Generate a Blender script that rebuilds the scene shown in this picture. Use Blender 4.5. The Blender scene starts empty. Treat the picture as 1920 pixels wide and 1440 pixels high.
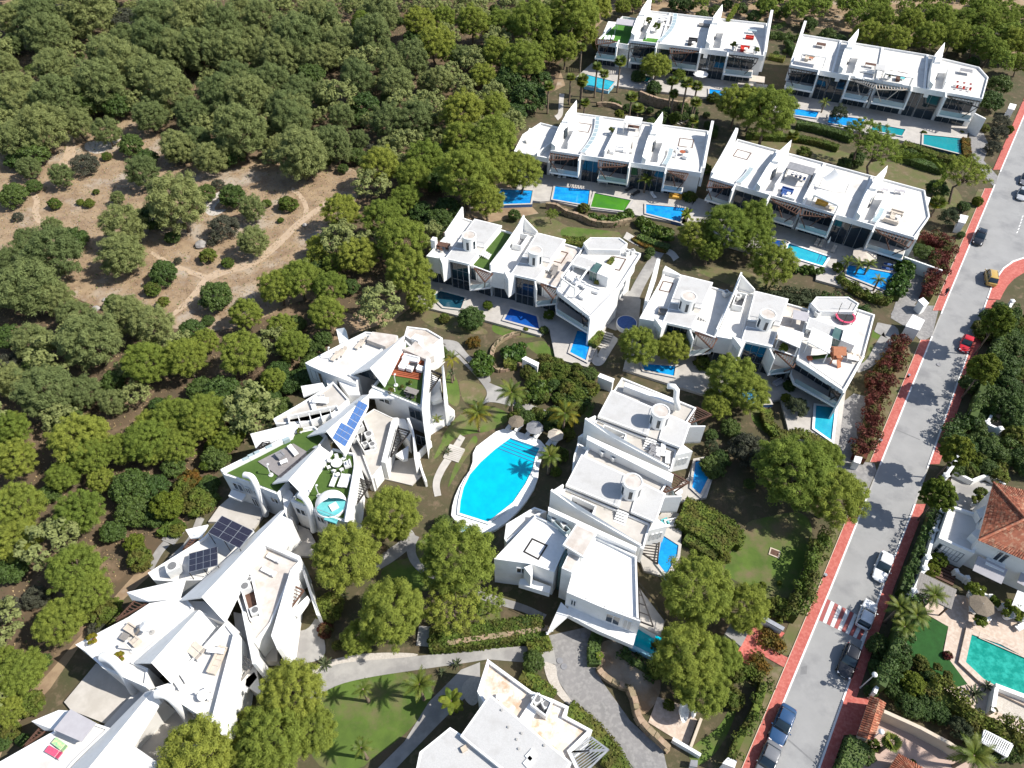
import bpy, bmesh, math, random
from mathutils import Vector, Matrix
R = math.radians
rnd = random.Random(11)
sc = bpy.context.scene
col = sc.collection

# ---------------------------------------------------------------- camera, sky, sun, exposure
CAM_H = 85.0; DEP = R(49.0); FPX = 1331.0
cam = bpy.data.cameras.new('camera'); camo = bpy.data.objects.new('camera', cam); col.objects.link(camo)
camo.location = (0, 0, CAM_H); camo.rotation_euler = (R(90) - DEP, 0, 0)
cam.sensor_width = 36; cam.lens = FPX / 1920 * 36; cam.clip_start = 0.5; cam.clip_end = 3000
sc.camera = camo
SUN_EL = R(47); SUN_DIR = Vector((0.992 * math.cos(SUN_EL), -0.13 * math.cos(SUN_EL), math.sin(SUN_EL))).normalized()
w = bpy.data.worlds.new('World'); sc.world = w; w.use_nodes = True
nt = w.node_tree; bg = nt.nodes['Background']; sky = nt.nodes.new('ShaderNodeTexSky')
sky.sky_type = 'NISHITA'; sky.sun_disc = False; sky.sun_elevation = SUN_EL
sky.sun_rotation = math.atan2(SUN_DIR.x, SUN_DIR.y); sky.altitude = 100
nt.links.new(sky.outputs[0], bg.inputs[0]); bg.inputs[1].default_value = 0.11
sl = bpy.data.lights.new('sun', 'SUN'); sl.energy = 4.6; sl.angle = R(0.53); sl.color = (1, .955, .88)
so = bpy.data.objects.new('sun', sl); col.objects.link(so)
so.rotation_euler = (-SUN_DIR).to_track_quat('-Z', 'Y').to_euler()
sc.view_settings.view_transform = 'Standard'; sc.view_settings.look = 'None'
sc.view_settings.exposure = 0.6; sc.view_settings.gamma = 1; sc.view_settings.use_curve_mapping = False
sc.cycles.max_bounces = 6; sc.cycles.diffuse_bounces = 3; sc.cycles.glossy_bounces = 3
sc.cycles.transmission_bounces = 3; sc.cycles.transparent_max_bounces = 4
sc.cycles.use_denoising = True

# ---------------------------------------------------------------- materials
MATS = {}
def mat(name, c, rough=.8, c2=None, scale=1.0, detail=4, c3=None, scale3=.15, bump=0, bscale=None, spec=.3, metal=0, rand=0, isl=0, trans=0, thr=(.35, .65), thr3=(.45, .6)):
    """procedural surface: base colour, a noise-mixed second and third colour, fine relief"""
    m = bpy.data.materials.new(name); m.use_nodes = True; n = m.node_tree; N = n.nodes; L = n.links
    b = N['Principled BSDF']; b.inputs['Roughness'].default_value = rough
    b.inputs['Specular IOR Level'].default_value = spec; b.inputs['Metallic'].default_value = metal
    tc = N.new('ShaderNodeTexCoord'); geo = N.new('ShaderNodeNewGeometry')
    pos = geo.outputs['Position']
    rgb = N.new('ShaderNodeRGB'); rgb.outputs[0].default_value = (*c, 1); cur = rgb.outputs[0]
    def noise(s, d):
        t = N.new('ShaderNodeTexNoise'); t.inputs['Scale'].default_value = s; t.inputs['Detail'].default_value = d
        t.inputs['Roughness'].default_value = .62; L.new(pos, t.inputs['Vector']); return t.outputs[0]
    def mix(f, a, bcol):
        x = N.new('ShaderNodeMix'); x.data_type = 'RGBA'; L.new(f, x.inputs[0]); L.new(a, x.inputs[6]); x.inputs[7].default_value = (*bcol, 1); return x.outputs[2]
    def ramp(f, a, bb):
        r = N.new('ShaderNodeMapRange'); L.new(f, r.inputs[0]); r.inputs[1].default_value = a; r.inputs[2].default_value = bb; return r.outputs[0]
    if c2: cur = mix(ramp(noise(scale, detail), *thr), cur, c2)
    if c3: cur = mix(ramp(noise(scale3, 5), *thr3), cur, c3)
    if rand or isl:
        hsv = N.new('ShaderNodeHueSaturation'); L.new(cur, hsv.inputs['Color'])
        oi = N.new('ShaderNodeObjectInfo'); ad = N.new('ShaderNodeMath'); ad.operation = 'MULTIPLY_ADD'
        L.new(oi.outputs['Random'], ad.inputs[0]); ad.inputs[1].default_value = rand; ad.inputs[2].default_value = 1 - rand / 2 - isl / 2
        a2 = N.new('ShaderNodeMath'); a2.operation = 'MULTIPLY_ADD'; L.new(geo.outputs['Random Per Island'], a2.inputs[0]); a2.inputs[1].default_value = isl
        L.new(ad.outputs[0], a2.inputs[2]); L.new(a2.outputs[0], hsv.inputs['Value'])
        if rand:
            h = N.new('ShaderNodeMath'); h.operation = 'MULTIPLY_ADD'; L.new(oi.outputs['Random'], h.inputs[0]); h.inputs[1].default_value = -.035; h.inputs[2].default_value = .517
            L.new(h.outputs[0], hsv.inputs['Hue'])
        cur = hsv.outputs[0]
    L.new(cur, b.inputs['Base Color'])
    if bump:
        bp = N.new('ShaderNodeBump'); bp.inputs['Strength'].default_value = bump; bp.inputs['Distance'].default_value = .05
        L.new(noise(bscale or 12, 3), bp.inputs['Height']); L.new(bp.outputs[0], b.inputs['Normal'])
    if trans:
        tr = N.new('ShaderNodeBsdfTranslucent'); L.new(cur, tr.inputs[0]); mx = N.new('ShaderNodeMixShader'); mx.inputs[0].default_value = trans
        L.new(b.outputs[0], mx.inputs[1]); L.new(tr.outputs[0], mx.inputs[2]); L.new(mx.outputs[0], N['Material Output'].inputs[0])
    MATS[name] = m; return m
def water(name, c, c2, s=.35, rough=.05, ripple=.25, thr=(.35, .65)):
    m = mat(name, c, rough, c2, s, 3, bump=ripple, bscale=2.2, spec=.5, thr=thr); return m

W_ = (.80, .80, .785)
mat('white', W_, .7, (.74, .735, .71), .6, 5, bump=.04, bscale=20, c3=(.64, .63, .60), scale3=1.1, thr3=(.56, .80))
mat('roof_white', (.635, .62, .59), .85, (.59, .572, .54), .5, 6, c3=(.46, .435, .40), scale3=.35, bump=.08, bscale=15, thr3=(.52, .75))
mat('roof_grey', (.49, .484, .472), .95, (.43, .425, .415), 9, 5, c3=(.40, .39, .375), scale3=.5, bump=.5, bscale=22, thr3=(.5, .72))
mat('roof_pink', (.56, .52, .475), .9, (.44, .39, .345), .8, 6, c3=(.37, .30, .235), scale3=.45, bump=.15, thr3=(.55, .75))
mat('roof_stained', (.60, .52, .44), .9, (.46, .33, .22), .55, 6, c3=(.66, .62, .57), scale3=.9, bump=.2, thr=(.45, .62))
mat('tile_terrace', (.50, .47, .43), .75, (.455, .425, .385), 1.3, 4, c3=(.42, .39, .35), scale3=.3, bump=.05)
mat('stone_deck', (.46, .43, .39), .8, (.38, .355, .325), .9, 5, bump=.1)
mat('concrete', (.36, .345, .32), .9, (.29, .28, .265), .6, 6, c3=(.24, .23, .22), scale3=.25, bump=.2)
mat('drive_grey', (.23, .22, .215), .9, (.19, .185, .18), .5, 6, c3=(.27, .26, .25), scale3=2, bump=.2)
mat('asphalt', (.30, .298, .292), .92, (.265, .264, .26), .35, 7, c3=(.205, .205, .207), scale3=.22, bump=.3, bscale=30, thr3=(.5, .7))
mat('patch', (.17, .17, .172), .9, (.2, .2, .2), 2)
mat('red_pave', (.42, .115, .09), .85, (.37, .085, .07), .8, 6, c3=(.47, .15, .12), scale3=3, bump=.15)
mat('red_paint', (.36, .08, .075), .8, (.27, .1, .09), 3, 5)
mat('road_white', (.72, .71, .69), .8, (.55, .54, .52), 2.5, 6, thr=(.5, .75))
mat('kerb_grey', (.40, .385, .36), .9, (.33, .32, .3), 2)
mat('glass', (.012, .022, .034), .04, (.02, .035, .045), .3, 2, spec=.7)
mat('glass_green', (.05, .11, .10), .05, (.09, .15, .14), .6, 2, spec=.6)
mat('glass_rail', (.30, .38, .40), .1, (.35, .42, .43), 1, spec=.5)
mat('frame_grey', (.30, .31, .32), .5, (.36, .37, .38), 2, metal=.4)
mat('dark_metal', (.035, .03, .028), .5, (.05, .045, .04), 2, metal=.3)
mat('steel', (.5, .51, .52), .35, (.42, .43, .44), 3, metal=.7)
mat('brown_wood', (.085, .042, .028), .7, (.12, .065, .045), 3)
mat('grey_wood', (.25, .23, .21), .85, (.2, .185, .17), 4, 6, bump=.3)
mat('deck_wood', (.36, .10, .045), .7, (.30, .08, .035), 3)
mat('deck_grey', (.26, .24, .235), .8, (.21, .195, .19), 2)
mat('turf', (.065, .115, .022), .95, (.05, .095, .018), 1.2, 6, bump=.3, bscale=40)
mat('turf_bright', (.07, .21, .025), .95, (.055, .17, .02), 1.2, 6, bump=.3, bscale=40)
mat('turf_dark', (.022, .085, .018), .95, (.018, .065, .014), 1.2, 6, bump=.3, bscale=40)
mat('lawn', (.095, .15, .026), .95, (.065, .105, .02), .45, 9, c3=(.15, .12, .065), scale3=.2, bump=.5, bscale=18, thr3=(.47, .66))
mat('dry_lawn', (.15, .115, .065), .95, (.095, .115, .035), .35, 8, c3=(.2, .155, .1), scale3=.6, bump=.5, bscale=18, thr3=(.55, .7))
mat('soil', (.10, .075, .045), .95, (.055, .062, .025), .4, 8, c3=(.15, .11, .07), scale3=.8, bump=.6, bscale=8, thr3=(.52, .68))
mat('forest_floor', (.31, .225, .14), .95, (.22, .15, .095), .35, 9, c3=(.36, .30, .235), scale3=.11, bump=.7, bscale=5, thr=(.42, .62), thr3=(.54, .66))
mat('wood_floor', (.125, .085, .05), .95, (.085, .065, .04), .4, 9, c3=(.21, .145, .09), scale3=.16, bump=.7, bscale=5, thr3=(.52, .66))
mat('trail', (.44, .335, .235), .95, (.39, .29, .2), .9, 7, bump=.3)
mat('gravel_white', (.52, .48, .43), .95, (.40, .36, .31), 6, 6, bump=.6, bscale=14)
mat('stone', (.34, .26, .17), .9, (.24, .175, .11), 1.7, 6, bump=.5, rand=.35)
mat('rock', (.33, .31, .29), .9, (.24, .225, .21), 2, 5, bump=.6, rand=.3)
mat('terracotta', (.36, .125, .07), .85, (.24, .085, .05), 1.1, 6, c3=(.45, .28, .18), scale3=2.4, isl=.75, thr3=(.5, .7))
mat('clay', (.42, .17, .09), .8, (.36, .14, .07), 3)
mat('patio', (.50, .40, .32), .8, (.44, .345, .275), .7, 6, c3=(.56, .46, .38), scale3=2.5, bump=.1)
mat('pink_court', (.46, .34, .285), .85, (.40, .295, .245), .6, 6, bump=.15)
mat('fabric_white', (.80, .79, .77), .9, (.74, .73, .71), 2)
mat('fabric_beige', (.55, .48, .40), .9, (.48, .42, .35), 2)
mat('fabric_grey', (.20, .20, .21), .9, (.26, .26, .27), 2)
mat('fabric_dark', (.03, .03, .032), .8, (.045, .045, .05), 2)
mat('fabric_blue', (.03, .07, .22), .9, (.045, .10, .27), 2)
mat('fabric_red', (.55, .04, .025), .9, (.45, .03, .02), 2)
mat('fabric_teal', (.10, .40, .42), .9, (.14, .46, .47), 2)
mat('towel_pink', (.75, .10, .18), .9, (.65, .07, .14), 5)
mat('towel_green', (.20, .55, .25), .9, (.6, .55, .3), 5)
mat('fabric_yellow', (.62, .36, .07), .9, (.52, .3, .06), 2)
mat('awning', (.40, .385, .40), .85, (.36, .345, .36), 1)
mat('thatch', (.20, .165, .125), .95, (.14, .115, .085), 6, 6, bump=.8)
mat('plastic', (.66, .66, .64), .5, (.6, .6, .58), 3)
mat('ac_grille', (.12, .12, .12), .6, (.2, .2, .2), 12)
mat('solar_dark', (.018, .016, .028), .15, (.026, .024, .04), 3, spec=.6)
mat('solar_blue', (.045, .10, .26), .18, (.06, .14, .33), 3, spec=.6)
mat('cream', (.55, .47, .37), .85, (.48, .40, .31), .8)
mat('skin', (.45, .26, .18), .6, (.4, .23, .16), 5)
mat('denim', (.03, .04, .07), .9, (.04, .05, .09), 6)
# foliage
mat('pine_leaf', (.265, .315, .056), .75, (.205, .255, .048), .7, 4, isl=.4, rand=.3, trans=.42, spec=.15)
mat('wood_leaf', (.225, .265, .098), .75, (.185, .225, .082), .55, 4, isl=.4, rand=.42, trans=.4, spec=.15)
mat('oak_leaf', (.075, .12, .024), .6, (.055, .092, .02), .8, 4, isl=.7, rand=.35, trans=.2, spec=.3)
mat('grey_leaf', (.085, .088, .062), .8, (.065, .07, .045), .8, 4, isl=.6, rand=.3, trans=.2, spec=.15)
mat('brown_leaf', (.15, .105, .065), .8, (.11, .085, .05), .8, 4, isl=.6, rand=.3, trans=.15, spec=.1)
mat('lime_leaf', (.13, .165, .018), .7, (.09, .125, .015), .9, 4, isl=.7, rand=.3, trans=.3, spec=.2)
mat('olive_leaf', (.075, .092, .045), .7, (.055, .072, .033), .9, 4, isl=.6, rand=.3, trans=.2, spec=.2)
mat('hedge_leaf', (.115, .155, .024), .7, (.075, .11, .018), .9, 4, c3=(.10, .10, .022), scale3=.6, isl=.7, rand=.25, trans=.2, spec=.2)
mat('red_leaf', (.13, .034, .024), .7, (.075, .028, .016), .8, 4, c3=(.075, .085, .02), scale3=.5, isl=.7, rand=.2, trans=.15, spec=.2, thr3=(.50, .62))
mat('orange_leaf', (.17, .085, .014), .7, (.075, .08, .015), .9, 4, isl=.7, rand=.2, trans=.2, spec=.2)
mat('palm_leaf', (.085, .125, .016), .55, (.12, .14, .018), 1, 3, isl=.5, rand=.35, trans=.25, spec=.3)
mat('palm_gold', (.24, .20, .014), .6, (.14, .15, .015), 1.4, 3, isl=.5, rand=.2, trans=.3, spec=.2)
mat('broad_leaf', (.055, .11, .016), .5, (.085, .13, .018), 1.5, 3, isl=.7, rand=.2, trans=.25, spec=.35)
mat('bark', (.16, .12, .09), .95, (.10, .075, .055), 3, 6, bump=.8)
mat('palm_bark', (.22, .17, .12), .95, (.15, .11, .08), 4, 6, bump=.8)
# pools
water('water_main', (.0, .44, .57), (.0, .37, .52), .7)
water('water_aqua', (.03, .40, .50), (.02, .31, .44), .9)
water('water_teal', (.01, .22, .25), (.015, .26, .29), .3)
water('water_blue', (.006, .19, .54), (.012, .31, .66), .9)
water('water_deep', (.008, .05, .24), (.01, .09, .36), .25)
water('water_green', (.06, .22, .015), (.045, .17, .02), .35)
water('water_emerald', (.0, .21, .16), (.02, .34, .27), 1.5, ripple=.5, thr=(.42, .66))  # paler second colour paints sparkles into the water
water('water_dark', (.008, .045, .075), (.01, .06, .09), .3)
mat('pool_tile', (.035, .10, .26), .3, (.05, .13, .32), 5, spec=.5)
mat('tile_pale', (.28, .55, .68), .4, (.33, .6, .72), 5, spec=.4)
# paint
for n_, c_ in (('paint_white', (.72, .73, .74)), ('paint_black', (.012, .013, .016)), ('paint_blue', (.025, .07, .16)), ('paint_grey', (.16, .165, .175)), ('paint_red', (.50, .012, .018)), ('paint_gold', (.50, .33, .08)), ('paint_silver', (.42, .43, .44))):
    m_ = mat(n_, c_, .25, tuple(k * .93 for k in c_), 2, spec=.5); m_.node_tree.nodes['Principled BSDF'].inputs['Coat Weight'].default_value = .6
mat('tyre', (.02, .02, .02), .9, (.03, .03, .03), 6)

# ---------------------------------------------------------------- geometry helpers
def at(px, py, z=0.0):
    """where the sight line through a photograph pixel meets the level z (used as a survey of the place)"""
    u = (px - 960) / FPX; v = (py - 720) / FPX
    t = (z - CAM_H) / -(math.sin(DEP) + v * math.cos(DEP))
    return Vector((u * t, (math.cos(DEP) - v * math.sin(DEP)) * t, z))
CROP = [0, 0, 1.0]
def crop(x0, y0, s): CROP[:] = [x0, y0, s]
def P(p, z=0.0): return at(CROP[0] + p[0] * CROP[2], CROP[1] + p[1] * CROP[2], z)
def PX(pts, z): return [P(p, z) for p in pts]
class Frame:
    """a building's own metric axes: u along the front, v towards the back"""
    def __init__(s, o, ang, k=1.0):
        s.o = Vector((o[0], o[1], 0)); s.a = R(ang); s.k = k
        s.e1 = Vector((math.cos(s.a), math.sin(s.a), 0)); s.e2 = Vector((-math.sin(s.a), math.cos(s.a), 0))
    def __call__(s, u, v, z=0.0): return s.o + s.e1 * (u * s.k) + s.e2 * (v * s.k) + Vector((0, 0, z * s.k))
def area2(ps): return sum(ps[i].x * ps[(i + 1) % len(ps)].y - ps[(i + 1) % len(ps)].x * ps[i].y for i in range(len(ps)))
def ccw(ps): return list(ps) if area2(ps) > 0 else list(reversed(ps))
def inset(ps, d):
    """polygon moved inwards by d (counter-clockwise input)"""
    out = []; n = len(ps)
    for i in range(n):
        a, b, c = ps[i - 1], ps[i], ps[(i + 1) % n]
        d1 = (b - a).to_2d(); d2 = (c - b).to_2d()
        if d1.length < 1e-6 or d2.length < 1e-6: out.append(b.copy()); continue
        d1.normalize(); d2.normalize(); n1 = Vector((-d1.y, d1.x)); n2 = Vector((-d2.y, d2.x))
        m = n1 + n2
        if m.length < .3: m = n1
        m.normalize(); k = d / max(.35, m.dot(n1))
        out.append(Vector((b.x + m.x * k, b.y + m.y * k, b.z)))
    return out
class MB:
    def __init__(s): s.v = []; s.f = []
    def add(s, vs, fs):
        o = len(s.v); s.v += [Vector(x) for x in vs]; s.f += [tuple(i + o for i in f) for f in fs]; return s
    def poly(s, ps, z=None):
        ps = ccw([Vector((p.x, p.y, p.z if z is None else z)) for p in ps]); return s.add(ps, [tuple(range(len(ps)))])
    def prism(s, ps, z0, z1=None, cap=True):
        """ps: outline; z1 None keeps each point's own top height"""
        ps = ccw(ps); n = len(ps)
        top = [Vector((p.x, p.y, p.z if z1 is None else z1)) for p in ps]; bot = [Vector((p.x, p.y, z0)) for p in ps]
        fs = [(i, (i + 1) % n, n + (i + 1) % n, n + i) for i in range(n)]
        if cap: fs += [tuple(range(n, 2 * n)), tuple(reversed(range(n)))]
        return s.add(bot + top, fs)
    def ring(s, outer, inner, z0, z1):
        """a rim standing between two outlines"""
        n = len(outer)
        vs = [Vector((p.x, p.y, z)) for z in (z0, z1) for q in (outer, inner) for p in q]
        fs = []
        for i in range(n):
            j = (i + 1) % n
            fs += [(i, j, 2 * n + j, 2 * n + i), (2 * n + i, 2 * n + j, 3 * n + j, 3 * n + i), (n + j, n + i, 3 * n + i, 3 * n + j), (j, i, n + i, n + j)]
        return s.add(vs, fs)
    def box(s, c, sx, sy, sz, rz=0.0, tilt=None):
        """box with its base centre at c"""
        m = Matrix.Rotation(rz, 3, 'Z')
        if tilt is not None: m = m @ tilt
        vs = [Vector(c) + m @ Vector((x * sx / 2, y * sy / 2, z * sz)) for z in (0, 1) for x, y in ((-1, -1), (1, -1), (1, 1), (-1, 1))]
        return s.add(vs, [(3, 2, 1, 0), (4, 5, 6, 7), (0, 1, 5, 4), (1, 2, 6, 5), (2, 3, 7, 6), (3, 0, 4, 7)])
    def beam(s, a, b, wd, h):
        """square bar from a to b"""
        a = Vector(a); b = Vector(b); d = b - a
        if d.length < 1e-5: return s
        d.normalize(); side = d.cross(Vector((0, 0, 1)))
        if side.length < 1e-3: side = Vector((1, 0, 0))
        side.normalize(); up = side.cross(d)
        vs = [p + side * (x * wd / 2) + up * (y * h / 2) for p in (a, b) for x, y in ((-1, -1), (1, -1), (1, 1), (-1, 1))]
        return s.add(vs, [(0, 1, 2, 3), (7, 6, 5, 4), (1, 0, 4, 5), (2, 1, 5, 6), (3, 2, 6, 7), (0, 3, 7, 4)])
    def wall(s, a, b, th, z0, z1):
        d = (b - a).to_2d().normalized(); nn = Vector((-d.y, d.x, 0)) * th / 2
        return s.prism([a - nn, b - nn, b + nn, a + nn], z0, z1)
    def tube(s, pts, rad, n=8, cap=True):
        pts = [Vector(p) for p in pts]; m = len(pts); rr = rad if isinstance(rad, (list, tuple)) else [rad] * m
        vs = []; pu = None
        for i, p in enumerate(pts):
            t = (pts[min(i + 1, m - 1)] - pts[max(i - 1, 0)]).normalized()
            ref = Vector((0, 0, 1)) if abs(t.z) < .9 else Vector((1, 0, 0))
            x = t.cross(ref).normalized() if pu is None else (pu - t * pu.dot(t)).normalized()
            pu = x; y = t.cross(x)
            vs += [p + (x * math.cos(2 * math.pi * k / n) + y * math.sin(2 * math.pi * k / n)) * rr[i] for k in range(n)]
        fs = [(i * n + k, i * n + (k + 1) % n, (i + 1) * n + (k + 1) % n, (i + 1) * n + k) for i in range(m - 1) for k in range(n)]
        if cap: fs += [tuple(reversed(range(n))), tuple(range((m - 1) * n, m * n))]
        return s.add(vs, fs)
    def cyl(s, c, r, h, n=20, r2=None): c = Vector(c); return s.tube([c, c + Vector((0, 0, h))], [r, r if r2 is None else r2], n)
    def lathe(s, c, prof, n=14):
        c = Vector(c); return s.tube([c + Vector((0, 0, z)) for _, z in prof], [max(r, .001) for r, _ in prof], n)
def tag(o, label=None, cat=None, group=None, kind=None):
    for k, v in (('label', label), ('category', cat), ('group', group), ('kind', kind)):
        if v: o[k] = v
    return o
def mesh(mb, m, name, smooth=False, off=None):
    me = bpy.data.meshes.new(name)
    vs = [v - off for v in mb.v] if off is not None else mb.v
    me.from_pydata([tuple(v) for v in vs], [], mb.f)
    if m: me.materials.append(MATS[m])
    if smooth: me.polygons.foreach_set('use_smooth', [True] * len(me.polygons))
    me.update(); return me
def link(name, me, parent=None, loc=None):
    o = bpy.data.objects.new(name, me); col.objects.link(o)
    if parent is not None: o.parent = parent
    if loc is not None: o.location = loc
    return o
def worldloc(o):
    v = Vector((0, 0, 0))
    while o is not None: v = v + o.location; o = o.parent
    return v
def part(T, name, mb, m, label=None, smooth=False, kind=None):
    """a part of thing T; mb is in world coordinates (things that use it are not rotated)"""
    o = link(name, mesh(mb, m, name, smooth, worldloc(T)), T)
    tag(o, label, None, None, kind); return o
def thing(name, label, cat, loc, group=None, rz=0):
    o = link(name, None, None, Vector(loc)); o.empty_display_size = .5; o.rotation_euler = (0, 0, rz); return tag(o, label, cat, group)
def solo(name, mb, m, label, cat, group=None, smooth=False, kind=None):
    c = sum(mb.v, Vector()) / len(mb.v); c.z = min(v.z for v in mb.v)
    return tag(link(name, mesh(mb, m, name, smooth, c), None, c), label, cat, group, kind)
LAYER = [0]
def sheet(name, pts, m, z, label=None):
    """a flush ground sheet; pts in the current survey crop"""
    o = link(name, mesh(MB().poly(PX(pts, z)), m, name)); o['kind'] = 'structure'
    return o
def copy_tree(o, loc=None, rz=None, scale=None, parent=None):
    c = o.copy(); col.objects.link(c)
    if parent is not None: c.parent = parent
    if loc is not None: c.location = loc
    if rz is not None: c.rotation_euler = (0, 0, rz)
    if scale is not None: c.scale = scale if hasattr(scale, '__len__') else (scale,) * 3
    for ch in o.children: copy_tree(ch, parent=c)
    return c
def lerp(a, b, t): return a + (b - a) * t
# ================================================================ GROUND, ROAD, PATHS
crop(0, 0, 1)
gm = MB(); NX, NY = 60, 70
def hgt(x, y): return 0.0
gm.add([(-420 + 840 * i / NX, -60 + 700 * j / NY, 0) for j in range(NY + 1) for i in range(NX + 1)],
       [(j * (NX + 1) + i, j * (NX + 1) + i + 1, (j + 1) * (NX + 1) + i + 1, (j + 1) * (NX + 1) + i) for j in range(NY) for i in range(NX)])
g = link('ground', mesh(gm, 'forest_floor', 'ground')); g['kind'] = 'structure'
ZL = [0.0]
def S(name, pts, m, c=None):
    if c: crop(*c)
    ZL[0] += .0013
    return sheet(name, pts, m, ZL[0])
N1 = (0, 0, 1/3); N2 = (540, 0, 1/3); N3 = (0, 380, 1/3); N4 = (0, 760, .25)
A1 = (1080, 0, 1/4.8); A2 = (1400, 30, .270833); B1 = (940, 180, .21875); B2 = (1280, 230, .25)
C1 = (780, 380, .23958); C2 = (1160, 480, .28125); DC = (900, 680, .25); D3 = (900, 900, .25)
E1 = (400, 600, .29162); E2 = (200, 880, .29162); E3 = (0, 1080, .25); FC = (560, 1160, .35417)
R1 = (1520, 560, .27778); R2 = (1520, 900, .20833); R3 = (1400, 1100, .27083); R4 = (1080, 1140, .21875)
EA = (560, 600, .15625); EB = (400, 750, .16667); EC = (260, 900, .16667); ED = (360, 1000, .16667); EE = (660, 740, .125)
GA = (580, 960, .1875); GB = (800, 560, .1875); GC = (1240, 900, .1875); GD = (1260, 640, .18051)
RT = (1680, 160, .27778); RV = (1680, 840, .20833); RB = (1600, 1180, .18059)
FULL = (0, 0, 1)
def smooth(pts, k=2):
    """rounds an open chain of points (Chaikin)"""
    for _ in range(k):
        o = [pts[0]]
        for a, b in zip(pts, pts[1:]):
            o += [(a[0] * .75 + b[0] * .25, a[1] * .75 + b[1] * .25), (a[0] * .25 + b[0] * .75, a[1] * .25 + b[1] * .75)]
        pts = o + [pts[-1]]
    return pts
def rounded(pts, k=2):
    for _ in range(k):
        o = []
        for a, b in zip(pts, pts[1:] + pts[:1]):
            o += [(a[0] * .75 + b[0] * .25, a[1] * .75 + b[1] * .25), (a[0] * .25 + b[0] * .75, a[1] * .25 + b[1] * .75)]
        pts = o
    return pts
def ribbon_px(pts, wds, k=3):
    """a band along a chain; widths in crop units"""
    sp = smooth([(p[0], p[1], w) if False else p for p in pts], k); n = len(sp); L, Rr = [], []
    for i, p in enumerate(sp):
        a = sp[max(0, i - 1)]; b = sp[min(n - 1, i + 1)]; dx, dy = b[0] - a[0], b[1] - a[1]; q = math.hypot(dx, dy) or 1
        f = i / (n - 1) * (len(wds) - 1); j = min(int(f), len(wds) - 2); hw = (wds[j] + (wds[j + 1] - wds[j]) * (f - j)) / 2
        L.append((p[0] - dy / q * hw, p[1] + dx / q * hw)); Rr.append((p[0] + dy / q * hw, p[1] - dx / q * hw))
    return L + Rr[::-1]
# forest trails
S('trail', ribbon_px([(960, 640), (1080, 540), (1160, 425), (1280, 375), (1420, 345), (1560, 240), (1680, 110), (1790, 40), (1860, -20)], [14, 34, 40, 44, 40, 34, 30, 26]), 'trail', N3)
S('trail', ribbon_px([(1160, 420), (1060, 385), (990, 360), (900, 310), (850, 280)], [30, 26, 24, 18]), 'trail', N3)
S('trail', ribbon_px([(1720, 1215), (1725, 1160), (1690, 1100), (1640, 1060)], [30, 26, 20]), 'trail', N1)
S('trail', ribbon_px([(350, 940), (400, 860), (400, 800), (360, 760)], [60, 60, 46]), 'trail', N1)
S('trail', ribbon_px([(240, 1260), (190, 1200), (215, 1130), (180, 1080)], [40, 36, 30]), 'trail', N1)
S('scree', rounded([(470, 800), (560, 790), (660, 800), (780, 690), (640, 820), (560, 870), (480, 850)]), 'gravel_white', N1)
S('scree', rounded([(1130, 1150), (1250, 1060), (1280, 1090), (1180, 1190), (1300, 1170), (1180, 1230)]), 'gravel_white', N1)
# litter floor of the closed wood, browned darker to carry tree shade and undergrowth
S('wood_floor', rounded([(-90, -40), (1070, -40), (1060, 140), (960, 330), (830, 420), (780, 540), (640, 610), (560, 490), (690, 360), (660, 300), (450, 300), (310, 285), (260, 195), (120, 240), (-90, 320)]), 'wood_floor', FULL)
S('wood_floor', rounded([(-90, 590), (60, 520), (210, 590), (330, 620), (450, 620), (600, 540), (640, 640), (560, 740), (420, 880), (330, 990), (160, 1180), (60, 1300), (-90, 1420)]), 'wood_floor', FULL)
# estate ground
S('estate_ground', [(1047, 120), (1060, 160), (1000, 190), (960, 250), (940, 330), (1010, 400), (900, 420), (810, 480), (790, 560), (740, 600), (620, 640), (590, 700), (480, 800), (410, 880), (400, 940), (330, 990), (280, 1080), (170, 1180), (95, 1290), (20, 1370), (-20, 1470), (300, 1600), (1700, 1600), (2100, 1500), (2400, 700), (2200, 100), (1850, 100), (1450, 40), (1150, 20)], 'soil', FULL)
# lawns
S('lawn', rounded([(960, 450), (1080, 430), (1180, 415), (1230, 500), (1450, 600), (1520, 690), (1310, 690), (1150, 590)]), 'lawn', GB)
S('lawn', rounded([(50, 440), (140, 360), (350, 300), (580, 275), (700, 330), (715, 440), (560, 620), (380, 745), (330, 800), (60, 800)]), 'lawn', FC)
S('lawn', rounded([(630, 850), (760, 600), (850, 420), (1000, 380), (1400, 300), (1520, 450), (1480, 700), (1300, 1200), (1040, 1210), (900, 1080), (640, 960)]), 'lawn', GC)
S('lawn', rounded([(800, 700), (960, 690), (1010, 880), (1200, 990), (1330, 960), (1600, 1110), (1430, 1230), (1150, 1020), (860, 900)]), 'lawn', GD)
S('lawn', rounded([(800, 170), (960, 130), (1160, 200), (1500, 320), (1900, 440), (2000, 560), (1500, 420), (1220, 290), (830, 220)]), 'dry_lawn', B2)
S('lawn', rounded([(0, 830), (300, 830), (480, 880), (760, 1000), (1050, 1010), (1340, 1080), (1530, 1280), (1400, 1380), (1250, 1230), (930, 1130), (620, 1010), (300, 950), (60, 900)]), 'dry_lawn', A2)
S('lawn', rounded([(900, 110), (1060, 110), (1200, 200), (1480, 210), (1650, 260), (1500, 310), (1250, 320), (1000, 270), (860, 190)]), 'dry_lawn', C1)
S('lawn', rounded([(1150, 180), (1400, 210), (1640, 230), (1500, 300), (1250, 320), (1120, 260)]), 'lawn', C1)
S('lawn', rounded([(0, 850), (150, 800), (330, 900), (560, 990), (560, 1040), (300, 1010), (80, 960)]), 'dry_lawn', C1)
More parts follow.
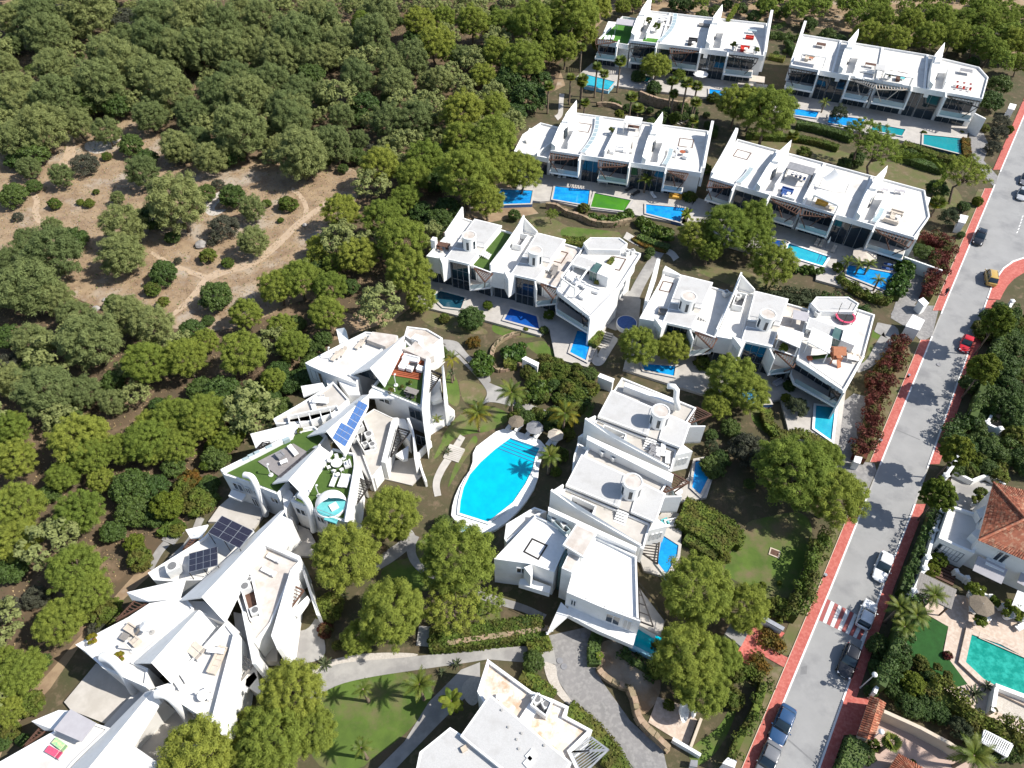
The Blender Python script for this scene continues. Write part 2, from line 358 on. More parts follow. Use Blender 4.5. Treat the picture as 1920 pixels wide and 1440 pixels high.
S('lawn', rounded([(600, 940), (760, 930), (960, 1000), (960, 1060), (700, 1050), (590, 1010)]), 'lawn', C1)
S('lawn', rounded([(450, 60), (720, 80), (900, 110), (1150, 230), (900, 240), (560, 130)]), 'dry_lawn', C2)
S('lawn', rounded([(320, 800), (560, 850), (620, 940), (520, 1050), (380, 1060), (330, 920)]), 'dry_lawn', GB)
S('lawn', rounded([(200, 680), (310, 800), (340, 1000), (300, 1100), (180, 1000)]), 'lawn', GB)
S('lawn', rounded([(370, 1120), (520, 1060), (760, 1100), (860, 1200), (640, 1330), (420, 1350), (260, 1400), (200, 1500), (130, 1420), (250, 1240)]), 'lawn', GB)
S('lawn', rounded([(1180, 1010), (1430, 560), (1540, 560), (1400, 760), (1330, 900)]), 'lawn', EE)
S('lawn', rounded([(1420, 1440), (1480, 1240), (1560, 1000), (1800, 640), (1860, 600), (1900, 700), (1700, 960), (1560, 1200)]), 'lawn', EE)
S('lawn', rounded([(1020, 330), (1120, 270), (1260, 250), (1180, 420), (1300, 600), (1260, 780), (1080, 800), (900, 790), (700, 740), (720, 560), (860, 480), (1000, 470)]), 'lawn', GA)
S('lawn', rounded([(1560, 780), (1700, 800), (1900, 920), (1920, 1120), (1800, 1120), (1640, 1000)]), 'lawn', GA)
S('lawn', rounded([(1440, 560), (1790, 600), (1660, 700), (1480, 770), (1440, 640)]), 'lawn', R1)
S('lawn', [(420, 210), (520, 250), (470, 330), (360, 480), (320, 490), (380, 360)], 'lawn', R1)
S('lawn', rounded([(980, 1190), (1240, 1020), (1340, 800), (1400, 830), (1260, 1180), (1060, 1371), (960, 1300)]), 'lawn', R4)
S('lawn', rounded([(1380, 380), (1700, 560), (1560, 700), (1320, 640), (1200, 600), (1260, 430)]), 'lawn', R4)
S('lawn', rounded([(1400, 1040), (1500, 1000), (1700, 1010), (1620, 1230), (1480, 1240)]), 'lawn', GB)
S('lawn', rounded([(1480, 470), (1600, 440), (1690, 500), (1640, 620), (1480, 640)]), 'lawn', R1)
S('lawn', [(1740, 240), (1880, 190), (1900, 230), (1800, 270)], 'lawn', A1)
S('planting_soil', rounded([(150, 800), (210, 600), (330, 480), (560, 380), (620, 480), (760, 460), (1300, 620), (1200, 780), (900, 760), (600, 520)]), 'soil', D3)
S('planting_soil', rounded([(170, 500), (190, 300), (330, 260), (520, 420), (720, 560), (730, 760), (560, 960), (500, 760), (390, 650)]), 'forest_floor', R4)
# carriageway and its side road
L_K = [(1270, 1790), (1416, 1440), (1557, 1100), (1613, 960), (1695, 757), (1775, 560), (1871, 330), (1925, 203), (1965, 110)]
R_K = [(1417, 1780), (1538, 1440), (1657, 1100), (1712, 960), (1783, 757), (1853, 560)]
ARC = [(1853, 560), (1860, 540), (1869, 523), (1883, 504), (1901, 491), (1922, 484), (2150, 452)]
S('road', L_K + [(2300, 100), (2300, 420)] + ARC[::-1] + R_K[::-1][1:], 'asphalt', FULL)
S('road_patch', [(375, 555), (420, 545), (415, 605), (370, 610)], 'patch', R3)
S('road_seam', [(280, 1060), (292, 1056), (480, 1220), (470, 1226)], 'patch', R3)
S('road_seam', [(570, 884), (575, 880), (740, 950), (736, 955)], 'patch', R1)
S('road_repair', [(850, 440), (870, 430), (880, 446), (860, 458)], 'patch', R1)
cc = [(556, 84), (500, 232), (838, 395), (905, 268)]
crop(*R3)
for i in range(13):
    t0, t1 = i / 13 + .004, (i + 1) / 13 - .004
    q = [tuple(a + (b - a) * t for a, b in zip(u, v)) for u, v, t in ((cc[0], cc[3], t0), (cc[0], cc[3], t1), (cc[1], cc[2], t1), (cc[1], cc[2], t0))]
    ZL[0] += .0002
    o = link('crossing_bar', mesh(MB().poly(PX(q, ZL[0] + .0013)), 'road_white' if i % 2 else 'red_paint', 'crossing_bar')); o['kind'] = 'structure'
ZL[0] += .004
crop(*RT)
for x, y in ((852, 884), (846, 905), (840, 925), (832, 946), (825, 968), (816, 990)):
    o = link('road_dash', mesh(MB().poly(PX([(x - 5, y + 6), (x + 4, y - 6), (x + 10, y - 3), (x + 1, y + 9)], ZL[0])), 'road_white', 'road_dash')); o['kind'] = 'structure'
# raised red pavements with their white kerbs
def pave(name, pts, m='red_pave', z=.12, c=None):
    if c: crop(*c)
    o = link(name, mesh(MB().prism(PX(pts, z), -.05, z), m, name)); o['kind'] = 'structure'; return o
def on(line, y):
    for (x0, y0), (x1, y1) in zip(line, line[1:]):
        if min(y0, y1) <= y <= max(y0, y1): return x0 + (x1 - x0) * (y - y0) / (y1 - y0)
    return line[-1][0]
crop(*FULL)
def strip(line, ya, yb, w0, w1, name, m, z):
    ys = sorted([ya, yb] + [p[1] for p in line if min(ya, yb) < p[1] < max(ya, yb)])
    wd = lambda y: (w0 + (w1 - w0) * (y - 200) / 1240) * (1 if True else 0)
    a = [(on(line, y), y) for y in ys]; b = [(on(line, y) + wd(y), y) for y in ys]
    return pave(name, a + b[::-1], m, z)
for ya, yb in ((1600, 941), (866, 637), (582, 353), (318, 190), (188, 115)): strip(L_K, ya, yb, -13, -24, 'pavement', 'red_pave', .12)
for ya, yb in ((1600, 1378), (1308, 945), (870, 562)): strip(R_K, ya, yb, 12, 23, 'pavement', 'red_pave', .12)
strip(R_K, 1378, 1308, 12, 70, 'pavement', 'red_pave', .10)
for ya, yb in ((1600, 935), (872, 630), (588, 346), (322, 115)): strip(L_K, ya, yb, 2.2, 4.2, 'kerb', 'road_white', .135)
for ya, yb in ((932, 874), (628, 590), (344, 324)): strip(L_K, ya, yb, 2.0, 4.0, 'kerb', 'kerb_grey', .05)
for ya, yb in ((1600, 945), (878, 562)): strip(R_K, ya, yb, -2.2, -4.2, 'kerb', 'road_white', .135)
strip(R_K, 944, 880, -2.0, -4.0, 'kerb', 'kerb_grey', .05)
for ya, yb in ((1600, 941), (866, 637), (582, 353)): strip([(x - 13 - 11 * (y - 200) / 1240, y) for x, y in L_K], ya, yb, -.8, -1.6, 'edging', 'cream', .15)
arc2 = [(1875, 562), (1882, 548), (1890, 535), (1902, 522), (1925, 508), (2150, 476)]
pave('pavement', ARC + arc2[::-1], 'red_pave', .12)
pave('kerb', ARC + [(x - 2.2, y - 2.2) for x, y in ARC[::-1]], 'road_white', .135)
pave('pavement', [(1250, 330), (1385, 374), (1490, 190), (1572, 105), (1790, 215), (1750, 260), (1560, 300), (1500, 290), (1640, 335), (1838, 437), (1798, 517), (1600, 405), (1555, 365), (1480, 492), (1280, 372)], 'red_pave', .11, R4)
# verges
crop(*FULL)
def verge(ya, yb, w0, w1, m='dry_lawn'):
    ln = [(x - 14 - 12.5 * (y - 200) / 1240, y) for x, y in L_K]
    ys = sorted([ya, yb] + [p[1] for p in ln if min(ya, yb) < p[1] < max(ya, yb)])
    S('verge', [(on(ln, y), y) for y in ys] + [(on(ln, y) - w0 - (w1 - w0) * (y - 200) / 1240, y) for y in ys[::-1]], m, FULL)
verge(1600, 1250, 26, 30); verge(1228, 950, 22, 26); verge(866, 640, 20, 26); verge(580, 355, 10, 20)
# driveways and paths
S('driveway', [(700, 40), (870, 50), (820, 250), (755, 290), (640, 190), (540, 130), (600, -60), (640, -230), (740, -300), (860, -340), (840, -120)], 'drive_grey', R1)
S('driveway', [(130, 1130), (160, 1060), (350, 1100), (430, 1110), (445, 1160), (370, 1330), (320, 1350), (200, 1180)], 'drive_grey', R1)
S('driveway', [(170, 960), (215, 700), (290, 640), (380, 660), (370, 760), (345, 900), (320, 1050), (300, 1100), (150, 1060)], 'drive_grey', R1)
S('driveway', [(1630, 760), (1760, 770), (1830, 900), (1830, 1160), (1760, 1330), (1640, 1440), (1560, 1440), (1640, 1290), (1720, 1100)], 'drive_grey', B2)
S('driveway', [(1530, 770), (1640, 810), (1680, 900), (1640, 1000), (1740, 1110), (1720, 1190), (1640, 1100), (1560, 960)], 'drive_grey', A2)
S('driveway', [(1560, 690), (1700, 690), (1760, 760), (1740, 960), (1560, 1000), (1450, 960), (1560, 780)], 'concrete', C1)
S('driveway', [(1320, 90), (1590, 30), (1565, 200), (1605, 330), (1755, 540), (1930, 700), (1960, 830), (1745, 830), (1565, 585), (1430, 415), (1370, 320), (1345, 200)], 'drive_grey', FC)
S('path', smooth([(60, 420), (70, 290), (200, 235), (330, 218), (600, 200), (900, 172), (1100, 150), (1345, 140)]) + [(1365, 240), (1180, 230)] + smooth([(1000, 215), (880, 235), (650, 268), (350, 312), (170, 360), (80, 440)]), 'concrete', FC)
S('path', [(690, 440), (860, 270), (960, 230), (960, 330), (860, 440), (740, 560), (480, 830), (380, 830), (560, 650)], 'concrete', FC)
S('gravel_bed', rounded([(1345, 240), (1365, 250), (1370, 330), (1440, 430), (1480, 480), (1400, 440), (1320, 340), (1290, 220)]), 'gravel_white', FC)
S('gravel_bed', rounded([(860, 350), (920, 300), (980, 310), (960, 430), (920, 470), (870, 420)]), 'gravel_white', FC)
S('gravel_bed', rounded([(30, 270), (190, 210), (360, 180), (620, 180), (640, 200), (340, 222), (190, 240), (40, 310)]), 'gravel_white', FC)
S('gravel_bed', rounded([(180, 600), (330, 490), (420, 420), (390, 620), (260, 660)]), 'gravel_white', D3)
S('path', smooth([(0, 890), (150, 940), (330, 990), (470, 1060)], 2) + smooth([(500, 1010), (330, 930), (150, 880), (0, 830)], 2), 'concrete', D3)
S('path', smooth([(60, 470), (130, 450), (230, 470), (330, 560), (420, 660), (520, 770), (640, 850), (780, 900), (1000, 1040), (1120, 1090), (1300, 1150)], 2) + smooth([(1280, 1210), (1100, 1170), (900, 1090), (640, 1020), (530, 1070), (620, 960), (560, 850), (400, 680), (280, 560), (170, 490)], 2), 'concrete', GB)
S('path', rounded([(120, 400), (300, 420), (340, 460), (420, 570), (560, 680), (640, 780), (640, 850), (560, 800), (330, 540), (200, 470)]), 'concrete', GB)
S('path', ribbon_px([(1660, 620), (1540, 820), (1440, 970), (1340, 1120), (1250, 1330), (1290, 1520)], [90, 110, 110, 100]), 'stone_deck', EE)
S('path', ribbon_px([(880, 150), (1030, 250), (960, 330), (760, 470), (620, 560)], [130, 110, 130, 100]), 'concrete', GA)
S('path', ribbon_px([(1050, 230), (1010, 330), (1030, 470), (1150, 600), (1400, 680), (1600, 790), (1920, 930)], [110, 90, 80, 60, 50]), 'concrete', GA)
S('path', ribbon_px([(1420, 1000), (1390, 1090), (1380, 1200), (1430, 1260), (1480, 1160), (1560, 1050)], [60, 70, 70, 80, 60]), 'tile_terrace', C1)
S('path', ribbon_px([(1060, 1190), (1180, 1260), (1330, 1300), (1460, 1340), (1500, 1400)], [60, 60, 50, 60]), 'tile_terrace', B1)
S('path', ribbon_px([(440, 190), (520, 220), (560, 230), (470, 340), (400, 440), (310, 480)], [60, 90, 110, 60, 40]), 'concrete', R1)
S('path', ribbon_px([(60, 440), (100, 250), (250, 0), (300, -60)], [90, 70, 50]), 'concrete', C2)
S('path', ribbon_px([(520, -20), (510, 80), (510, 160), (470, 190)], [40, 40, 50]), 'tile_terrace', B1)
S('path', ribbon_px([(360, 900), (560, 720), (640, 560), (700, 420)], [70, 70, 90]), 'concrete', EC)
S('path', ribbon_px([(120, 1000), (230, 800), (320, 700)], [90, 80]), 'concrete', EC)
S('path', rounded([(1000, 1300), (1120, 1080), (1300, 1100), (1420, 900), (1440, 1010), (1520, 1330), (1440, 1440), (1000, 1500)]), 'concrete', ED)
# the estate over the road
S('villa_court', [(510, 220), (560, 190), (700, 280), (870, 330), (1000, 420), (1152, 560), (1152, 900), (700, 1000), (450, 480)], 'concrete', RV)
S('patio', [(1000, 1040), (1120, 1000), (1500, 1060), (1920, 1290), (1920, 2400), (1500, 2300), (1210, 2060), (1130, 1880), (1240, 1320), (1050, 1210)], 'patio', R2)
S('artificial_turf', [(1110, 200), (1215, 185), (1396, 275), (1355, 440), (1530, 675), (1440, 700), (1260, 620), (1140, 470), (1090, 330)], 'turf_dark', R3)
S('courtyard', [(950, 870), (1290, 1010), (1560, 1190), (1760, 1340), (700, 1340), (880, 1050), (900, 930)], 'pink_court', R3)
S('garden_path', [(1260, 780), (1360, 800), (1480, 960), (1500, 980), (1300, 930), (1080, 830)], 'gravel_white', R1)
S('villa_entry', [(1120, 830), (1280, 880), (1380, 940), (1300, 960), (1130, 880)], 'tile_terrace', R1)
# ================================================================ BUILDING HELPERS
def roofed(T, ps, zt, zb, par=.4, rm='roof_white', th=.22, wm='white'):
    """walls with a parapet and the sunk roof floor"""
    ps = ccw(ps); inn = inset(ps, th); n = len(ps)
    mb = MB(); vs = [Vector((p.x, p.y, zb)) for p in ps] + [Vector((p.x, p.y, zt)) for p in ps] + [Vector((p.x, p.y, zt)) for p in inn] + [Vector((p.x, p.y, zt - par - .1)) for p in inn]
    fs = []
    for i in range(n):
        j = (i + 1) % n
        for r in range(3): fs.append((r * n + i, r * n + j, (r + 1) * n + j, (r + 1) * n + i))
    fs.append(tuple(reversed(range(n)))); mb.add(vs, fs)
    part(T, 'wall', mb, wm)
    part(T, 'roof', MB().poly(inn, zt - par), rm)
def body(T, ps, zb, zt, m='white', name='wall'): return part(T, name, MB().prism(ps, zb, zt), m)
def tops(T, ps, zb, m='white', name='sail_wall', label=None): return part(T, name, MB().prism(ps, zb), m, label)
def slabp(T, ps, zb, zt, m='white', name='slab'): return part(T, name, MB().prism(ps, zb, zt), m)
def outn(a, b): d = (b - a).to_2d().normalized(); return Vector((d.y, -d.x, 0))
def glazing(T, a, b, zb, zt, n, m='glass', rows=1, name='window'):
    """framed glass between two points of a facade (outside is to the right of a -> b)"""
    nn = outn(a, b); a = Vector((a.x, a.y, 0)); b = Vector((b.x, b.y, 0)); fr = MB(); f = .07
    for i in range(n + 1):
        p = lerp(a, b, i / n); fr.beam(p + nn * .05 + Vector((0, 0, zb)), p + nn * .05 + Vector((0, 0, zt)), f, f)
    for r in range(rows + 1):
        z = Vector((0, 0, zb + (zt - zb) * r / rows)); fr.beam(a + nn * .05 + z, b + nn * .05 + z, f * .9, f * .9)
    o = part(T, name, fr, 'frame_grey')
    for i in range(n):
        for r in range(rows):
            p, q = lerp(a, b, i / n) + nn * .03, lerp(a, b, (i + 1) / n) + nn * .03
            z0, z1 = zb + (zt - zb) * r / rows, zb + (zt - zb) * (r + 1) / rows
            mb = MB().add([p + Vector((0, 0, z0)), q + Vector((0, 0, z0)), q + Vector((0, 0, z1)), p + Vector((0, 0, z1))], [(0, 1, 2, 3)])
            part(o, 'pane', mb, m)
    return o
def punched(T, a, b, zb, zt, m='glass', fm='white'):
    """a window opening with a proud surround"""
    nn = outn(a, b); up = Vector((0, 0, 1)); fr = MB(); a = Vector((a.x, a.y, 0)); b = Vector((b.x, b.y, 0))
    for p, q in ((a + up * zb, b + up * zb), (a + up * zt, b + up * zt), (a + up * zb, a + up * zt), (b + up * zb, b + up * zt), ((a + b) / 2 + up * zb, (a + b) / 2 + up * zt)): fr.beam(p + nn * .04, q + nn * .04, .09, .12)
    o = part(T, 'window', fr, fm)
    part(o, 'pane', MB().add([a + up * zb + nn * .02, b + up * zb + nn * .02, b + up * zt + nn * .02, a + up * zt + nn * .02], [(0, 1, 2, 3)]), m)
def pergola(T, ps, z, n=10, m='brown_wood', wd=.12, down=None, name='pergola', edge=0, frame=.18):
    """beams round an outline, slats parallel to one of its edges"""
    ps = [Vector((p.x, p.y, z)) for p in ps]; mb = MB(); k = len(ps)
    for i in range(k): mb.beam(ps[i], ps[(i + 1) % k], frame, .2)
    o = part(T, name, mb, m)
    a, b = ps[edge], ps[(edge + 1) % k]; d = (b - a).normalized(); nn = Vector((-d.y, d.x, 0))
    dist = [(p - a).dot(nn) for p in ps]; lo, hi = min(dist), max(dist); sm = MB()
    for i in range(1, n):
        h = lo + (hi - lo) * i / n; xs = []
        for j in range(k):
            d0, d1 = dist[j], dist[(j + 1) % k]
            if (d0 - h) * (d1 - h) < 0: xs.append(lerp(ps[j], ps[(j + 1) % k], (h - d0) / (d1 - d0)))
        if len(xs) == 2: sm.beam(xs[0] + Vector((0, 0, .14)), xs[1] + Vector((0, 0, .14)), wd, .09)
    if sm.v: part(o, 'slat', sm, m, kind='stuff')
    if down:
        pm = MB()
        for p, q in down: pm.beam(p, q, .16, .16)
        part(T, 'brace', pm, m)
    return o
def railing(T, chain, z, h=1.0, step=1.4, m='steel'):
    mb = MB()
    for a, b in zip(chain, chain[1:]):
        a = Vector((a.x, a.y, z)); b = Vector((b.x, b.y, z)); L = (b - a).length; n = max(1, int(L / step))
        mb.beam(a + Vector((0, 0, h)), b + Vector((0, 0, h)), .05, .05)
        for i in range(n + 1):
            p = lerp(a, b, i / n); mb.beam(p, p + Vector((0, 0, h)), .04, .04)
    part(T, 'railing', mb, m)
def glass_rail(T, a, b, z, h=1.0):
    part(T, 'glass_balustrade', MB().wall(Vector((a.x, a.y, 0)), Vector((b.x, b.y, 0)), .03, z, z + h), 'glass_rail')
def outline(T, ps, z, m='brown_wood', w_=.16):
    """the square channel let into a roof floor"""
    ps = ccw(ps); part(T, 'roof_channel', MB().ring(ps, inset(ps, w_), z + .005, z + .06), m)
def pool(label, ps, z, m, coping='tile_terrace', wallm='pool_tile', zb=-.05, cw=.35, group='private pools of the white villas', deep=None, steps=None, drop=.10):
    ps = ccw(ps); c = sum(ps, Vector()) / len(ps); c.z = zb
    T = thing('swimming_pool', label, 'pool', c, group)
    out = inset(ps, -cw)
    part(T, 'basin', MB().ring(inset(ps, -cw + .03), ps, zb, z - .005), wallm)
    part(T, 'coping', MB().ring(out, inset(ps, .02), z, z + .05), coping)
    part(T, 'water', MB().poly(inset(ps, .004), z - drop), m)
    if deep: part(T, 'deep_water', MB().poly(deep, z - drop + .006), 'water_deep', 'dark blue deep end of the pool')
    if steps:
        for a, b in steps: part(T, 'step', MB().beam(Vector((a.x, a.y, z - drop)), Vector((b.x, b.y, z - drop)), .12, .03), 'pool_tile')
    return T
def deck(name, ps, z=.5, m='stone_deck', zb=-.05, label=None):
    o = link(name, mesh(MB().prism(ps, zb, z), m, name)); o['kind'] = 'structure'; return o
def PX3(pts): return [P((x, y), z) for x, y, z in pts]
def sail(T, F, u, mir=1, h=4.4, v0=.2):
    """the white pointed stair tower that rises like a sail towards the back of a roof"""
    g = lambda a, b, z: F(u + mir * a, b, z)
    part(T, 'sail_tower', MB().prism([g(0, v0, 8.5), g(.8, v0, 8.0), g(1.7, 9.5, 8.3), g(2.0, 15.2, 6.9 + h * .5), g(1.7, 16.0, 6.9 + h * .72), g(.35, 12, 8.9), g(0, 6, 8.7)], 5.9), 'white')
    part(T, 'sail_panel', MB().prism([g(.3, 8.2, 9.1), g(1.5, 8.4, 9.1), g(1.75, 11.6, 9.3), g(.6, 11.2, 9.3)], 8.2), 'white')
    part(T, 'stair_door', MB().prism([g(1.62, 5.6, 0), g(1.85, 7.2, 0), g(1.79, 7.22, 0), g(1.56, 5.62, 0)], 6.7, 8.75), 'glass')
    part(T, 'partition', MB().prism([g(2.9, 2.0, 8.1), g(3.1, 2.0, 8.1), g(3.6, 9.6, 8.5), g(3.4, 9.6, 8.5)], 6.6), 'white')
def blade(T, F, u, v0=1.5, v1=14.5, h=3.1, lean=0):
    """tall free-standing fin with a rounded top"""
    pts = []; n = 14
    prof = [(v0, 3.0), (v0 + .3, 7.0)] + [(v0 + (v1 - v0) * i / n, 7.2 + h * (i / n) ** 1.6) for i in range(1, n + 1)] + [(v1 + .35, 7.0 + h - .3), (v1 + .5, 7.0 + h - 1.0), (v1 + .2, 6.2), (v1 - 1.5, 3.0)]
    m = len(prof); mb = MB()
    mb.add([F(u - .27, v, z) for v, z in prof] + [F(u + .27, v, z) for v, z in prof], [tuple(range(m)), tuple(reversed(range(m, 2 * m)))] + [(i, m + i, m + (i + 1) % m, (i + 1) % m) for i in range(m)])
    part(T, 'fin', mb, 'white')
def skylight(T, F, u0, v0, u1, v1, bow, z=6.62, wd=1.1):
    fr = MB(); L = []
    for i in range(10):
        t = i / 9; u = u0 + (u1 - u0) * t + bow * math.sin(math.pi * t); v = v0 + (v1 - v0) * t; L.append((u, v))
    a = [F(u - wd / 2, v, z) for u, v in L]; b = [F(u + wd / 2, v, z) for u, v in L]
    fr.prism(a + b[::-1], F(0, 0, z).z, F(0, 0, z + .55).z)
    o = part(T, 'skylight', fr, 'white')
    for i in range(9):
        q = [lerp(a[i], b[i], .12), lerp(b[i], a[i], .12), lerp(b[i + 1], a[i + 1], .12), lerp(a[i + 1], b[i + 1], .12)]
        q = [lerp(q[0], q[3], .06), lerp(q[1], q[2], .06), lerp(q[2], q[1], .06), lerp(q[3], q[0], .06)]
        part(o, 'pane', MB().prism(q, F(0, 0, z + .55).z, F(0, 0, z + .575).z), 'glass_rail')
def sail_villa(F, label, u0, u1, bals=(), glaz=(), back=16.4, zt=7.0, rm='roof_white', poly=None, group='sail villas of the upper rows', slat='brown_wood', zl=.5):
    k = F.k; T = thing('terraced_villa', label, 'villa', F((u0 + u1) / 2, 8, 0), group)
    g = lambda u, v: F(u, v)
    ps = [g(*p) for p in poly] if poly else [g(u0, 0), g(u1, 0), g(u1, back), g(u0, back)]
    roofed(T, ps, zt * k, (zt - 1.05) * k, .38 * k, rm)
    body(T, [g(u0 + .1, 1.25), g(u1 - .1, 1.25), g(u1 - .1, back - .3), g(u0 + .1, back - .3)], -.05, (zt - 1.04) * k)
    for a, b, n in glaz: glazing(T, g(a, 1.1), g(b, 1.1), zl * k, (zt - 1.06) * k, n)
    for a, b, side in bals:
        slabp(T, [g(a, -2.1), g(b, -2.1), g(b, 1.2), g(a, 1.2)], 3.05 * k, 3.4 * k, 'white', 'balcony')
        part(T, 'balcony_floor', MB().poly([g(a + .1, -2.0), g(b - .1, -2.0), g(b - .1, 1.2), g(a + .1, 1.2)], 3.405 * k), 'stone_deck')
        glazing(T, g(a + .3, 1.12), g(b - .3, 1.12), 3.42 * k, (zt - 1.08) * k, 4)
        glazing(T, g(a + .3, 1.12), g(b - .3, 1.12), zl * k, 3.0 * k, 4)
        x, s = (b, -1) if side == 'R' else (a, 1)
        body(T, [g(x - .14, -2.15), g(x + .14, -2.15), g(x + .14, 1.2), g(x - .14, 1.2)], 3.0 * k, (zt - .02) * k, 'white', 'side_fin')
        x2 = a if side == 'R' else b
        part(T, 'glass_balustrade', MB().prism([g(a + .2, -2.0), g(b - .2, -2.0), g(b - .2, -1.96), g(a + .2, -1.96)], 3.41 * k, 4.3 * k), 'glass_rail')
        w_ = b - a
        tip = g(x2, -2.6); far = g(x, .1)
        pg = [g(x2 - s * -.4, .02), g(x + s * .3, .02), g(x + s * 1.6, -1.0), g(x2, -2.6)]
        pergola(T, pg, 6.35 * k, 11, slat, .11 * k, [(F(x2, -2.5, 6.3), F(x2 + (x - x2) * .3, -1.9, 3.5)), (F(x2 + (x - x2) * .62, -1.7, 6.3), F(x2 + (x - x2) * .32, -1.9, 3.5))], edge=3)
    return T
# ================================================================ THE FOUR ROWS OF SAIL VILLAS
FB1 = Frame((14.8, 129.0), -15.5); FB2 = Frame((39.5, 120.7), -30.0); FA2 = Frame((65.6, 166.9), -22.9, 1.13); FA1 = Frame((21.4, 181.8), -15.4, 1.17)
# --- row behind the kidney of three blue pools
T = sail_villa(FB1, 'low white end villa with bare terrace, beside the pine wood in the second row', -14.6, -7.3, [], [(-13, -8, 3)], zt=5.9, poly=[(-14.8, -.5), (-7.2, -1.2), (-7.2, 11.2), (-12.3, 12.2), (-14.8, 6.4)], back=11.4)
part(T, 'partition', MB().prism([FB1(-9.9, -1), FB1(-9.7, -1), FB1(-7.8, 4), FB1(-8.0, 4)], 5.4, 6.6), 'white')
T = sail_villa(FB1, 'white villa with sail tower on its left edge and a bare square-marked roof, second row', -7.2, .3, [(-6.8, -.9, 'R')], [(-.6, .3, 1)])
sail(T, FB1, -7.1); outline(T, [FB1(-4.2, 9.5, 6.62), FB1(-1.2, 9.5), FB1(-1.2, 13), FB1(-4.2, 13)], 6.62); skylight(T, FB1, -.7, .8, -.5, 15.6, .9)
T = sail_villa(FB1, 'white villa with a roof shade house and white roof partitions, middle of the second row', .3, 11.4, [(3.2, 9.2, 'R')], [(.3, 2.9, 2), (9.5, 11.4, 1)])
part(T, 'partition', MB().prism([FB1(3.6, 1, 8.0), FB1(3.8, 1, 8.0), FB1(4.6, 11, 8.3), FB1(4.4, 11, 8.3)], 6.6), 'white'); sail(T, FB1, 11.35)
T2 = T
T = sail_villa(FB1, 'white villa with four white armchairs on its roof and tall fin, second row', 11.4, 23.2, [(16.4, 20.4, 'L')], [(11.5, 16.1, 4)])
outline(T, [FB1(17.6, 9.2), FB1(20.6, 9.2), FB1(20.6, 12.6), FB1(17.6, 12.6)], 6.62); skylight(T, FB1, 15.9, .8, 16.4, 7, .25); blade(T, FB1, 23.5)
punched(T, FB1(23.2, 2.2), FB1(23.2, 4.2), 4.3, 5.8); punched(T, FB1(23.2, 6), FB1(23.2, 8), 4.3, 5.8)
# --- second row, nearer the road
T = sail_villa(FB2, 'white villa with empty roof and tall fin, beside the shaded gap between blocks', -.9, 7.6, [(-.6, 4.1, 'R')], [(4.4, 7.5, 2)])
outline(T, [FB2(.2, 10.2), FB2(3.2, 10.2), FB2(3.2, 13.2), FB2(.2, 13.2)], 6.62); skylight(T, FB2, 4.4, .8, 5.0, 7, .2); blade(T, FB2, -1.2)
T = sail_villa(FB2, 'white villa with blue and white roof sofas under a grey shade frame', 7.6, 17.1, [(10.9, 16.8, 'L')], [(7.7, 10.6, 2)]); sail(T, FB2, 7.9)
part(T, 'partition', MB().prism([FB2(16.7, .3, 8.0), FB2(16.95, .3, 8.0), FB2(16.95, 12.5, 8.2), FB2(16.7, 12.5, 8.2)], 6.6), 'white')
T = sail_villa(FB2, 'white villa with a pale triangular shade sail over its roof', 17.1, 26.3, [(17.4, 23.1, 'R')], [(23.4, 26.2, 2)])
T = sail_villa(FB2, 'white villa with a roof edged by green planting, end of the row beside the road', 26.3, 37.6, [(30.1, 36.6, 'L')], [(26.5, 29.8, 2)], poly=[(26.3, 0), (36.9, 0), (38.2, 8.0), (36, 16.4), (26.3, 16.4)]); sail(T, FB2, 26.35)
skylight(T, FB2, 29.6, .9, 30.1, 6, .2)
part(T, 'garden_wall', MB().prism([FB2(36.9, 0), FB2(43.5, -.6), FB2(43.5, -.3), FB2(36.9, .3)], 0, 2.6), 'white')
# --- far row, right
T = sail_villa(FA2, 'far white villa with fin and cabana furniture, left end of the top right row', .2, 8.6, [(.3, 6.0, 'R')], [(6.3, 8.5, 2)], slat='dark_metal'); blade(T, FA2, .2, h=3.3)
T = sail_villa(FA2, 'far white villa with dark dining set on roof, behind the narrow blue pool', 8.6, 17.3, [(12.1, 17.0, 'L')], [(8.7, 11.9, 2)], slat='grey_wood'); sail(T, FA2, 9.6)
T = sail_villa(FA2, 'far white villa with a pale canopy over its balcony', 17.3, 26.4, [(17.7, 24, 'R')], [(24.3, 26.3, 2)], slat='fabric_beige')
T = sail_villa(FA2, 'far white villa with round roof lounge, right end of the top right row', 26.4, 37.3, [(30.4, 36.4, 'L')], [(26.6, 30.1, 2)], slat='dark_metal', poly=[(26.4, 0), (37, 0), (38.2, 10.2), (36.5, 14.4), (26.4, 16.4)]); sail(T, FA2, 26.8)
part(T, 'garden_wall', MB().prism([FA2(37, 0), FA2(39, -1.5), FA2(39, -1.1), FA2(37, .4)], 0, 4.4), 'white')
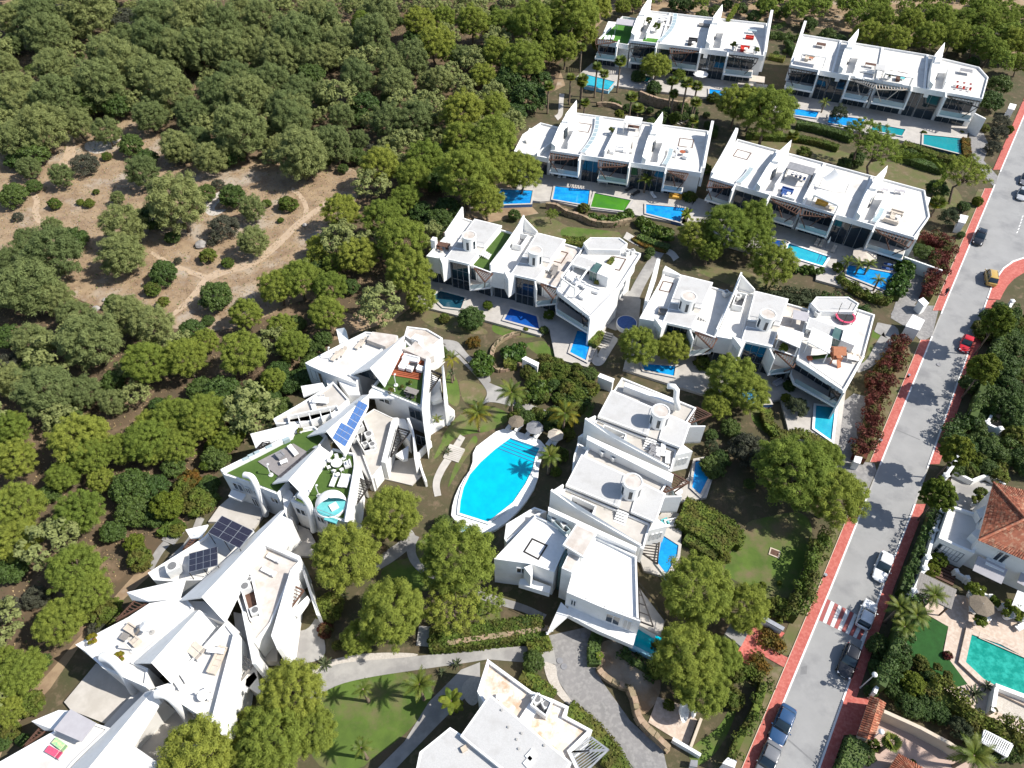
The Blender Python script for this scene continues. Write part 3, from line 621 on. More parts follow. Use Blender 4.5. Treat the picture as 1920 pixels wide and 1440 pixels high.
# --- far row, left
T = sail_villa(FA1, 'far white villa with a bright green turf roof and a pale shade house', .1, 6.9, [(.1, 4.5, 'R')], [], zt=6.3, poly=[(0, 0), (6.8, -.7), (6.8, 13.2), (3.1, 13.4)], back=12.8)
part(T, 'roof_turf', MB().poly([FA1(.35, .35), FA1(6.5, -.3), FA1(6.5, 12.9), FA1(3.2, 13.0)], 5.94 * 1.17), 'turf_bright')
T = sail_villa(FA1, 'far white villa with planted roof lounge beside the turf roof, tall sail tower', 6.9, 13.4, [(7.5, 12.7, 'R')], [], slat='dark_metal'); sail(T, FA1, 7.0, h=5)
part(T, 'roof_turf', MB().poly([FA1(9.4, .4), FA1(13.2, .4), FA1(13.2, 3), FA1(9.6, 3)], 6.63 * 1.17), 'turf_bright')
skylight(T, FA1, 13.1, .8, 14.6, 15.8, .9)
T = sail_villa(FA1, 'far white villa with two parasols below and a dark sofa on its roof', 13.4, 23.8, [(15.9, 21.8, 'R')], [(13.5, 15.6, 1), (22.1, 23.7, 2)])
T = sail_villa(FA1, 'far white villa with red sofas on its roof terrace, beside the courtyard', 23.8, 34.6, [(27.4, 33.2, 'L')], [(24, 27.2, 3)], slat='dark_metal'); sail(T, FA1, 22.6); blade(T, FA1, 34.8, h=3.3)
# decks behind the pools
def fdeck(F, pts, z=.5): deck('pool_deck', [F(*p) for p in pts], z * F.k)
fdeck(FB1, [(-13, 1), (-13, -9), (-7, -8.6), (-4.9, -7.7), (3, -8.5), (10, -8.0), (13.2, -8.0), (22.4, -8.4), (23, 2)])
fdeck(FB2, [(-3, 2), (-3, -8), (8, -10), (24, -9), (24.5, -11.5), (37, -10.5), (37.3, 1.5)])
fdeck(FA2, [(-6, 1.5), (-6, -7.5), (8, -9), (25, -9.6), (36.6, -9.8), (37.4, 1.5)])
fdeck(FA1, [(-1, 1.5), (-3, -6), (6, -7.5), (24, -7.5), (36, -5.2), (37, 1.5)])
crop(*B1)
zp = .68
pool('bright blue pool with pergola shadow, next to the dividing brown wall in second row', PX([(462, 772), (760, 806), (745, 938), (440, 884)], zp), zp, 'water_blue', wallm='pool_tile')
pool('green algae-coloured pool in the second row', PX([(800, 830), (1112, 893), (1055, 985), (765, 950)], zp), zp, 'water_green')
pool('blue pool behind broad-leaved plants, right end of second row', PX([(1240, 928), (1575, 960), (1530, 1080), (1240, 1005)], zp), zp, 'water_blue')
pool('turquoise pool half hidden under the big pines', PX([(-20, 800), (270, 810), (250, 920), (-40, 930)], zp), zp, 'water_blue')
crop(*B2)
pool('dark blue pool glimpsed behind the pine group', PX([(610, 870), (790, 890), (700, 950), (600, 915)], zp), zp, 'water_deep')
pool('pale turquoise pool with steps between two stone decks', PX([(795, 905), (1095, 1005), (1050, 1075), (770, 990)], zp), zp, 'water_aqua', 'fabric_white', steps=[(P((1025, 1000)), P((1000, 1062))), (P((1045, 1005)), P((1018, 1066)))])
pool('blue pool under small palms at the road end of its row', PX([(1235, 1065), (1580, 1130), (1540, 1265), (1225, 1140)], zp), zp, 'water_blue')
crop(*A2); zp = .78
pool('narrow dark blue pool beside the white planter, top right row', PX([(330, 640), (500, 665), (480, 705), (300, 680)], zp), zp, 'water_blue')
pool('long cobalt pool in front of the top right row', PX([(572, 682), (822, 715), (780, 775), (560, 740)], zp), zp, 'water_blue')
pool('small teal pool behind the round pine, top right row', PX([(880, 745), (1100, 785), (1075, 830), (860, 790)], zp), zp, 'water_teal')
pool('teal pool with dark rim at the end of the top right row', PX([(1225, 820), (1515, 850), (1490, 955), (1222, 888)], zp), zp, 'water_teal', wallm='water_dark')
crop(*A1)
pool('pale turquoise pool below the turf-roofed villa', PX([(100, 672), (350, 735), (285, 812), (85, 770)], zp), zp, 'water_aqua', wallm='tile_pale')
pool('small turquoise pool behind a dark hedge, top row', PX([(540, 660), (680, 700), (640, 740), (520, 700)], zp), zp, 'water_teal')
pool('small sky blue pool between pine and deck, top row', PX([(1200, 800), (1360, 820), (1340, 880), (1200, 860)], zp), zp, 'water_blue')
# ================================================================ TOWER VILLAS
def tower(T, F, u, v, zb=7.1, h=2.75, r=1.22):
    c = F(u, v, zb); part(T, 'stair_tower', MB().cyl(c, r * F.k, h * F.k, 28), 'white', smooth=False)
    rim = [F(u + r * math.cos(a), v + r * math.sin(a)) for a in (i * math.pi / 14 for i in range(28))]
    part(T, 'tower_rim', MB().ring(inset(ccw(rim), -.03), inset(ccw(rim), .14), (zb + h) * F.k - .1, (zb + h) * F.k + .12), 'white')
    part(T, 'tower_roof', MB().poly(inset(ccw(rim), .13), (zb + h) * F.k + .04), 'roof_pink')
    for k in range(6):
        a = R(k * 60) + .3; d = Vector((math.cos(a), math.sin(a), 0)); s = Vector((-d.y, d.x, 0)); c0 = F(u, v) + d * (r * F.k + .015)
        part(T, 'slit_window', MB().prism([c0 - s * .22, c0 + s * .22, c0 + s * .22 - d * .2, c0 - s * .22 - d * .2], zb + .5, zb + 2.1), 'glass')
def tower_villa(F, o, label, rm='roof_white', left_rm='roof_white', sail_left=True, first=False, group='tower villas of the lower rows', rp='brown_wood', st=1):
    g = lambda u, v, z=0: F(o + u, v, z); T = thing('tower_villa', label, 'villa', F(o + 6, 6, 0), group)
    body(T, [g(4.4, .5), g(7.8, .5), g(8.4, 11.3), g(4.7, 11.5)], -.05, 6.79)                    # body under the raised roof
    roofed(T, [g(0, 0), g(3.75, .3), g(4.35, 11.9), g(3.6, 12.2), g(1.5, 12.5), g(1.2, 9)], 6.5, 3.0, .32, left_rm)
    roofed(T, [g(8.1, .4), g(12.1, -.3), g(13.3, 11.2), g(9.5, 11.6)], 6.45, 3.0, .32, rm)
    body(T, [g(.3, .6), g(4.4, .8), g(4.4, 11.4), g(1.4, 11.4)], -.05, 2.98); body(T, [g(8.0, .8), g(11.9, .3), g(12.8, 10.9), g(9, 11.2)], -.05, 2.98)
    # raised roof in two slabs with a passage between
    slabp(T, [g(3.7, -.35), g(8.3, -.3), g(8.75, 3.3), g(3.95, 3.0)], 6.8, 7.25, 'white', 'roof_slab')
    part(T, 'roof', MB().poly([g(3.9, -.15), g(8.1, -.1), g(8.5, 3.1), g(4.1, 2.85)], 7.256), 'roof_grey')
    slabp(T, [g(4.0, 4.55), g(8.95, 4.85), g(9.7, 11.7), g(4.3, 11.9)], 6.8, 7.25, 'white', 'roof_slab')
    part(T, 'roof', MB().poly([g(4.2, 4.8), g(8.75, 5.05), g(9.45, 11.5), g(4.5, 11.7)], 7.256), 'roof_grey')
    body(T, [g(3.97, 3.0), g(8.75, 3.3), g(8.9, 4.85), g(4.0, 4.55)], 6.8, 7.0, 'tile_terrace', 'roof_passage')
    tower(T, F, o + 6.6, 3.9, 7.05)
    # open steps down from the raised roof
    for i in range(5):
        c = g(8.95 + .32 * i if st > 0 else 3.75 - .32 * i, 3.9); part(T, 'step', MB().box((c.x, c.y, 6.72 - .14 * i), .26, 1.5, .07, F.a), 'white')
    railing(T, [g(4.0, 4.5), g(8.9, 4.8)], 7.25, .9, 1.2)
    glazing(T, g(4.5, .38), g(7.7, .38), .52, 6.75, 3, rows=3)
    # angled wall with three slits, left of the tall glass
    tri = [g(2.3, .2), g(3.85, -1.75), g(4.5, -.1)]
    body(T, tri, 3.15, 7.15)
    d0, d1 = g(3.88, -1.66), g(4.46, -.2)
    dd, ee = g(2.42, .05), g(3.78, -1.66)
    for a, b in ((dd, ee), (d0, d1)):
        for t in (.25, .5, .75): punched(T, lerp(a, b, t - .07), lerp(a, b, t + .07), 4.6, 6.0) if a is dd else None
    # angled balcony with pergola, right of the glass
    bal = [g(7.7, .2), g(8.9, -2.3), g(12.1, -.5), g(12.1, .3)]
    slabp(T, bal, 3.05, 3.4, 'white', 'balcony'); part(T, 'balcony_floor', MB().poly(inset(ccw(bal), .12), 3.406), 'stone_deck')
    body(T, [g(7.7, .2), g(8.9, -2.3), g(9.06, -2.22), g(7.95, .25)], 3.05, 6.9, 'white', 'side_fin')
    glazing(T, g(8.2, .33), g(11.9, .02), 3.45, 6.0, 3); glazing(T, g(8.1, .7), g(11.8, .25), .52, 2.95, 3); glazing(T, g(.4, .5), g(4.2, .7), .52, 2.95, 3)
    part(T, 'glass_balustrade', MB().wall(g(9.0, -2.2), g(12.0, -.48), .03, 3.41, 4.3), 'glass_rail')
    pergola(T, [g(8.9, .1), g(12.4, -.2), g(11.9, -2.6)], 6.2, 9, rp, .09, [(g(11.9, -2.5, 6.2), g(11.2, -1, 3.5))], edge=1)
    if sail_left:
        part(T, 'sail_wall', MB().prism([g(-.35, .4, 7.6), g(-.1, .4, 7.6), g(1.15, 9, 8.4), g(1.6, 12.8, 9.6), g(1.3, 12.9, 9.6), g(.85, 9, 8.4)], 3.0), 'white')
        part(T, 'sail_wall', MB().prism([g(1.5, 12.75, 9.3), g(4.3, 12.3, 7.2), g(4.2, 12.1, 7.2), g(1.5, 12.5, 9.3)], 3.0), 'white')
        # plant well let into the roof beside the sail
        well = [g(1.25, 7.2), g(2.9, 7.2), g(3.2, 10.6), g(1.5, 10.6)]
        part(T, 'plant_well', MB().ring(ccw(well), inset(ccw(well), .13), 6.0, 7.35), 'white'); part(T, 'plant_floor', MB().poly(inset(ccw(well), .12), 6.2), 'fabric_grey')
    return T
FC1 = Frame((-14.9, 97.7), -19.8); FC2 = Frame((20.3, 82.1), -19.4); FD = Frame((16.05, 41.55), 66.0)
T = tower_villa(FC1, 0, 'tower villa with brown dining set on terrace and a lawn strip, left end beside pines', rm='turf', first=True, sail_left=False, group='tower villas of the lower rows')
part(T, 'sail_wall', MB().prism([FC1(.9, 6, 7.4), FC1(1.1, 6, 7.4), FC1(1.6, 13.2, 8.2), FC1(1.3, 13.3, 8.2)], 3), 'white')
part(T, 'chimney', MB().prism([FC1(-.1, 2.4), FC1(.7, 2.4), FC1(.7, 3.4), FC1(-.1, 3.4)], 6, 8.2), 'white')
T = tower_villa(FC1, 12.0, 'tower villa between lawn strip and the open-beamed roof terrace', rm='roof_pink')
outline(T, [FC1(20.4, 6.6), FC1(22.6, 6.4), FC1(22.9, 9.6), FC1(20.7, 9.8)], 6.14)
def end_villa(F, o, label, extra):
    g = lambda u, v, z=0: F(o + u, v, z); T = thing('terrace_villa', label, 'villa', F(o + 5, 4, 0), 'large end villas with wide roof terraces')
    body(T, [g(0, .8), g(5.6, -2.4), g(10.2, 10.5), g(2.2, 11.3)], -.05, 3.0)
    roofed(T, [g(0, -1.3), g(7.0, -5.4), g(9.6, 3), g(11.0, 13.0), g(7.8, 13.6), g(1.0, 12.4)], 6.8, 6.0, .35, 'roof_white')
    body(T, [g(.2, .3), g(5.9, -2.6), g(9.1, 3.2), g(10.4, 12.4), g(1.4, 11.9)], 2.98, 6.02)
    slabp(T, [g(.0, -1.2), g(.7, -2.9), g(7.1, -5.6), g(7.4, -4.3), g(5.9, -2.5), g(.2, .4)], 3.05, 3.4, 'white', 'balcony')
    part(T, 'balcony_floor', MB().poly([g(.3, -1.1), g(.9, -2.6), g(6.9, -5.2), g(5.9, -2.6), g(.3, .2)], 3.406), 'stone_deck')
    body(T, [g(6.85, -5.6), g(7.1, -5.65), g(9.7, 3), g(9.3, 3)], -.05, 6.7, 'white', 'side_wall')
    glazing(T, g(.3, .2), g(5.8, -2.65), 3.45, 5.95, 5); glazing(T, g(.2, .7), g(5.5, -2.45), .52, 2.95, 5)
    part(T, 'glass_balustrade', MB().wall(g(.8, -2.75), g(6.9, -5.35), .03, 3.41, 4.3), 'glass_rail')
    punched(T, g(7.75, -3.2), g(8.35, -1.2), 3.9, 6.0); punched(T, g(9.75, 3.6), g(9.95, 5.2), 4.2, 5.8)
    pergola(T, [g(3.5, -2.3), g(7.0, -5.3), g(6.3, -5.9)], 6.0, 8, 'dark_metal', .1, [(g(5.4, -4.2, 6), g(5.9, -4.6, 3.4)), (g(6.4, -5.8, 6), g(5.9, -4.7, 3.4))], edge=1)
    # upper deck, glazed stair hall and back pavilion
    roofed(T, [g(1.0, 11.4), g(2.3, 9.9), g(7.6, 11.6), g(8.3, 13.9), g(6.6, 15.0), g(1.7, 13.3)], 7.6, 6.3, .2, 'roof_grey')
    slabp(T, [g(.6, 4.9), g(5.2, 4.3), g(5.5, 6.9), g(.9, 7.7)], 7.5, 7.85, 'white', 'roof_slab'); part(T, 'roof', MB().poly([g(.8, 5.1), g(5.0, 4.5), g(5.3, 6.7), g(1.1, 7.5)], 7.856), 'roof_grey')
    body(T, [g(.8, 5.2), g(1.2, 5.1), g(1.5, 7.3), g(1.1, 7.4)], 6.4, 7.5)
    body(T, [g(5.6, 3.2), g(7.6, 2.7), g(8.0, 5.6), g(6.0, 6.2)], 6.4, 8.6, 'white', 'stair_box'); glazing(T, g(4.3, 3.6), g(5.6, 3.25), 6.5, 8.4, 2, 'glass_green')
    part(T, 'skylight', MB().prism([g(4.3, 3.75), g(5.5, 3.4), g(5.9, 5.9), g(4.7, 6.2)], 6.4, 8.3), 'glass_green')
    mb = MB(); zz = 8.6
    for a, b in (((.4, 0), (1.0, 4.8)), ((3.2, -1.6), (4.0, 4.2)), ((.4, 0), (3.2, -1.6))) if extra else (): mb.beam(g(*a, zz), g(*b, zz), .22, .25)
    for p in ((.4, 0), (3.2, -1.6)) if extra else (): mb.beam(g(*p, 6.4), g(*p, zz), .2, .2)
    if mb.v: part(T, 'roof_beam', mb, 'white')
    railing(T, [g(.4, -1.1), g(6.8, -5.1)], 6.7, .5)
    return T
T = end_villa(FC1, 24.0, 'wide white end villa with open roof beams and planted parapet, above the round spa tub', True)
outline(T, [FC1(30.2, 7.6), FC1(32.6, 7.6), FC1(32.9, 11), FC1(30.5, 11)], 6.46)
T = tower_villa(FC2, 0, 'tower villa with square roof channel and tall fin, left end of the right lower row', sail_left=False)
outline(T, [FC2(1.5, 8), FC2(3.3, 8), FC2(3.5, 10.6), FC2(1.7, 10.6)], 6.19); blade(T, FC2, .2, 3.5, 11.5, 2.6)
part(T, 'sail_wall', MB().prism([FC2(1.2, 12.2, 7), FC2(1.4, 12.9, 7.6), FC2(4.3, 12.3, 6.9), FC2(4.2, 12.0, 6.9)], 3), 'white')
T = tower_villa(FC2, 12.2, 'tower villa with a grey garden table and a white shade roof beside it', rm='roof_pink')
slabp(T, [FC2(20.9, .6), FC2(24.2, -.4), FC2(24.6, 3.1), FC2(21.1, 3.6)], 8.3, 8.45, 'fabric_white', 'shade_roof')
mb = MB(); [mb.beam(FC2(u, v, 6.2), FC2(u, v, 8.3), .12, .12) for u, v in ((21.1, .8), (24.0, -.1), (24.4, 2.9), (21.3, 3.4))]; part(T, 'shade_post', mb, 'white')
T = end_villa(FC2, 24.3, 'wide white end villa with climbing frame and trampoline on its roof, beside the road', False)
slabp(T, [FC2(25.1, .8), FC2(28.4, -.6), FC2(28.6, 3.1), FC2(25.6, 4.2)], 8.8, 8.95, 'fabric_white', 'shade_roof')
mb = MB(); [mb.beam(FC2(u, v, 6.4), FC2(u, v, 8.8), .12, .12) for u, v in ((25.3, 1), (28.2, -.3), (28.4, 2.9), (25.8, 3.9))]; part(T, 'shade_post', mb, 'white')
T = tower_villa(FD, 12.4, 'tower villa with white curved pipe fin, behind the kidney-shaped communal pool', left_rm='tile_terrace', rm='tile_terrace', st=-1)
crop(*DC)
part(T, 'sail_wall', MB().prism(PX3([(1090, 145, 7.4), (1480, 290, 7.4), (1475, 325, 7.4), (1080, 175, 7.4)]), 0), 'white')
part(T, 'pipe_fin', MB().tube([P((1485, 350), 7), P((1470, 265), 8.6), P((1475, 205), 9.8), P((1455, 180), 10.3), P((1408, 175), 10.4)], .42, 12), 'white', smooth=True)
T = tower_villa(FD, 0, 'tower villa between the two long diagonal white walls, small front pool on its right', left_rm='tile_terrace', rm='tile_terrace', st=-1)
outline(T, PX([(725, 1035), (850, 1085), (795, 1190), (672, 1130)], 6.2), 6.2, 'dark_metal', .14)
for pp in ([(805, 545, 8.0), (1452, 838, 7.4), (1440, 900, 7.4), (800, 575, 8.0)], [(512, 1080, 8.0), (1180, 1385, 7.4), (1170, 1415, 7.4), (512, 1110, 8.0)]): part(T, 'sail_wall', MB().prism(PX3(pp), 3), 'white')
fdeck(FC1, [(-1, 2), (-.5, -6.2), (9, -6.2), (9.5, -5.6), (23, -6), (24, -4), (27, -10.2), (32.5, -10.2), (33, 2)])
fdeck(FC2, [(-1, 2), (-.5, -6), (12, -7), (21, -6), (24, -4), (26, -11), (32.8, -11.5), (33.5, 2)])
crop(*DC); deck('pool_deck', PX([(1400, 1000), (1560, 860), (1600, 720), (1760, 690), (1800, 700), (1700, 1010), (1440, 1060)], .5), .5, 'tile_terrace')
deck('pool_deck', PX([(1180, 1420), (1290, 1200), (1370, 1120), (1490, 1130), (1515, 1230), (1500, 1440), (1440, 1620), (1230, 1560)], .5), .5, 'tile_terrace')
crop(*C1); zp = .68
pool('dark teal pool with long pale edge, left of the round bush', PX([(190, 690), (385, 742), (352, 830), (215, 815), (130, 735)], zp), zp, 'water_dark', wallm='water_teal')
pool('cobalt pool with sunlit corner in front of the second tower villa', PX([(738, 826), (945, 888), (966, 990), (870, 965), (690, 915)], zp), zp, 'water_deep')
pool('long blue pool below the wide end villa balcony', PX([(1262, 1000), (1388, 1022), (1330, 1235), (1205, 1170)], zp), zp, 'water_blue')
crop(*C2)
pool('turquoise pool with dark rim beside the curved driveway', PX([(1315, 995), (1445, 1010), (1420, 1230), (1305, 1150)], zp), zp, 'water_aqua', 'fabric_white')
pool('blue pool under the big pine at the foot of the second tower villa', PX([(740, 880), (960, 870), (1010, 980), (890, 985), (760, 920)], zp), zp, 'water_blue')
pool('blue pool behind two pines at the left end of the right lower row', PX([(150, 715), (380, 735), (370, 800), (170, 760)], zp), zp, 'water_blue')
crop(*DC)
pool('narrow blue pool at the side of the pipe-fin villa', PX([(1615, 740), (1740, 728), (1715, 860), (1650, 990), (1590, 935)], zp), zp, 'water_blue')
pool('angular blue pool below the slatted pergola, right of the tower villa', PX([(1365, 1290), (1490, 1370), (1480, 1450), (1400, 1590), (1330, 1500)], zp), zp, 'water_blue', wallm='tile_pale')
pergola(T, PX([(1230, 1310), (1345, 1325), (1330, 1510), (1190, 1410)], 3.2), 3.2, 9, 'dark_metal', .12, edge=0)
crop(*DC)
roofed(T, PX([(735, 556), (885, 448), (975, 488), (1010, 545), (810, 552)], 5.6), 5.6, -.05, .4); roofed(T, PX([(735, 596), (800, 640), (835, 720), (690, 830), (702, 700)], 5.4), 5.4, -.05, .4); roofed(T, PX([(512, 1085), (640, 1000), (720, 1000), (740, 1040), (690, 1120)], 5.6), 5.6, -.05, .4)
# communal pool
crop(*FULL)
zc = .5
deck('pool_surround', PX(rounded([(937, 804), (962, 805), (1030, 832), (1012, 864), (1008, 905), (982, 948), (940, 988), (900, 1006), (845, 975), (849, 940), (864, 905), (886, 874), (887, 842), (910, 824)], 1), zc), zc, 'fabric_white')
T = pool('large turquoise communal pool shaped like a leaf, with dark-lined steps', PX([(957, 821), (1012, 840), (1004, 858), (999, 880), (985, 908), (962, 942), (915, 979), (890, 971), (861, 962), (863, 940), (869, 914), (881, 889), (901, 866), (928, 842)], zc + .16), zc + .16, 'water_main', 'fabric_white', 'tile_pale', cw=.3, group=None,
     steps=[(at(953 - 5 * i, 826 + 4.6 * i), at(1010 - 2.2 * i, 847 + 6 * i)) for i in range(5)])
pool('small pale paddling pool joined to the foot of the communal pool', PX([(862, 981), (903, 994), (890, 1004), (862, 996)], .68), .68, 'tile_pale', 'fabric_white', cw=.2, group=None, zb=-.05)
# ================================================================ THE FAN-SHAPED APARTMENT BLOCK (folded white roofs)
def ray_plane(p, a, b, c, lift=0.0):
    n = (b - a).cross(c - a).normalized()
    if n.z < 0: n = -n
    o = Vector((0, 0, CAM_H)); d = P(p, 0) - o; t = (a + n * lift - o).dot(n) / d.dot(n); return o + d * t
def shell(T, name, ps, m='white', th=.28, label=None):
    """a thin tilted roof plate"""
    ps = ccw(ps); n = len(ps); vs = [p.copy() for p in ps] + [p - Vector((0, 0, th)) for p in ps]
    fs = [tuple(range(n)), tuple(reversed(range(n, 2 * n)))] + [((i + 1) % n, i, n + i, n + (i + 1) % n) for i in range(n)]
    return part(T, name, MB().add(vs, fs), m, label)
def wing(T, R0, R1, L0, L, Q0, Q, z=(6.7, 9.2, 6.45, 6.5, 6.5, 6.8)):
    """roof folded along a ridge R0-R1 that opens like a beak at its front"""
    r0, r1, l, q = [P(p, z[k]) for p, k in ((R0, 0), (R1, 1), (L, 3), (Q, 5))]
    l0 = ray_plane(L0, r0, r1, l); q0 = ray_plane(Q0, r0, r1, q)
    shell(T, 'folded_roof', [r0, r1, l, l0]); shell(T, 'folded_roof', [r0 + Vector((.05, 0, 0)), q0, q, r1 + Vector((.05, 0, 0))])
    # glazed gable set back under the beak, one post
    a, b, c = lerp(l, l0, .16), lerp(q, q0, .16), lerp(r1, r0, .12)
    part(T, 'gable_glass', MB().add([a + Vector((0, 0, -1)), b + Vector((0, 0, -1)), b + Vector((0, 0, -.3)), c + Vector((0, 0, -.3)), a + Vector((0, 0, -.3))], [(0, 1, 2, 3, 4)]), 'glass')
    mb = MB(); mb.beam(Vector((c.x, c.y, 5.8)), c - Vector((0, 0, .3)), .3, .3); part(T, 'post', mb, 'white')
    return r0, r1, l0, l, q0, q
def panels(T, quad, nx, ny, m, z=.06, gap=.035, frame='steel', name='solar_panel'):
    """separate modules laid out on a tilted four-sided field"""
    a, b, c, d = quad; nn = (b - a).cross(d - a).normalized()
    if nn.z < 0: nn = -nn
    for i in range(nx):
        for j in range(ny):
            u0, u1, v0, v1 = (i + gap) / nx, (i + 1 - gap) / nx, (j + gap) / ny, (j + 1 - gap) / ny
            f = lambda u, v: lerp(lerp(a, b, u), lerp(d, c, u), v)
            q = [f(u0, v0), f(u1, v0), f(u1, v1), f(u0, v1)]
            vs = [p + nn * z for p in q] + [p + nn * (z - .05) for p in q]
            o = part(T, name, MB().add(vs, [(0, 1, 2, 3) if (q[1] - q[0]).cross(q[3] - q[0]).z > 0 else (3, 2, 1, 0), (4, 5, 1, 0), (5, 6, 2, 1), (6, 7, 3, 2), (7, 4, 0, 3)]), m)
    bm_ = MB()
    for i in range(nx + 1): bm_.beam(lerp(a, b, i / nx) + nn * .02, lerp(d, c, i / nx) + nn * .02, .06, .05)
    for j in range(ny + 1): bm_.beam(lerp(a, d, j / ny) + nn * .02, lerp(b, c, j / ny) + nn * .02, .06, .05)
    part(T, 'mounting_frame', bm_, frame)
def pipe(T, pts, r=.42): part(T, 'pipe_fin', MB().tube([P(p, z) for p, z in smooth3(pts)], r, 12), 'white', smooth=True)
def smooth3(pts):
    for _ in range(2):
        o = [pts[0]]
        for (p, a), (q, b) in zip(pts, pts[1:]):
            for t in (.25, .75): o.append(((p[0] + (q[0] - p[0]) * t, p[1] + (q[1] - p[1]) * t), a + (b - a) * t))
        pts = o + [pts[-1]]
    return pts
def wallpx(T, pts, th, z0, z1, name='side_wall', m='white'):
    mb = MB(); w_ = PX(pts, z1)
    for a, b in zip(w_, w_[1:]): mb.wall(a, b, th, z0, z1)
    return part(T, name, mb, m)
def fan(label, c): return thing('fan_villa', label, 'villa', P(c, 0), 'fan-shaped villas with folded roofs')
VZ = Vector((0, 0, 1))
# ---- unit nearest the gardens (top of the fan)
crop(*EA)
T = fan('fan villa with a red timber deck on its turf roof', (900, 600)); TE1 = T
roofed(T, PX([(75, 515), (500, 290), (800, 140), (890, 148), (1190, 190), (1170, 235), (1040, 320), (625, 650), (725, 690), (690, 765), (270, 610), (135, 550)], 6.4), 6.4, -.05, .35)
body(T, PX([(815, 235), (885, 140), (1180, 182), (1150, 270), (1040, 318)], 7.0), 6.0, 7.0, 'roof_pink', 'roof_block')
part(T, 'sail_wall', MB().prism(PX3([(450, 108, 7.0), (548, 92, 7.6), (572, 130, 7.6), (600, 240, 6.4), (490, 282, 6.0)]), 4.0), 'white')
q = PX([(75, 515), (270, 610), (690, 765)], 6.4)
glazing(T, lerp(q[0], q[1], .25), lerp(q[0], q[1], .92), 3.4, 5.6, 2); glazing(T, lerp(q[1], q[2], .42), lerp(q[1], q[2], .8), 3.2, 5.4, 2)
body(T, PX([(300, 640), (410, 660), (490, 850), (360, 820)], 4.6), -.05, 4.6); body(T, PX([(450, 690), (700, 770), (740, 900), (600, 900)], 5.6), -.05, 5.6, 'white', 'bay')
wing(T, (1268, 185), (853, 580), (1040, 316), (628, 652), (1242, 372), (1030, 797))
ps = PX([(878, 800), (1080, 560), (1235, 372), (1280, 240), (1530, 470), (1478, 1050), (1200, 935)], 6.3)
roofed(T, ps, 6.3, -.05, .35); inn = inset(ccw(ps), .3); part(T, 'roof_turf', MB().poly(inn, 5.96), 'turf')
o = part(T, 'timber_deck', MB().prism(PX([(1242, 385), (1512, 480), (1455, 715), (1112, 658)], 6.05), 5.9, 6.05), 'deck_wood')
for i in range(14):
    e = PX([(1242, 385), (1512, 480), (1455, 715), (1112, 658)], 6.05); mbb = MB().beam(lerp(e[0], e[3], (i + .5) / 14) + VZ * .012, lerp(e[1], e[2], (i + .5) / 14) + VZ * .012, .42, .03)
    part(o, 'plank', mbb, 'deck_wood')
part(T, 'side_wall', MB().prism(PX([(1528, 470), (1550, 440), (1580, 470), (1572, 610), (1505, 1310), (1478, 1060)], 7.2), -.05, 7.2), 'white')
roofed(T, PX([(1300, 75), (1540, 105), (1728, 215), (1640, 292), (1515, 350), (1268, 185)], 5.6), 5.6, -.05, .25, 'roof_pink')
body(T, PX([(1400, 255), (1620, 430), (1530, 472), (1240, 345), (1340, 315)], 6.7), 5.4, 6.7, 'roof_pink', 'roof_block'); body(T, PX([(1350, 215), (1400, 165), (1488, 190), (1430, 250)], 6.9), 5.2, 6.9, 'white', 'roof_box')
pergola(T, PX([(1562, 595), (1716, 655), (1530, 915)], 5.6), 5.6, 14, 'dark_metal', .09, edge=0)
slabp(T, PX([(1552, 940), (1700, 842), (1722, 945), (1610, 985)], 3.4), 2.6, 3.4, 'white', 'balcony'); body(T, PX([(1540, 600), (1700, 690), (1690, 840), (1545, 950)], 3.0), -.05, 2.6)
part(T, 'fin', MB().prism(PX3([(1714, 560, 6.0), (1738, 530, 7.2), (1788, 940, 6.2), (1742, 960, 6.2)]), -.05), 'white')
body(T, PX([(1545, 1010), (1722, 955), (1870, 1085), (1850, 1130), (1575, 1310)], 1.5), -.05, 1.5, 'fabric_white', 'lower_terrace')
railing(T, PX([(885, 820), (1200, 945), (1470, 1060)], 6.3), 6.3, .8, 1.5)
q = PX([(838, 930), (1120, 940)], 6.3); slabp(T, PX([(878, 820), (845, 850), (838, 930), (1120, 940), (1190, 935)], 6.0), 5.7, 6.0, 'white', 'ledge')
a, b = PX([(878, 812), (1200, 945)], 6.3); c = PX([(1470, 1058)], 6.3)[0]
punched(T, lerp(a, b, .2), lerp(a, b, .62), 3.9, 5.0); glazing(T, lerp(b, c, .42), lerp(b, c, .95), 3.2, 5.4, 2)
mb = MB()
for i in range(11):
    an = i * .55; cc_ = P((1180, 1000), 3.2); mb.add([cc_ + VZ * (.26 * i), cc_ + Vector((math.cos(an), math.sin(an), 0)) * 1.2 + VZ * (.26 * i), cc_ + Vector((math.cos(an + .5), math.sin(an + .5), 0)) * 1.2 + VZ * (.26 * i)], [(0, 1, 2)])
mb.cyl(P((1180, 1000), 3.2), .1, 3.4, 8); part(T, 'spiral_stair', mb, 'white')
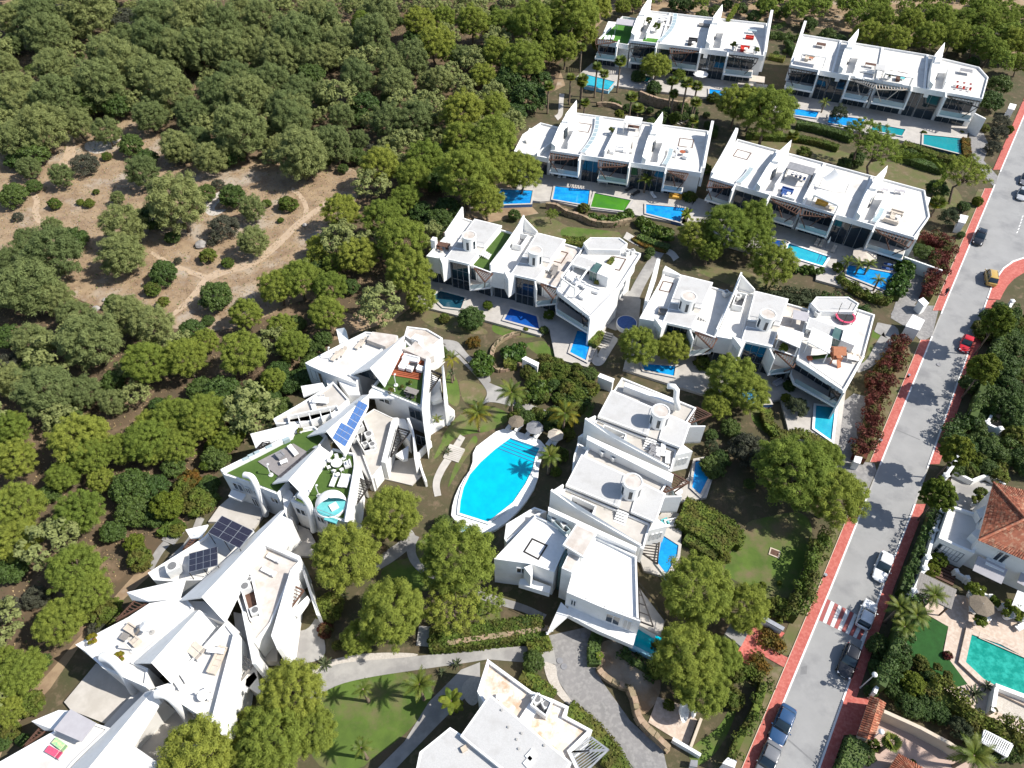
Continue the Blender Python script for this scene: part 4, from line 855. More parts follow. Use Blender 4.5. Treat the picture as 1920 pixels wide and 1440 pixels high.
# ---- second unit, blue solar panels
crop(*E1)
T = fan('fan villa with blue solar panels on its folded roof, second from the garden end', (750, 700)); TE2 = T
roofed(T, PX([(385, 635), (560, 535), (715, 440), (770, 395), (872, 510), (740, 625), (600, 655), (402, 670)], 6.0), 6.0, -.05, .35, 'tile_terrace')
shell(T, 'folded_roof', PX3([(563, 425, 6.2), (700, 403, 6.4), (722, 438, 6.0), (580, 492, 5.4)])); 
well = PX([(480, 628), (800, 560), (818, 600), (545, 690), (490, 680)], 6.0); part(T, 'plant_well', MB().ring(ccw(well), inset(ccw(well), .15), 5.0, 6.5), 'white'); part(T, 'plant_floor', MB().poly(inset(ccw(well), .15), 5.65), 'kerb_grey')
for t in (.2, .42, .64, .84): wallpx(T, [(480 + 320 * t, 628 - 68 * t), (495 + 315 * t, 680 - 75 * t)], .1, 5.4, 6.7, 'partition')
r0, r1, l0, l, q0, q = wing(T, (998, 478), (725, 716), (958, 482), (602, 748), (996, 555), (850, 872), (6.6, 9.0, 6.4, 6.4, 6.5, 6.7))
fld = lambda ps: [ray_plane(p, r0, r1, q, .02) for p in ps]
panels(T, fld([(935, 518), (992, 548), (906, 706), (856, 672)]), 2, 4, 'solar_blue'); panels(T, fld([(822, 660), (906, 706), (845, 816), (765, 762)]), 3, 3, 'solar_blue')
crop(*EE)
ps = PX([(150, 330), (330, 212), (610, 345), (690, 345), (480, 1020), (290, 1255), (130, 835)], 3.4)
roofed(T, ps, 3.4, -.05, .1, 'tile_terrace', .12)
body(T, PX([(590, 400), (640, 350), (695, 345), (500, 1020), (520, 1260), (440, 990)], 4.3)[:4] + PX([(440, 1010)], 4.3), -.05, 4.3, 'white', 'side_wall')
well = PX([(100, 330), (162, 330), (372, 850), (190, 892), (20, 600)], 3.6); part(T, 'plant_well', MB().ring(ccw(well), inset(ccw(well), .12), 3.0, 4.2), 'white'); part(T, 'plant_floor', MB().poly(inset(ccw(well), .1), 3.33), 'fabric_dark')
body(T, PX([(-60, 700), (40, 560), (200, 900), (340, 1250), (250, 1270), (60, 1000)], 3.0), -.05, 3.0, 'roof_grey', 'lower_roof'); body(T, PX([(215, 930), (430, 850), (480, 1010), (300, 1190)], 2.6), -.05, 2.6, 'roof_pink', 'lower_roof')
pergola(T, PX([(690, 500), (868, 556), (580, 935)], 4.2), 4.2, 11, 'dark_metal', .09, edge=0)
slabp(T, PX([(650, 900), (850, 760), (830, 960), (760, 970)], 3.0), 2.4, 3.0, 'white', 'balcony')
part(T, 'fin', MB().prism(PX3([(820, 350, 5.2), (860, 350, 5.2), (925, 540, 5.4), (972, 870, 4.8), (930, 940, 4.6), (905, 560, 5.2)]), -.05), 'white')
wallpx(T, [(1180, 690), (985, 885), (1000, 960), (1050, 1140), (1110, 1300)], .3, -.05, 1.4, 'garden_wall')
body(T, PX([(700, 360), (790, 360), (900, 560), (860, 700), (700, 520)], 3.1), -.05, 3.1, 'white', 'wall')
deck('patio', PX([(540, 1000), (980, 940), (1060, 1200), (900, 1360), (480, 1260)], .25), .25, 'tile_terrace')
glazing(T, *PX([(955, 560), (1095, 610)], 3.2), .4, 2.6, 2)
# ---- third unit, green roofs
crop(*EB)
T = fan('fan villa with green turf roofs, grey deck and a white round daybed', (800, 800)); TE3 = T
ps = PX([(78, 790), (500, 585), (860, 400), (890, 340), (1130, 290), (1280, 400), (1190, 520), (720, 1062), (480, 965), (280, 890), (120, 840)], 6.5)
roofed(T, ps, 6.5, -.05, .4); part(T, 'roof_turf', MB().poly(inset(ccw(ps), .45), 6.14), 'turf')
wallpx(T, [(90, 795), (500, 592), (880, 395)], .55, 5.8, 6.75, 'parapet')
part(T, 'grey_deck', MB().prism(PX([(500, 690), (900, 488), (1052, 580), (735, 855)], 6.3), 6.0, 6.3), 'deck_grey')
shell(T, 'folded_roof', PX3([(415, 380, 6.2), (930, 255, 6.6), (972, 335, 6.4), (880, 382, 6.4), (478, 545, 5.2)])); pergola(T, PX([(470, 575), (600, 432), (700, 445)], 5.6), 5.6, 8, 'dark_metal', .1, edge=1)
for x, y in ((380, 690), (440, 650), (500, 620), (640, 555), (830, 470)):
    c = P((x, y), 6.14); part(T, 'roof_light', MB().box(c, .9, .45, .7, R(32)), 'glass_rail')
r0, r1, l0, l, q0, q = wing(T, (1195, 512), (842, 905), (1140, 515), (662, 938), (1312, 592), (1042, 1106), (7.4, 9.0, 6.7, 6.6, 6.7, 6.8))
fld = lambda ps: [ray_plane(p, r0, r1, l, .02) for p in ps]
panels(T, fld([(1100, 545), (1150, 545), (770, 868), (705, 882)]), 1, 9, 'solar_dark')
ps = PX([(868, 1135), (930, 1050), (1180, 800), (1345, 540), (1590, 600), (1602, 720), (1480, 1375), (1080, 1218)], 6.4)
roofed(T, ps, 6.4, -.05, .4); part(T, 'roof_turf', MB().poly(inset(ccw(ps), .3), 6.04), 'turf')
part(T, 'side_wall', MB().prism(PX([(1588, 720), (1622, 720), (1600, 900), (1535, 1375), (1476, 1368)], 7.1), -.05, 7.1), 'white')
a, b = PX([(120, 840), (720, 1062)], 6.5); a2, b2 = PX([(868, 1135), (1480, 1375)], 6.4)
for t0, t1, z0, z1 in ((.10, .28, 3.6, 5.3), (.34, .42, 3.8, 5.2), (.5, .57, 3.8, 5.2), (.82, .95, 3.9, 5.2), (.36, .46, .6, 2.6), (.56, .66, .8, 2.2)): punched(T, lerp(a, b, t0), lerp(a, b, t1), z0, z1)
for t0, t1, z0, z1 in ((.05, .22, 3.8, 5.2), (.45, .57, 3.8, 5.2), (.64, .74, 3.8, 5.2), (.5, .6, .8, 2.4)): punched(T, lerp(a2, b2, t0), lerp(a2, b2, t1), z0, z1)
slabp(T, [lerp(a, b, .02) + outn(a, b) * .1, lerp(a, b, .3) + outn(a, b) * .1, lerp(a, b, .3) + outn(a, b) * 1.2, lerp(a, b, .05) + outn(a, b) * 1.2], 2.9, 3.3, 'white', 'balcony')
pipe(T, [((350, 842), 7.6), ((430, 855), 7.9), ((480, 950), 7.0), ((520, 1080), 4.8), ((585, 1255), 1.4), ((590, 1290), .5)]); pipe(T, [((970, 1070), 7.6), ((1030, 1100), 7.9), ((1085, 1190), 7.0), ((1110, 1330), 4.2), ((1130, 1470), 1.2)])
railing(T, [a, b], 6.5, .7, 1.8); railing(T, [a2, b2], 6.4, .7, 1.8)
body(T, PX([(780, 1075), (835, 985), (900, 1060), (870, 1140), (800, 1260)], 5.2), -.05, 5.2, 'white', 'link_wall')
pergola(T, PX([(1600, 870), (1780, 930), (1540, 1270)], 4.6), 4.6, 14, 'dark_metal', .09, edge=0)
body(T, PX([(1560, 580), (1605, 690), (1660, 760), (1700, 900), (1620, 850)], 4.8), -.05, 4.8, 'roof_white', 'wall')
# ---- fourth unit, black solar panels
crop(*EC)
deck('patio', PX([(1060, 160), (1380, 300), (1400, 400), (1280, 560), (880, 470), (780, 470), (900, 300)], .5), .5, 'tile_terrace')
T = fan('fan villa with two fields of black solar panels on its left roof', (1000, 900)); TE4 = T
ps = PX([(102, 1045), (590, 740), (735, 640), (880, 480), (1290, 560), (1190, 725), (720, 1125), (310, 1135), (165, 1125)], 5.6)
roofed(T, ps, 5.6, -.05, .4)
shell(T, 'folded_roof', PX3([(525, 558, 5.8), (780, 500, 6.0), (705, 640, 5.6), (585, 660, 5.0)])); pergola(T, PX([(500, 790), (600, 655), (670, 660)], 4.8), 4.8, 6, 'brown_wood', .1, edge=1)
panels(T, PX3([(937, 405, 6.9), (1290, 575, 6.9), (1135, 770, 8.0), (782, 592, 8.0)]), 3, 3, 'solar_dark'); panels(T, PX3([(570, 832, 6.2), (886, 750, 6.2), (888, 962, 7.4), (566, 1040, 7.4)]), 4, 3, 'solar_dark')
mb = MB()
for p, z in (((1135, 770), 8.0), ((782, 592), 8.0), ((960, 680), 8.0), ((888, 962), 7.4), ((566, 1040), 7.4), ((730, 1000), 7.4)): e = P(p, z); mb.beam(e - VZ * .1, Vector((e.x, e.y, 5.2)), .07, .07)
part(T, 'panel_leg', mb, 'dark_metal')
r0, r1, l0, l, q0, q = wing(T, (1640, 330), (705, 1318), (1590, 350), (462, 1352), (1300, 930), (970, 1600), (6.6, 9.3, 6.3, 6.4, 6.5, 6.8))
crop(*ED)
ps = PX([(835, 118), (1205, 268), (1235, 300), (1140, 400), (890, 1010), (705, 1235), (470, 640), (640, 400)], 5.9)
roofed(T, ps, 5.9, -.05, .3, 'roof_pink')
wallpx(T, [(840, 118), (1200, 275)], .5, 5.4, 6.4, 'parapet')
part(T, 'side_wall', MB().prism(PX([(1108, 405), (1150, 412), (1110, 560), (1000, 1290), (960, 1310), (890, 1150)], 6.8), -.05, 6.8), 'white')
well = PX([(628, 400), (660, 400), (782, 945), (655, 982), (560, 650)], 6.3); part(T, 'plant_well', MB().ring(ccw(well), inset(ccw(well), .12), 5.5, 6.6), 'white'); part(T, 'plant_floor', MB().poly(inset(ccw(well), .1), 5.75), 'brown_wood')
part(T, 'sail_wall', MB().prism(PX([(560, 880), (600, 880), (720, 1470), (680, 1470)], 7.0), -.05, 7.0), 'white')
pergola(T, PX([(1120, 580), (1256, 645), (975, 1028)], 4.8), 4.8, 12, 'brown_wood', .09, edge=0)
slabp(T, PX([(1100, 890), (1300, 700), (1325, 740), (1185, 935)], 3.2), 2.6, 3.2, 'white', 'balcony')
part(T, 'fin', MB().prism(PX3([(1185, 255, 4.2), (1222, 258, 4.2), (1340, 640, 4.2), (1440, 925, 3.2), (1400, 920, 3.2)]), -.05), 'white')
body(T, PX([(640, 1010), (790, 950), (850, 1010), (700, 1250)], 5.0), -.05, 5.0, 'roof_grey', 'lower_roof')
body(T, PX([(720, 1250), (850, 1080), (960, 1290), (960, 1440), (760, 1440)], 1.5), -.05, 1.5, 'tile_terrace', 'lower_terrace')
crop(*EC); deck('patio', PX([(1720, 470), (1920, 560), (1990, 700), (1960, 860), (1800, 850), (1480, 690), (1580, 560)], .5), .5, 'stone_deck')
body(T, PX([(1600, 430), (1640, 340), (1740, 430), (1720, 480), (1480, 720), (1440, 720)], 3.4), -.05, 3.4, 'roof_white', 'gallery'); body(T, PX([(1610, 400), (1720, 450), (1450, 720), (1310, 940), (1200, 1000)], 6.2), -.05, 6.2, 'white', 'roof_block')
# ---- fifth unit
crop(*E3)
deck('patio', PX([(480, 945), (600, 800), (720, 655), (900, 740), (1010, 880), (900, 1000), (810, 1115), (530, 1005)], .5), .5, 'tile_terrace')
deck('patio', PX([(1180, 1010), (1240, 930), (1400, 1050), (1560, 1200), (1440, 1330), (1180, 1390), (930, 1230)], .5), .5, 'tile_terrace')
T = fan('fan villa with bare white roof, roof armchairs and two yellow plant pots', (1200, 600)); TE5 = T
ps = PX([(565, 515), (960, 310), (1120, 205), (1390, 160), (1455, 240), (1005, 645), (1112, 692), (1092, 832), (770, 690), (640, 565)], 6.4)
roofed(T, ps, 6.4, -.05, .3)
shell(T, 'folded_roof', PX3([(950, 122, 6.0), (1390, 20, 6.6), (1345, 172, 6.5), (1110, 190, 6.2), (990, 182, 5.2)])); pergola(T, PX([(870, 335), (1040, 155), (1130, 190)], 5.2), 5.2, 9, 'brown_wood', .09, edge=1)
body(T, PX([(1330, 185), (1530, 190), (1700, 325), (1800, 420), (1765, 450), (1690, 352), (1450, 268)], 6.0), -.05, 6.0, 'roof_white', 'roof_block'); body(T, PX([(1750, 270), (1850, 290), (1960, 900), (1810, 800), (1770, 440)], 3.2), -.05, 3.2, 'roof_white', 'lower_roof')
body(T, PX([(770, 1130), (1010, 870), (1110, 850), (830, 1160)], 1.5), -.05, 1.5, 'roof_white', 'lower_roof')
r0, r1, l0, l, q0, q = wing(T, (1490, 255), (1132, 652), (1445, 262), (1000, 652), (1692, 352), (1282, 804), (6.8, 9.0, 6.5, 6.5, 6.7, 6.8))
ps = PX([(1165, 835), (1275, 800), (1690, 345), (1765, 440), (1595, 1105), (1440, 1010)], 6.4)
roofed(T, ps, 6.4, -.05, .25)
part(T, 'side_wall', MB().prism(PX([(1752, 425), (1795, 440), (1770, 700), (1690, 1185), (1662, 1190), (1580, 1095)], 7.0), -.05, 7.0), 'white')
pipe(T, [((765, 608), 7.6), ((830, 615), 8.0), ((905, 690), 7.2), ((960, 780), 4.8), ((1005, 860), 1.6)], .5); pipe(T, [((1175, 882), 7.6), ((1245, 880), 8.0), ((1310, 930), 7.0), ((1380, 1020), 4.4), ((1430, 1095), 1.6)], .5)
a, b = PX([(640, 565), (1092, 832)], 6.4); a2, b2 = PX([(1165, 835), (1595, 1105)], 6.4)
for t0, t1, z0, z1 in ((.1, .25, 3.6, 5.2), (.38, .5, 3.6, 5.2), (.6, .72, 3.6, 5.2), (.2, .4, .6, 2.6)): punched(T, lerp(a, b, t0), lerp(a, b, t1), z0, z1)
for t0, t1, z0, z1 in ((.2, .34, 3.6, 5.2), (.5, .62, 3.6, 5.2), (.74, .9, 3.6, 5.2), (.6, .85, .6, 2.6)): punched(T, lerp(a2, b2, t0), lerp(a2, b2, t1), z0, z1)
pergola(T, PX([(1772, 560), (1905, 660), (1680, 940)], 4.8), 4.8, 12, 'grey_wood', .09, edge=0)
slabp(T, PX([(1780, 830), (1905, 720), (1930, 760), (1840, 870)], 3.2), 2.6, 3.2, 'white', 'balcony')
# ---- sixth unit at the corner of the picture
T = fan('fan villa with grey flat canopy and two bathing towels on its roof', (600, 1300)); TE6 = T
ps = PX([(-120, 1460), (180, 1290), (400, 1165), (525, 1005), (720, 1105), (825, 1140), (700, 1260), (560, 1390), (420, 1560), (-60, 1620)], 6.0)
roofed(T, ps, 6.0, -.05, .3)
shell(T, 'folded_roof', PX3([(235, 1090, 5.6), (440, 1005, 6.0), (520, 1010, 6.2), (405, 1155, 5.8), (330, 1158, 5.0)])); pergola(T, PX([(175, 1285), (300, 1140), (350, 1160)], 4.8), 4.8, 7, 'brown_wood', .09, edge=1)
slabp(T, PX([(402, 1152), (528, 998), (718, 1100), (608, 1242)], 7.6), 7.4, 7.6, 'awning', 'canopy')
mb = MB(); [mb.beam(P(p, 5.6), P(p, 7.4), .12, .12) for p in ((412, 1160), (528, 1008), (708, 1105), (606, 1232))]; part(T, 'canopy_post', mb, 'white')
r0, r1, l0, l, q0, q = wing(T, (1150, 850), (640, 1470), (1090, 870), (530, 1440), (1205, 945), (860, 1500), (6.4, 8.6, 6.2, 6.2, 6.5, 6.5))
body(T, PX([(940, 1230), (1180, 1395), (1150, 1500), (820, 1500)], 6.3), -.05, 6.3, 'roof_white', 'roof_block')
body(T, PX([(1100, 845), (1200, 880), (1230, 940), (940, 1235), (900, 1200)], 4.0), -.05, 4.0, 'roof_white', 'gallery')
# ================================================================ VILLAS BETWEEN POOL AND DRIVEWAY
crop(*D3)
T = thing('terrace_villa', 'white villa with a dark square outline on its roof, above the driveway arch', 'villa', P((600, 700), 0))
roofed(T, PX([(105, 592), (420, 262), (505, 305), (660, 395), (645, 500), (556, 692), (390, 630)], 6.3), 6.3, -.05, .35, 'fabric_white')
roofed(T, PX([(182, 440), (196, 330), (408, 202), (500, 235), (420, 268), (200, 470)], 5.4), 5.4, -.05, .5, 'roof_white')
outline(T, PX([(390, 435), (510, 490), (440, 602), (322, 540)], 5.95), 5.95, 'dark_metal', .2)
a, b = PX([(105, 592), (556, 692)], 6.3)
punched(T, lerp(*PX([(105, 592), (390, 630)], 6.3), .6), lerp(*PX([(105, 592), (390, 630)], 6.3), .85), 3.6, 4.9)
body(T, PX([(330, 655), (390, 630), (396, 690), (380, 720)], 6.2), 2.6, 6.2, 'white', 'bay'); slabp(T, PX([(300, 740), (380, 740), (535, 800), (520, 850), (290, 780)], 3.4), 2.4, 3.4, 'white', 'balcony')
slabp(T, PX([(620, 485), (725, 325), (878, 398), (780, 582)], 9.0), 8.6, 9.0, 'white', 'roof_slab'); part(T, 'roof', MB().poly(PX([(634, 482), (728, 340), (862, 402), (774, 566)], 9.006), 9.006), 'roof_pink')
body(T, PX([(660, 490), (740, 370), (850, 420), (770, 560)], 8.6), 5.8, 8.62); slabp(T, PX([(612, 660), (668, 540), (752, 572), (690, 694)], 8.0), -.05, 8.0, 'white', 'stair_block'); part(T, 'roof', MB().poly(PX([(622, 655), (672, 550), (742, 577), (685, 682)], 8.006), 8.006), 'roof_pink')
part(T, 'stair_glass', MB().prism(PX([(590, 640), (640, 520), (668, 540), (612, 655)], 6.6), .2, 6.6), 'glass_green')
well = PX([(500, 270), (530, 240), (680, 380), (640, 410)], 6.6); part(T, 'plant_well', MB().ring(ccw(well), inset(ccw(well), .1), 5.9, 6.9), 'glass_rail')
roofed(T, PX([(650, 842), (690, 700), (815, 480), (872, 420), (1175, 572), (1190, 1042), (1205, 1062), (930, 962)], 6.8), 6.8, 2.6, .4, 'fabric_white')
body(T, PX([(680, 830), (720, 700), (860, 450), (1150, 590), (1150, 1000), (930, 930)], 2.6), -.05, 2.62)
a, b = PX([(650, 842), (930, 962)], 6.8); c = P((1205, 1062), 6.8)
punched(T, lerp(a, b, .14), lerp(a, b, .28), 4.2, 5.6); punched(T, lerp(b, c, .1), lerp(b, c, .48), 3.8, 6.0); punched(T, lerp(b, c, .58), lerp(b, c, .8), 3.6, 6.0, 'roof_white')
slabp(T, [a + outn(a, b) * .02 + (b - a) * .1, c + outn(b, c) * .02, c + outn(b, c) * 1.5, b + outn(b, c) * 1.3, lerp(a, b, .15) + outn(a, b) * 1.0], 2.4, 3.3, 'white', 'balcony')
shell(T, 'canopy', PX3([(608, 915, 3.2), (690, 995, 3.4), (532, 1135, 2.6), (500, 1155, 2.4)])); mb = MB(); mb.beam(P((505, 1150), 2.3), P((505, 1150), 0), .3, .3); mb.beam(P((540, 1125), 2.3), P((540, 1125), 0), .3, .3); part(T, 'canopy_post', mb, 'white')
slabp(T, PX([(1188, 800), (1382, 1055), (1360, 1172), (1195, 1085)], 3.4), 3.0, 3.4, 'stone_deck', 'balcony'); body(T, PX([(1195, 850), (1340, 1050), (1330, 1140), (1195, 1060)], 3.0), -.05, 3.0)
railing(T, PX([(1188, 800), (1382, 1055), (1360, 1172)], 3.4), 3.4, 1.0, 1.0, 'dark_metal'); pergola(T, PX([(1190, 800), (1300, 1100), (1195, 1060)], 6.0), 6.0, 4, 'dark_metal', .1, edge=1, frame=.12)
railing(T, [a, b, c], 6.8, .6, 1.6)
pool('turquoise corner pool beside the grey balcony, under the white villa front', PX([(1065, 1120), (1205, 1075), (1372, 1180), (1352, 1340), (1120, 1225)], 1.0), 1.0, 'water_main', wallm='tile_pale', coping='tile_pale')
crop(*FC)
T = thing('terrace_villa', 'large villa with pale shingled grey roof and brown-stained terrace at the bottom edge', 'villa', P((1100, 650), 0))
roofed(T, PX([(945, 385), (1000, 213), (1235, 385), (1345, 425), (1430, 465), (1412, 512), (1556, 590), (1440, 702), (1500, 830), (1300, 830), (1010, 500)], 6.2), 6.2, -.05, .45, 'roof_stained', .3)
slabp(T, PX([(855, 622), (1012, 398), (1445, 762), (1400, 860), (1150, 860)], 7.3), 6.5, 7.3, 'white', 'roof_slab'); part(T, 'roof', MB().poly(PX([(870, 620), (1014, 412), (1430, 762), (1385, 850), (1160, 850)], 7.306), 7.306), 'roof_grey')
slabp(T, PX([(640, 706), (802, 574), (1190, 830), (1180, 900), (600, 900)], 6.6), 5.9, 6.6, 'white', 'roof_slab'); part(T, 'roof', MB().poly(PX([(655, 706), (804, 586), (1170, 830), (1165, 890), (615, 890)], 6.606), 6.606), 'roof_grey')
body(T, PX([(680, 730), (810, 620), (1180, 850), (1160, 920), (660, 920)], 5.9), -.05, 5.92); body(T, PX([(900, 620), (1010, 450), (1380, 770), (1300, 850), (1160, 850)], 6.5), -.05, 6.52)
for x, y, s_ in ((1230, 722, 1.0), (1218, 760, 1.0)): part(T, 'roof_hatch', MB().box(P((x, y), 7.3), 1.0, .7, .15, R(45)), 'fabric_white')
for x, y, z in ((1075, 485, 7.3), (1110, 575, 7.3), (1155, 640, 7.3), (1165, 690, 7.3), (1180, 607, 7.3), (1300, 672, 7.3)): part(T, 'roof_vent', MB().cyl(P((x, y), z), .12, .15, 8), 'kerb_grey')
part(T, 'roof_vent', MB().box(P((876, 692), 6.6), .6, .5, .35, R(30)), 'cream'); part(T, 'roof_vent', MB().cyl(P((1060, 420), 5.75), .32, .5, 12), 'fabric_white')
well = PX([(1225, 455), (1262, 390), (1345, 440), (1310, 518)], 7.0); part(T, 'plant_well', MB().ring(ccw(well), inset(ccw(well), .15), 5.7, 7.0), 'white'); part(T, 'plant_floor', MB().poly(inset(ccw(well), .14), 5.85), 'fabric_grey')
part(T, 'roof_hatch', MB().box(P((1218, 510), 5.75), 1.1, 2.0, .5, R(-35)), 'fabric_white')
pergola(T, PX([(1440, 705), (1548, 628), (1638, 695), (1500, 830)], 5.2), 5.2, 10, 'steel', .09, edge=0); pergola(T, PX([(1440, 706), (1640, 693), (1638, 698)], 5.32), 5.32, 2, 'steel', .09)
# small white gatehouses, walls and kiosks
def kiosk(label, ps, z, c=None, roof='fabric_white', wallm='white', cat='shed', name='gatehouse'):
    if c: crop(*c)
    w_ = PX(ps, z); T = thing(name, label, cat, sum((Vector((p.x, p.y, 0)) for p in w_), Vector()) / len(w_))
    body(T, inset(ccw(w_), .06), -.02, z - .18, wallm); part(T, 'roof', MB().prism(w_, z - .18, z), roof); return T
kiosk('white flat-roofed gatehouse beside the middle driveway', [(640, 185), (690, 105), (772, 145), (735, 215)], 2.6, R1)
kiosk('white block wall end beside the lower driveway gate', [(300, 1060), (350, 1070), (335, 1115), (290, 1100)], 1.8, R1)
kiosk('white gatehouse between green shrub and pavement, upper right', [(435, 870), (490, 882), (468, 932), (420, 920)], 2.5, RT)
kiosk('small white gatehouse under the oleanders at the top of the pavement', [(770, 120), (815, 130), (800, 165), (755, 155)], 2.4, RT)
kiosk('tall white pillar wall beside the gatehouse', [(725, 10), (760, -10), (800, 30), (765, 50)], 2.2, R1)
kiosk('grey-roofed pavilion beside the red path', [(1275, 220), (1320, 140), (1490, 190), (1415, 330)], 2.8, R4, 'concrete')
kiosk('long low grey meter box wall at the end of the red path', [(1580, 85), (1600, 60), (1790, 165), (1775, 195)], 1.6, R4, 'steel')
kiosk('small white hut in the garden below the broad-leaved bushes', [(950, 600), (990, 575), (1125, 640), (1110, 680)], 2.4, GB)
kiosk('small white hut in shade under the trees beside the tower villa', [(1710, 780), (1735, 745), (1880, 800), (1860, 840)], 2.4, GB)
kiosk('white gate pillar at the bottom corner beside the hedge', [(1255, 1330), (1300, 1280), (1380, 1310), (1360, 1371)], 2.2, R4)
kiosk('white box cabinet beside the stone court', [(985, 1300), (1045, 1305), (1040, 1365), (975, 1355)], 1.0, R4, 'fabric_grey', cat='cabinet', name='meter_cabinet')
# ================================================================ THE VILLA OVER THE ROAD
def tiles(T, quad, name='roof_tiles', w_=.26, L=.42, m='terracotta'):
    """curved clay tiles course by course; quad = eave a,b then ridge c(over b), d(over a)"""
    a, b, c, d = quad; n = max(2, int((b - a).length / w_)); mb = MB(); nn = (b - a).cross(d - a).normalized()
    if nn.z < 0: nn = -nn
    mb.add([a, b, c, d], [(0, 1, 2, 3)])
    for i in range(n):
        p0, p1 = lerp(a, b, i / n), lerp(a, b, (i + 1) / n); q0, q1 = lerp(d, c, i / n), lerp(d, c, (i + 1) / n)
        k = max(1, int(((q0 + q1) / 2 - (p0 + p1) / 2).length / L))
        for j in range(k):
            t0, t1 = j / k, min(1, (j + 1.12) / k); h0, h1 = .10, .065
            row = []
            for t, h in ((t0, h0), (t1, h1)):
                u, v = lerp(p0, q0, t), lerp(p1, q1, t)
                row.append([lerp(u, v, .06) + nn * .01, lerp(u, v, .28) + nn * h, lerp(u, v, .72) + nn * h, lerp(u, v, .94) + nn * .01])
            mb.add(row[0] + row[1], [(0, 1, 5, 4), (1, 2, 6, 5), (2, 3, 7, 6), (0, 3, 2, 1)])
    return part(T, name, mb, m, kind='stuff')
crop(*RV)
T = thing('country_house', 'white villa with a red clay tile hip roof across the road', 'house', P((900, 800), 0))
ez, rz_ = 6.2, 8.6
e = PX([(875, 312), (740, 832), (1110, 1000)], ez); rg = P((1165, 640), rz_); rg2 = P((1420, 800), rz_); ne = P((1500, 470), ez); se = P((1480, 1150), ez)
tiles(T, (e[1], e[0], lerp(rg, rg, 0), rg)) if False else None
def tri_tiles(T, a, b, ap): tiles(T, (a, b, lerp(ap, b, .001), lerp(ap, a, .001)))
tiles(T, (e[0], e[1], rg, rg + Vector((.01, .01, 0)))); tiles(T, (e[1], se, rg2, rg)); tiles(T, (ne, e[0], rg, rg2))
mb = MB()
for p in (e[0], e[1]): mb.tube([p + VZ * .08, rg + VZ * .12], .16, 8)
part(T, 'ridge_tiles', mb, 'terracotta')
cm = (e[0] + e[1] + se + ne) / 4; ins = lambda p, k: Vector((p.x + (cm.x - p.x) * k, p.y + (cm.y - p.y) * k, 0))
bw = [ins(e[0], .07), ins(e[1], .07), ins(se, .05), ins(ne, .05)]
body(T, bw, -.05, 6.0)
roofed(T, PX([(385, 808), (480, 530), (520, 520), (735, 590), (770, 640), (745, 832), (705, 950), (560, 890)], 3.9), 3.9, -.05, .5, 'roof_white', .35)
a, b = PX([(385, 808), (705, 950)], 3.9); glazing(T, lerp(a, b, .12), lerp(a, b, .82), .9, 3.0, 7, rows=2)
punched(T, lerp(bw[1], bw[2], .28), lerp(bw[1], bw[2], .42), 3.6, 5.6); slabp(T, [bw[1] + (bw[2] - bw[1]) * .22 + outn(bw[1], bw[2]) * .03, bw[1] + (bw[2] - bw[1]) * .47 + outn(bw[1], bw[2]) * .03, bw[1] + (bw[2] - bw[1]) * .47 + outn(bw[1], bw[2]) * 1.1, bw[1] + (bw[2] - bw[1]) * .22 + outn(bw[1], bw[2]) * 1.1], 3.1, 3.5, 'white', 'balcony')
shell(T, 'awning', PX3([(738, 968, 3.6), (1005, 1095, 3.6), (950, 1225, 2.8), (690, 1100, 2.8)]), 'awning', .06)
shell(T, 'awning', PX3([(1150, 1060, 3.8), (1400, 1180, 3.8), (1350, 1340, 3.0), (1090, 1210, 3.0)]), 'awning', .06); shell(T, 'awning', PX3([(1095, 1280, 3.4), (1400, 1400, 3.4), (1340, 1560, 2.8), (1040, 1420, 2.8)]), 'fabric_white', .06)
body(T, PX([(720, 560), (800, 520), (830, 560), (760, 640)], 4.6), -.05, 4.6, 'white', 'porch'); body(T, PX([(680, 770), (720, 725), (790, 760), (745, 830)], 4.8), -.05, 4.8, 'white', 'porch')
mb = MB(); w_ = PX([(540, 1110), (640, 1170), (740, 1280), (850, 1340), (960, 1420), (1152, 1530)], 1.0)
for p, q in zip(w_, w_[1:]): mb.wall(p, q, .3, 0, 1.0)
for p in w_: mb.box((p.x, p.y, 0), .5, .5, 1.3)
part(T, 'terrace_wall', mb, 'white')
def gwall(label, pts, h, th=.3, m='white', c=None, name='garden_wall', posts=True, cat='wall'):
    if c: crop(*c)
    w_ = PX(pts, h); T = thing(name, label, cat, Vector((w_[0].x, w_[0].y, 0))); mb = MB()
    for p, q in zip(w_, w_[1:]): mb.wall(p, q, th, -.05, h)
    part(T, 'wall', mb, m)
    if posts:
        for p in w_: part(T, 'pillar', MB().box((p.x, p.y, -.05), th + .22, th + .22, h + .35, R(25)).add(*pyr(p, th + .3, h + .3)), m)
    return T
def pyr(p, s, z):
    vs = [Vector((p.x + a * s / 2, p.y + b * s / 2, z)) for a, b in ((-1, -1), (1, -1), (1, 1), (-1, 1))] + [Vector((p.x, p.y, z + .18))]
    return vs, [(0, 1, 4), (1, 2, 4), (2, 3, 4), (3, 0, 4)]
gwall('white boundary wall with pillars along the shaded pavement, beside the tiled villa', [(415, 572), (352, 740), (285, 985), (258, 1085), (160, 1290)], 2.8, .35)
gwall('short white boundary wall end at the tiled villa gate', [(560, 95), (450, 250)], 2.6, .4)
gwall('curved low white wall around the villa entrance court', [(530, 210), (690, 290), (760, 260), (830, 240), (900, 280), (990, 320)], 1.1, .35, posts=False)
gwall('white boundary wall under the round green bushes, lower right', [(415, 250), (330, 420), (275, 540), (225, 660)], 2.0, .35, c=RB, posts=False)
gwall('white garden wall with flower pots at the right picture edge', [(1360, 20), (1320, 130)], 1.8, .35, c=R1)
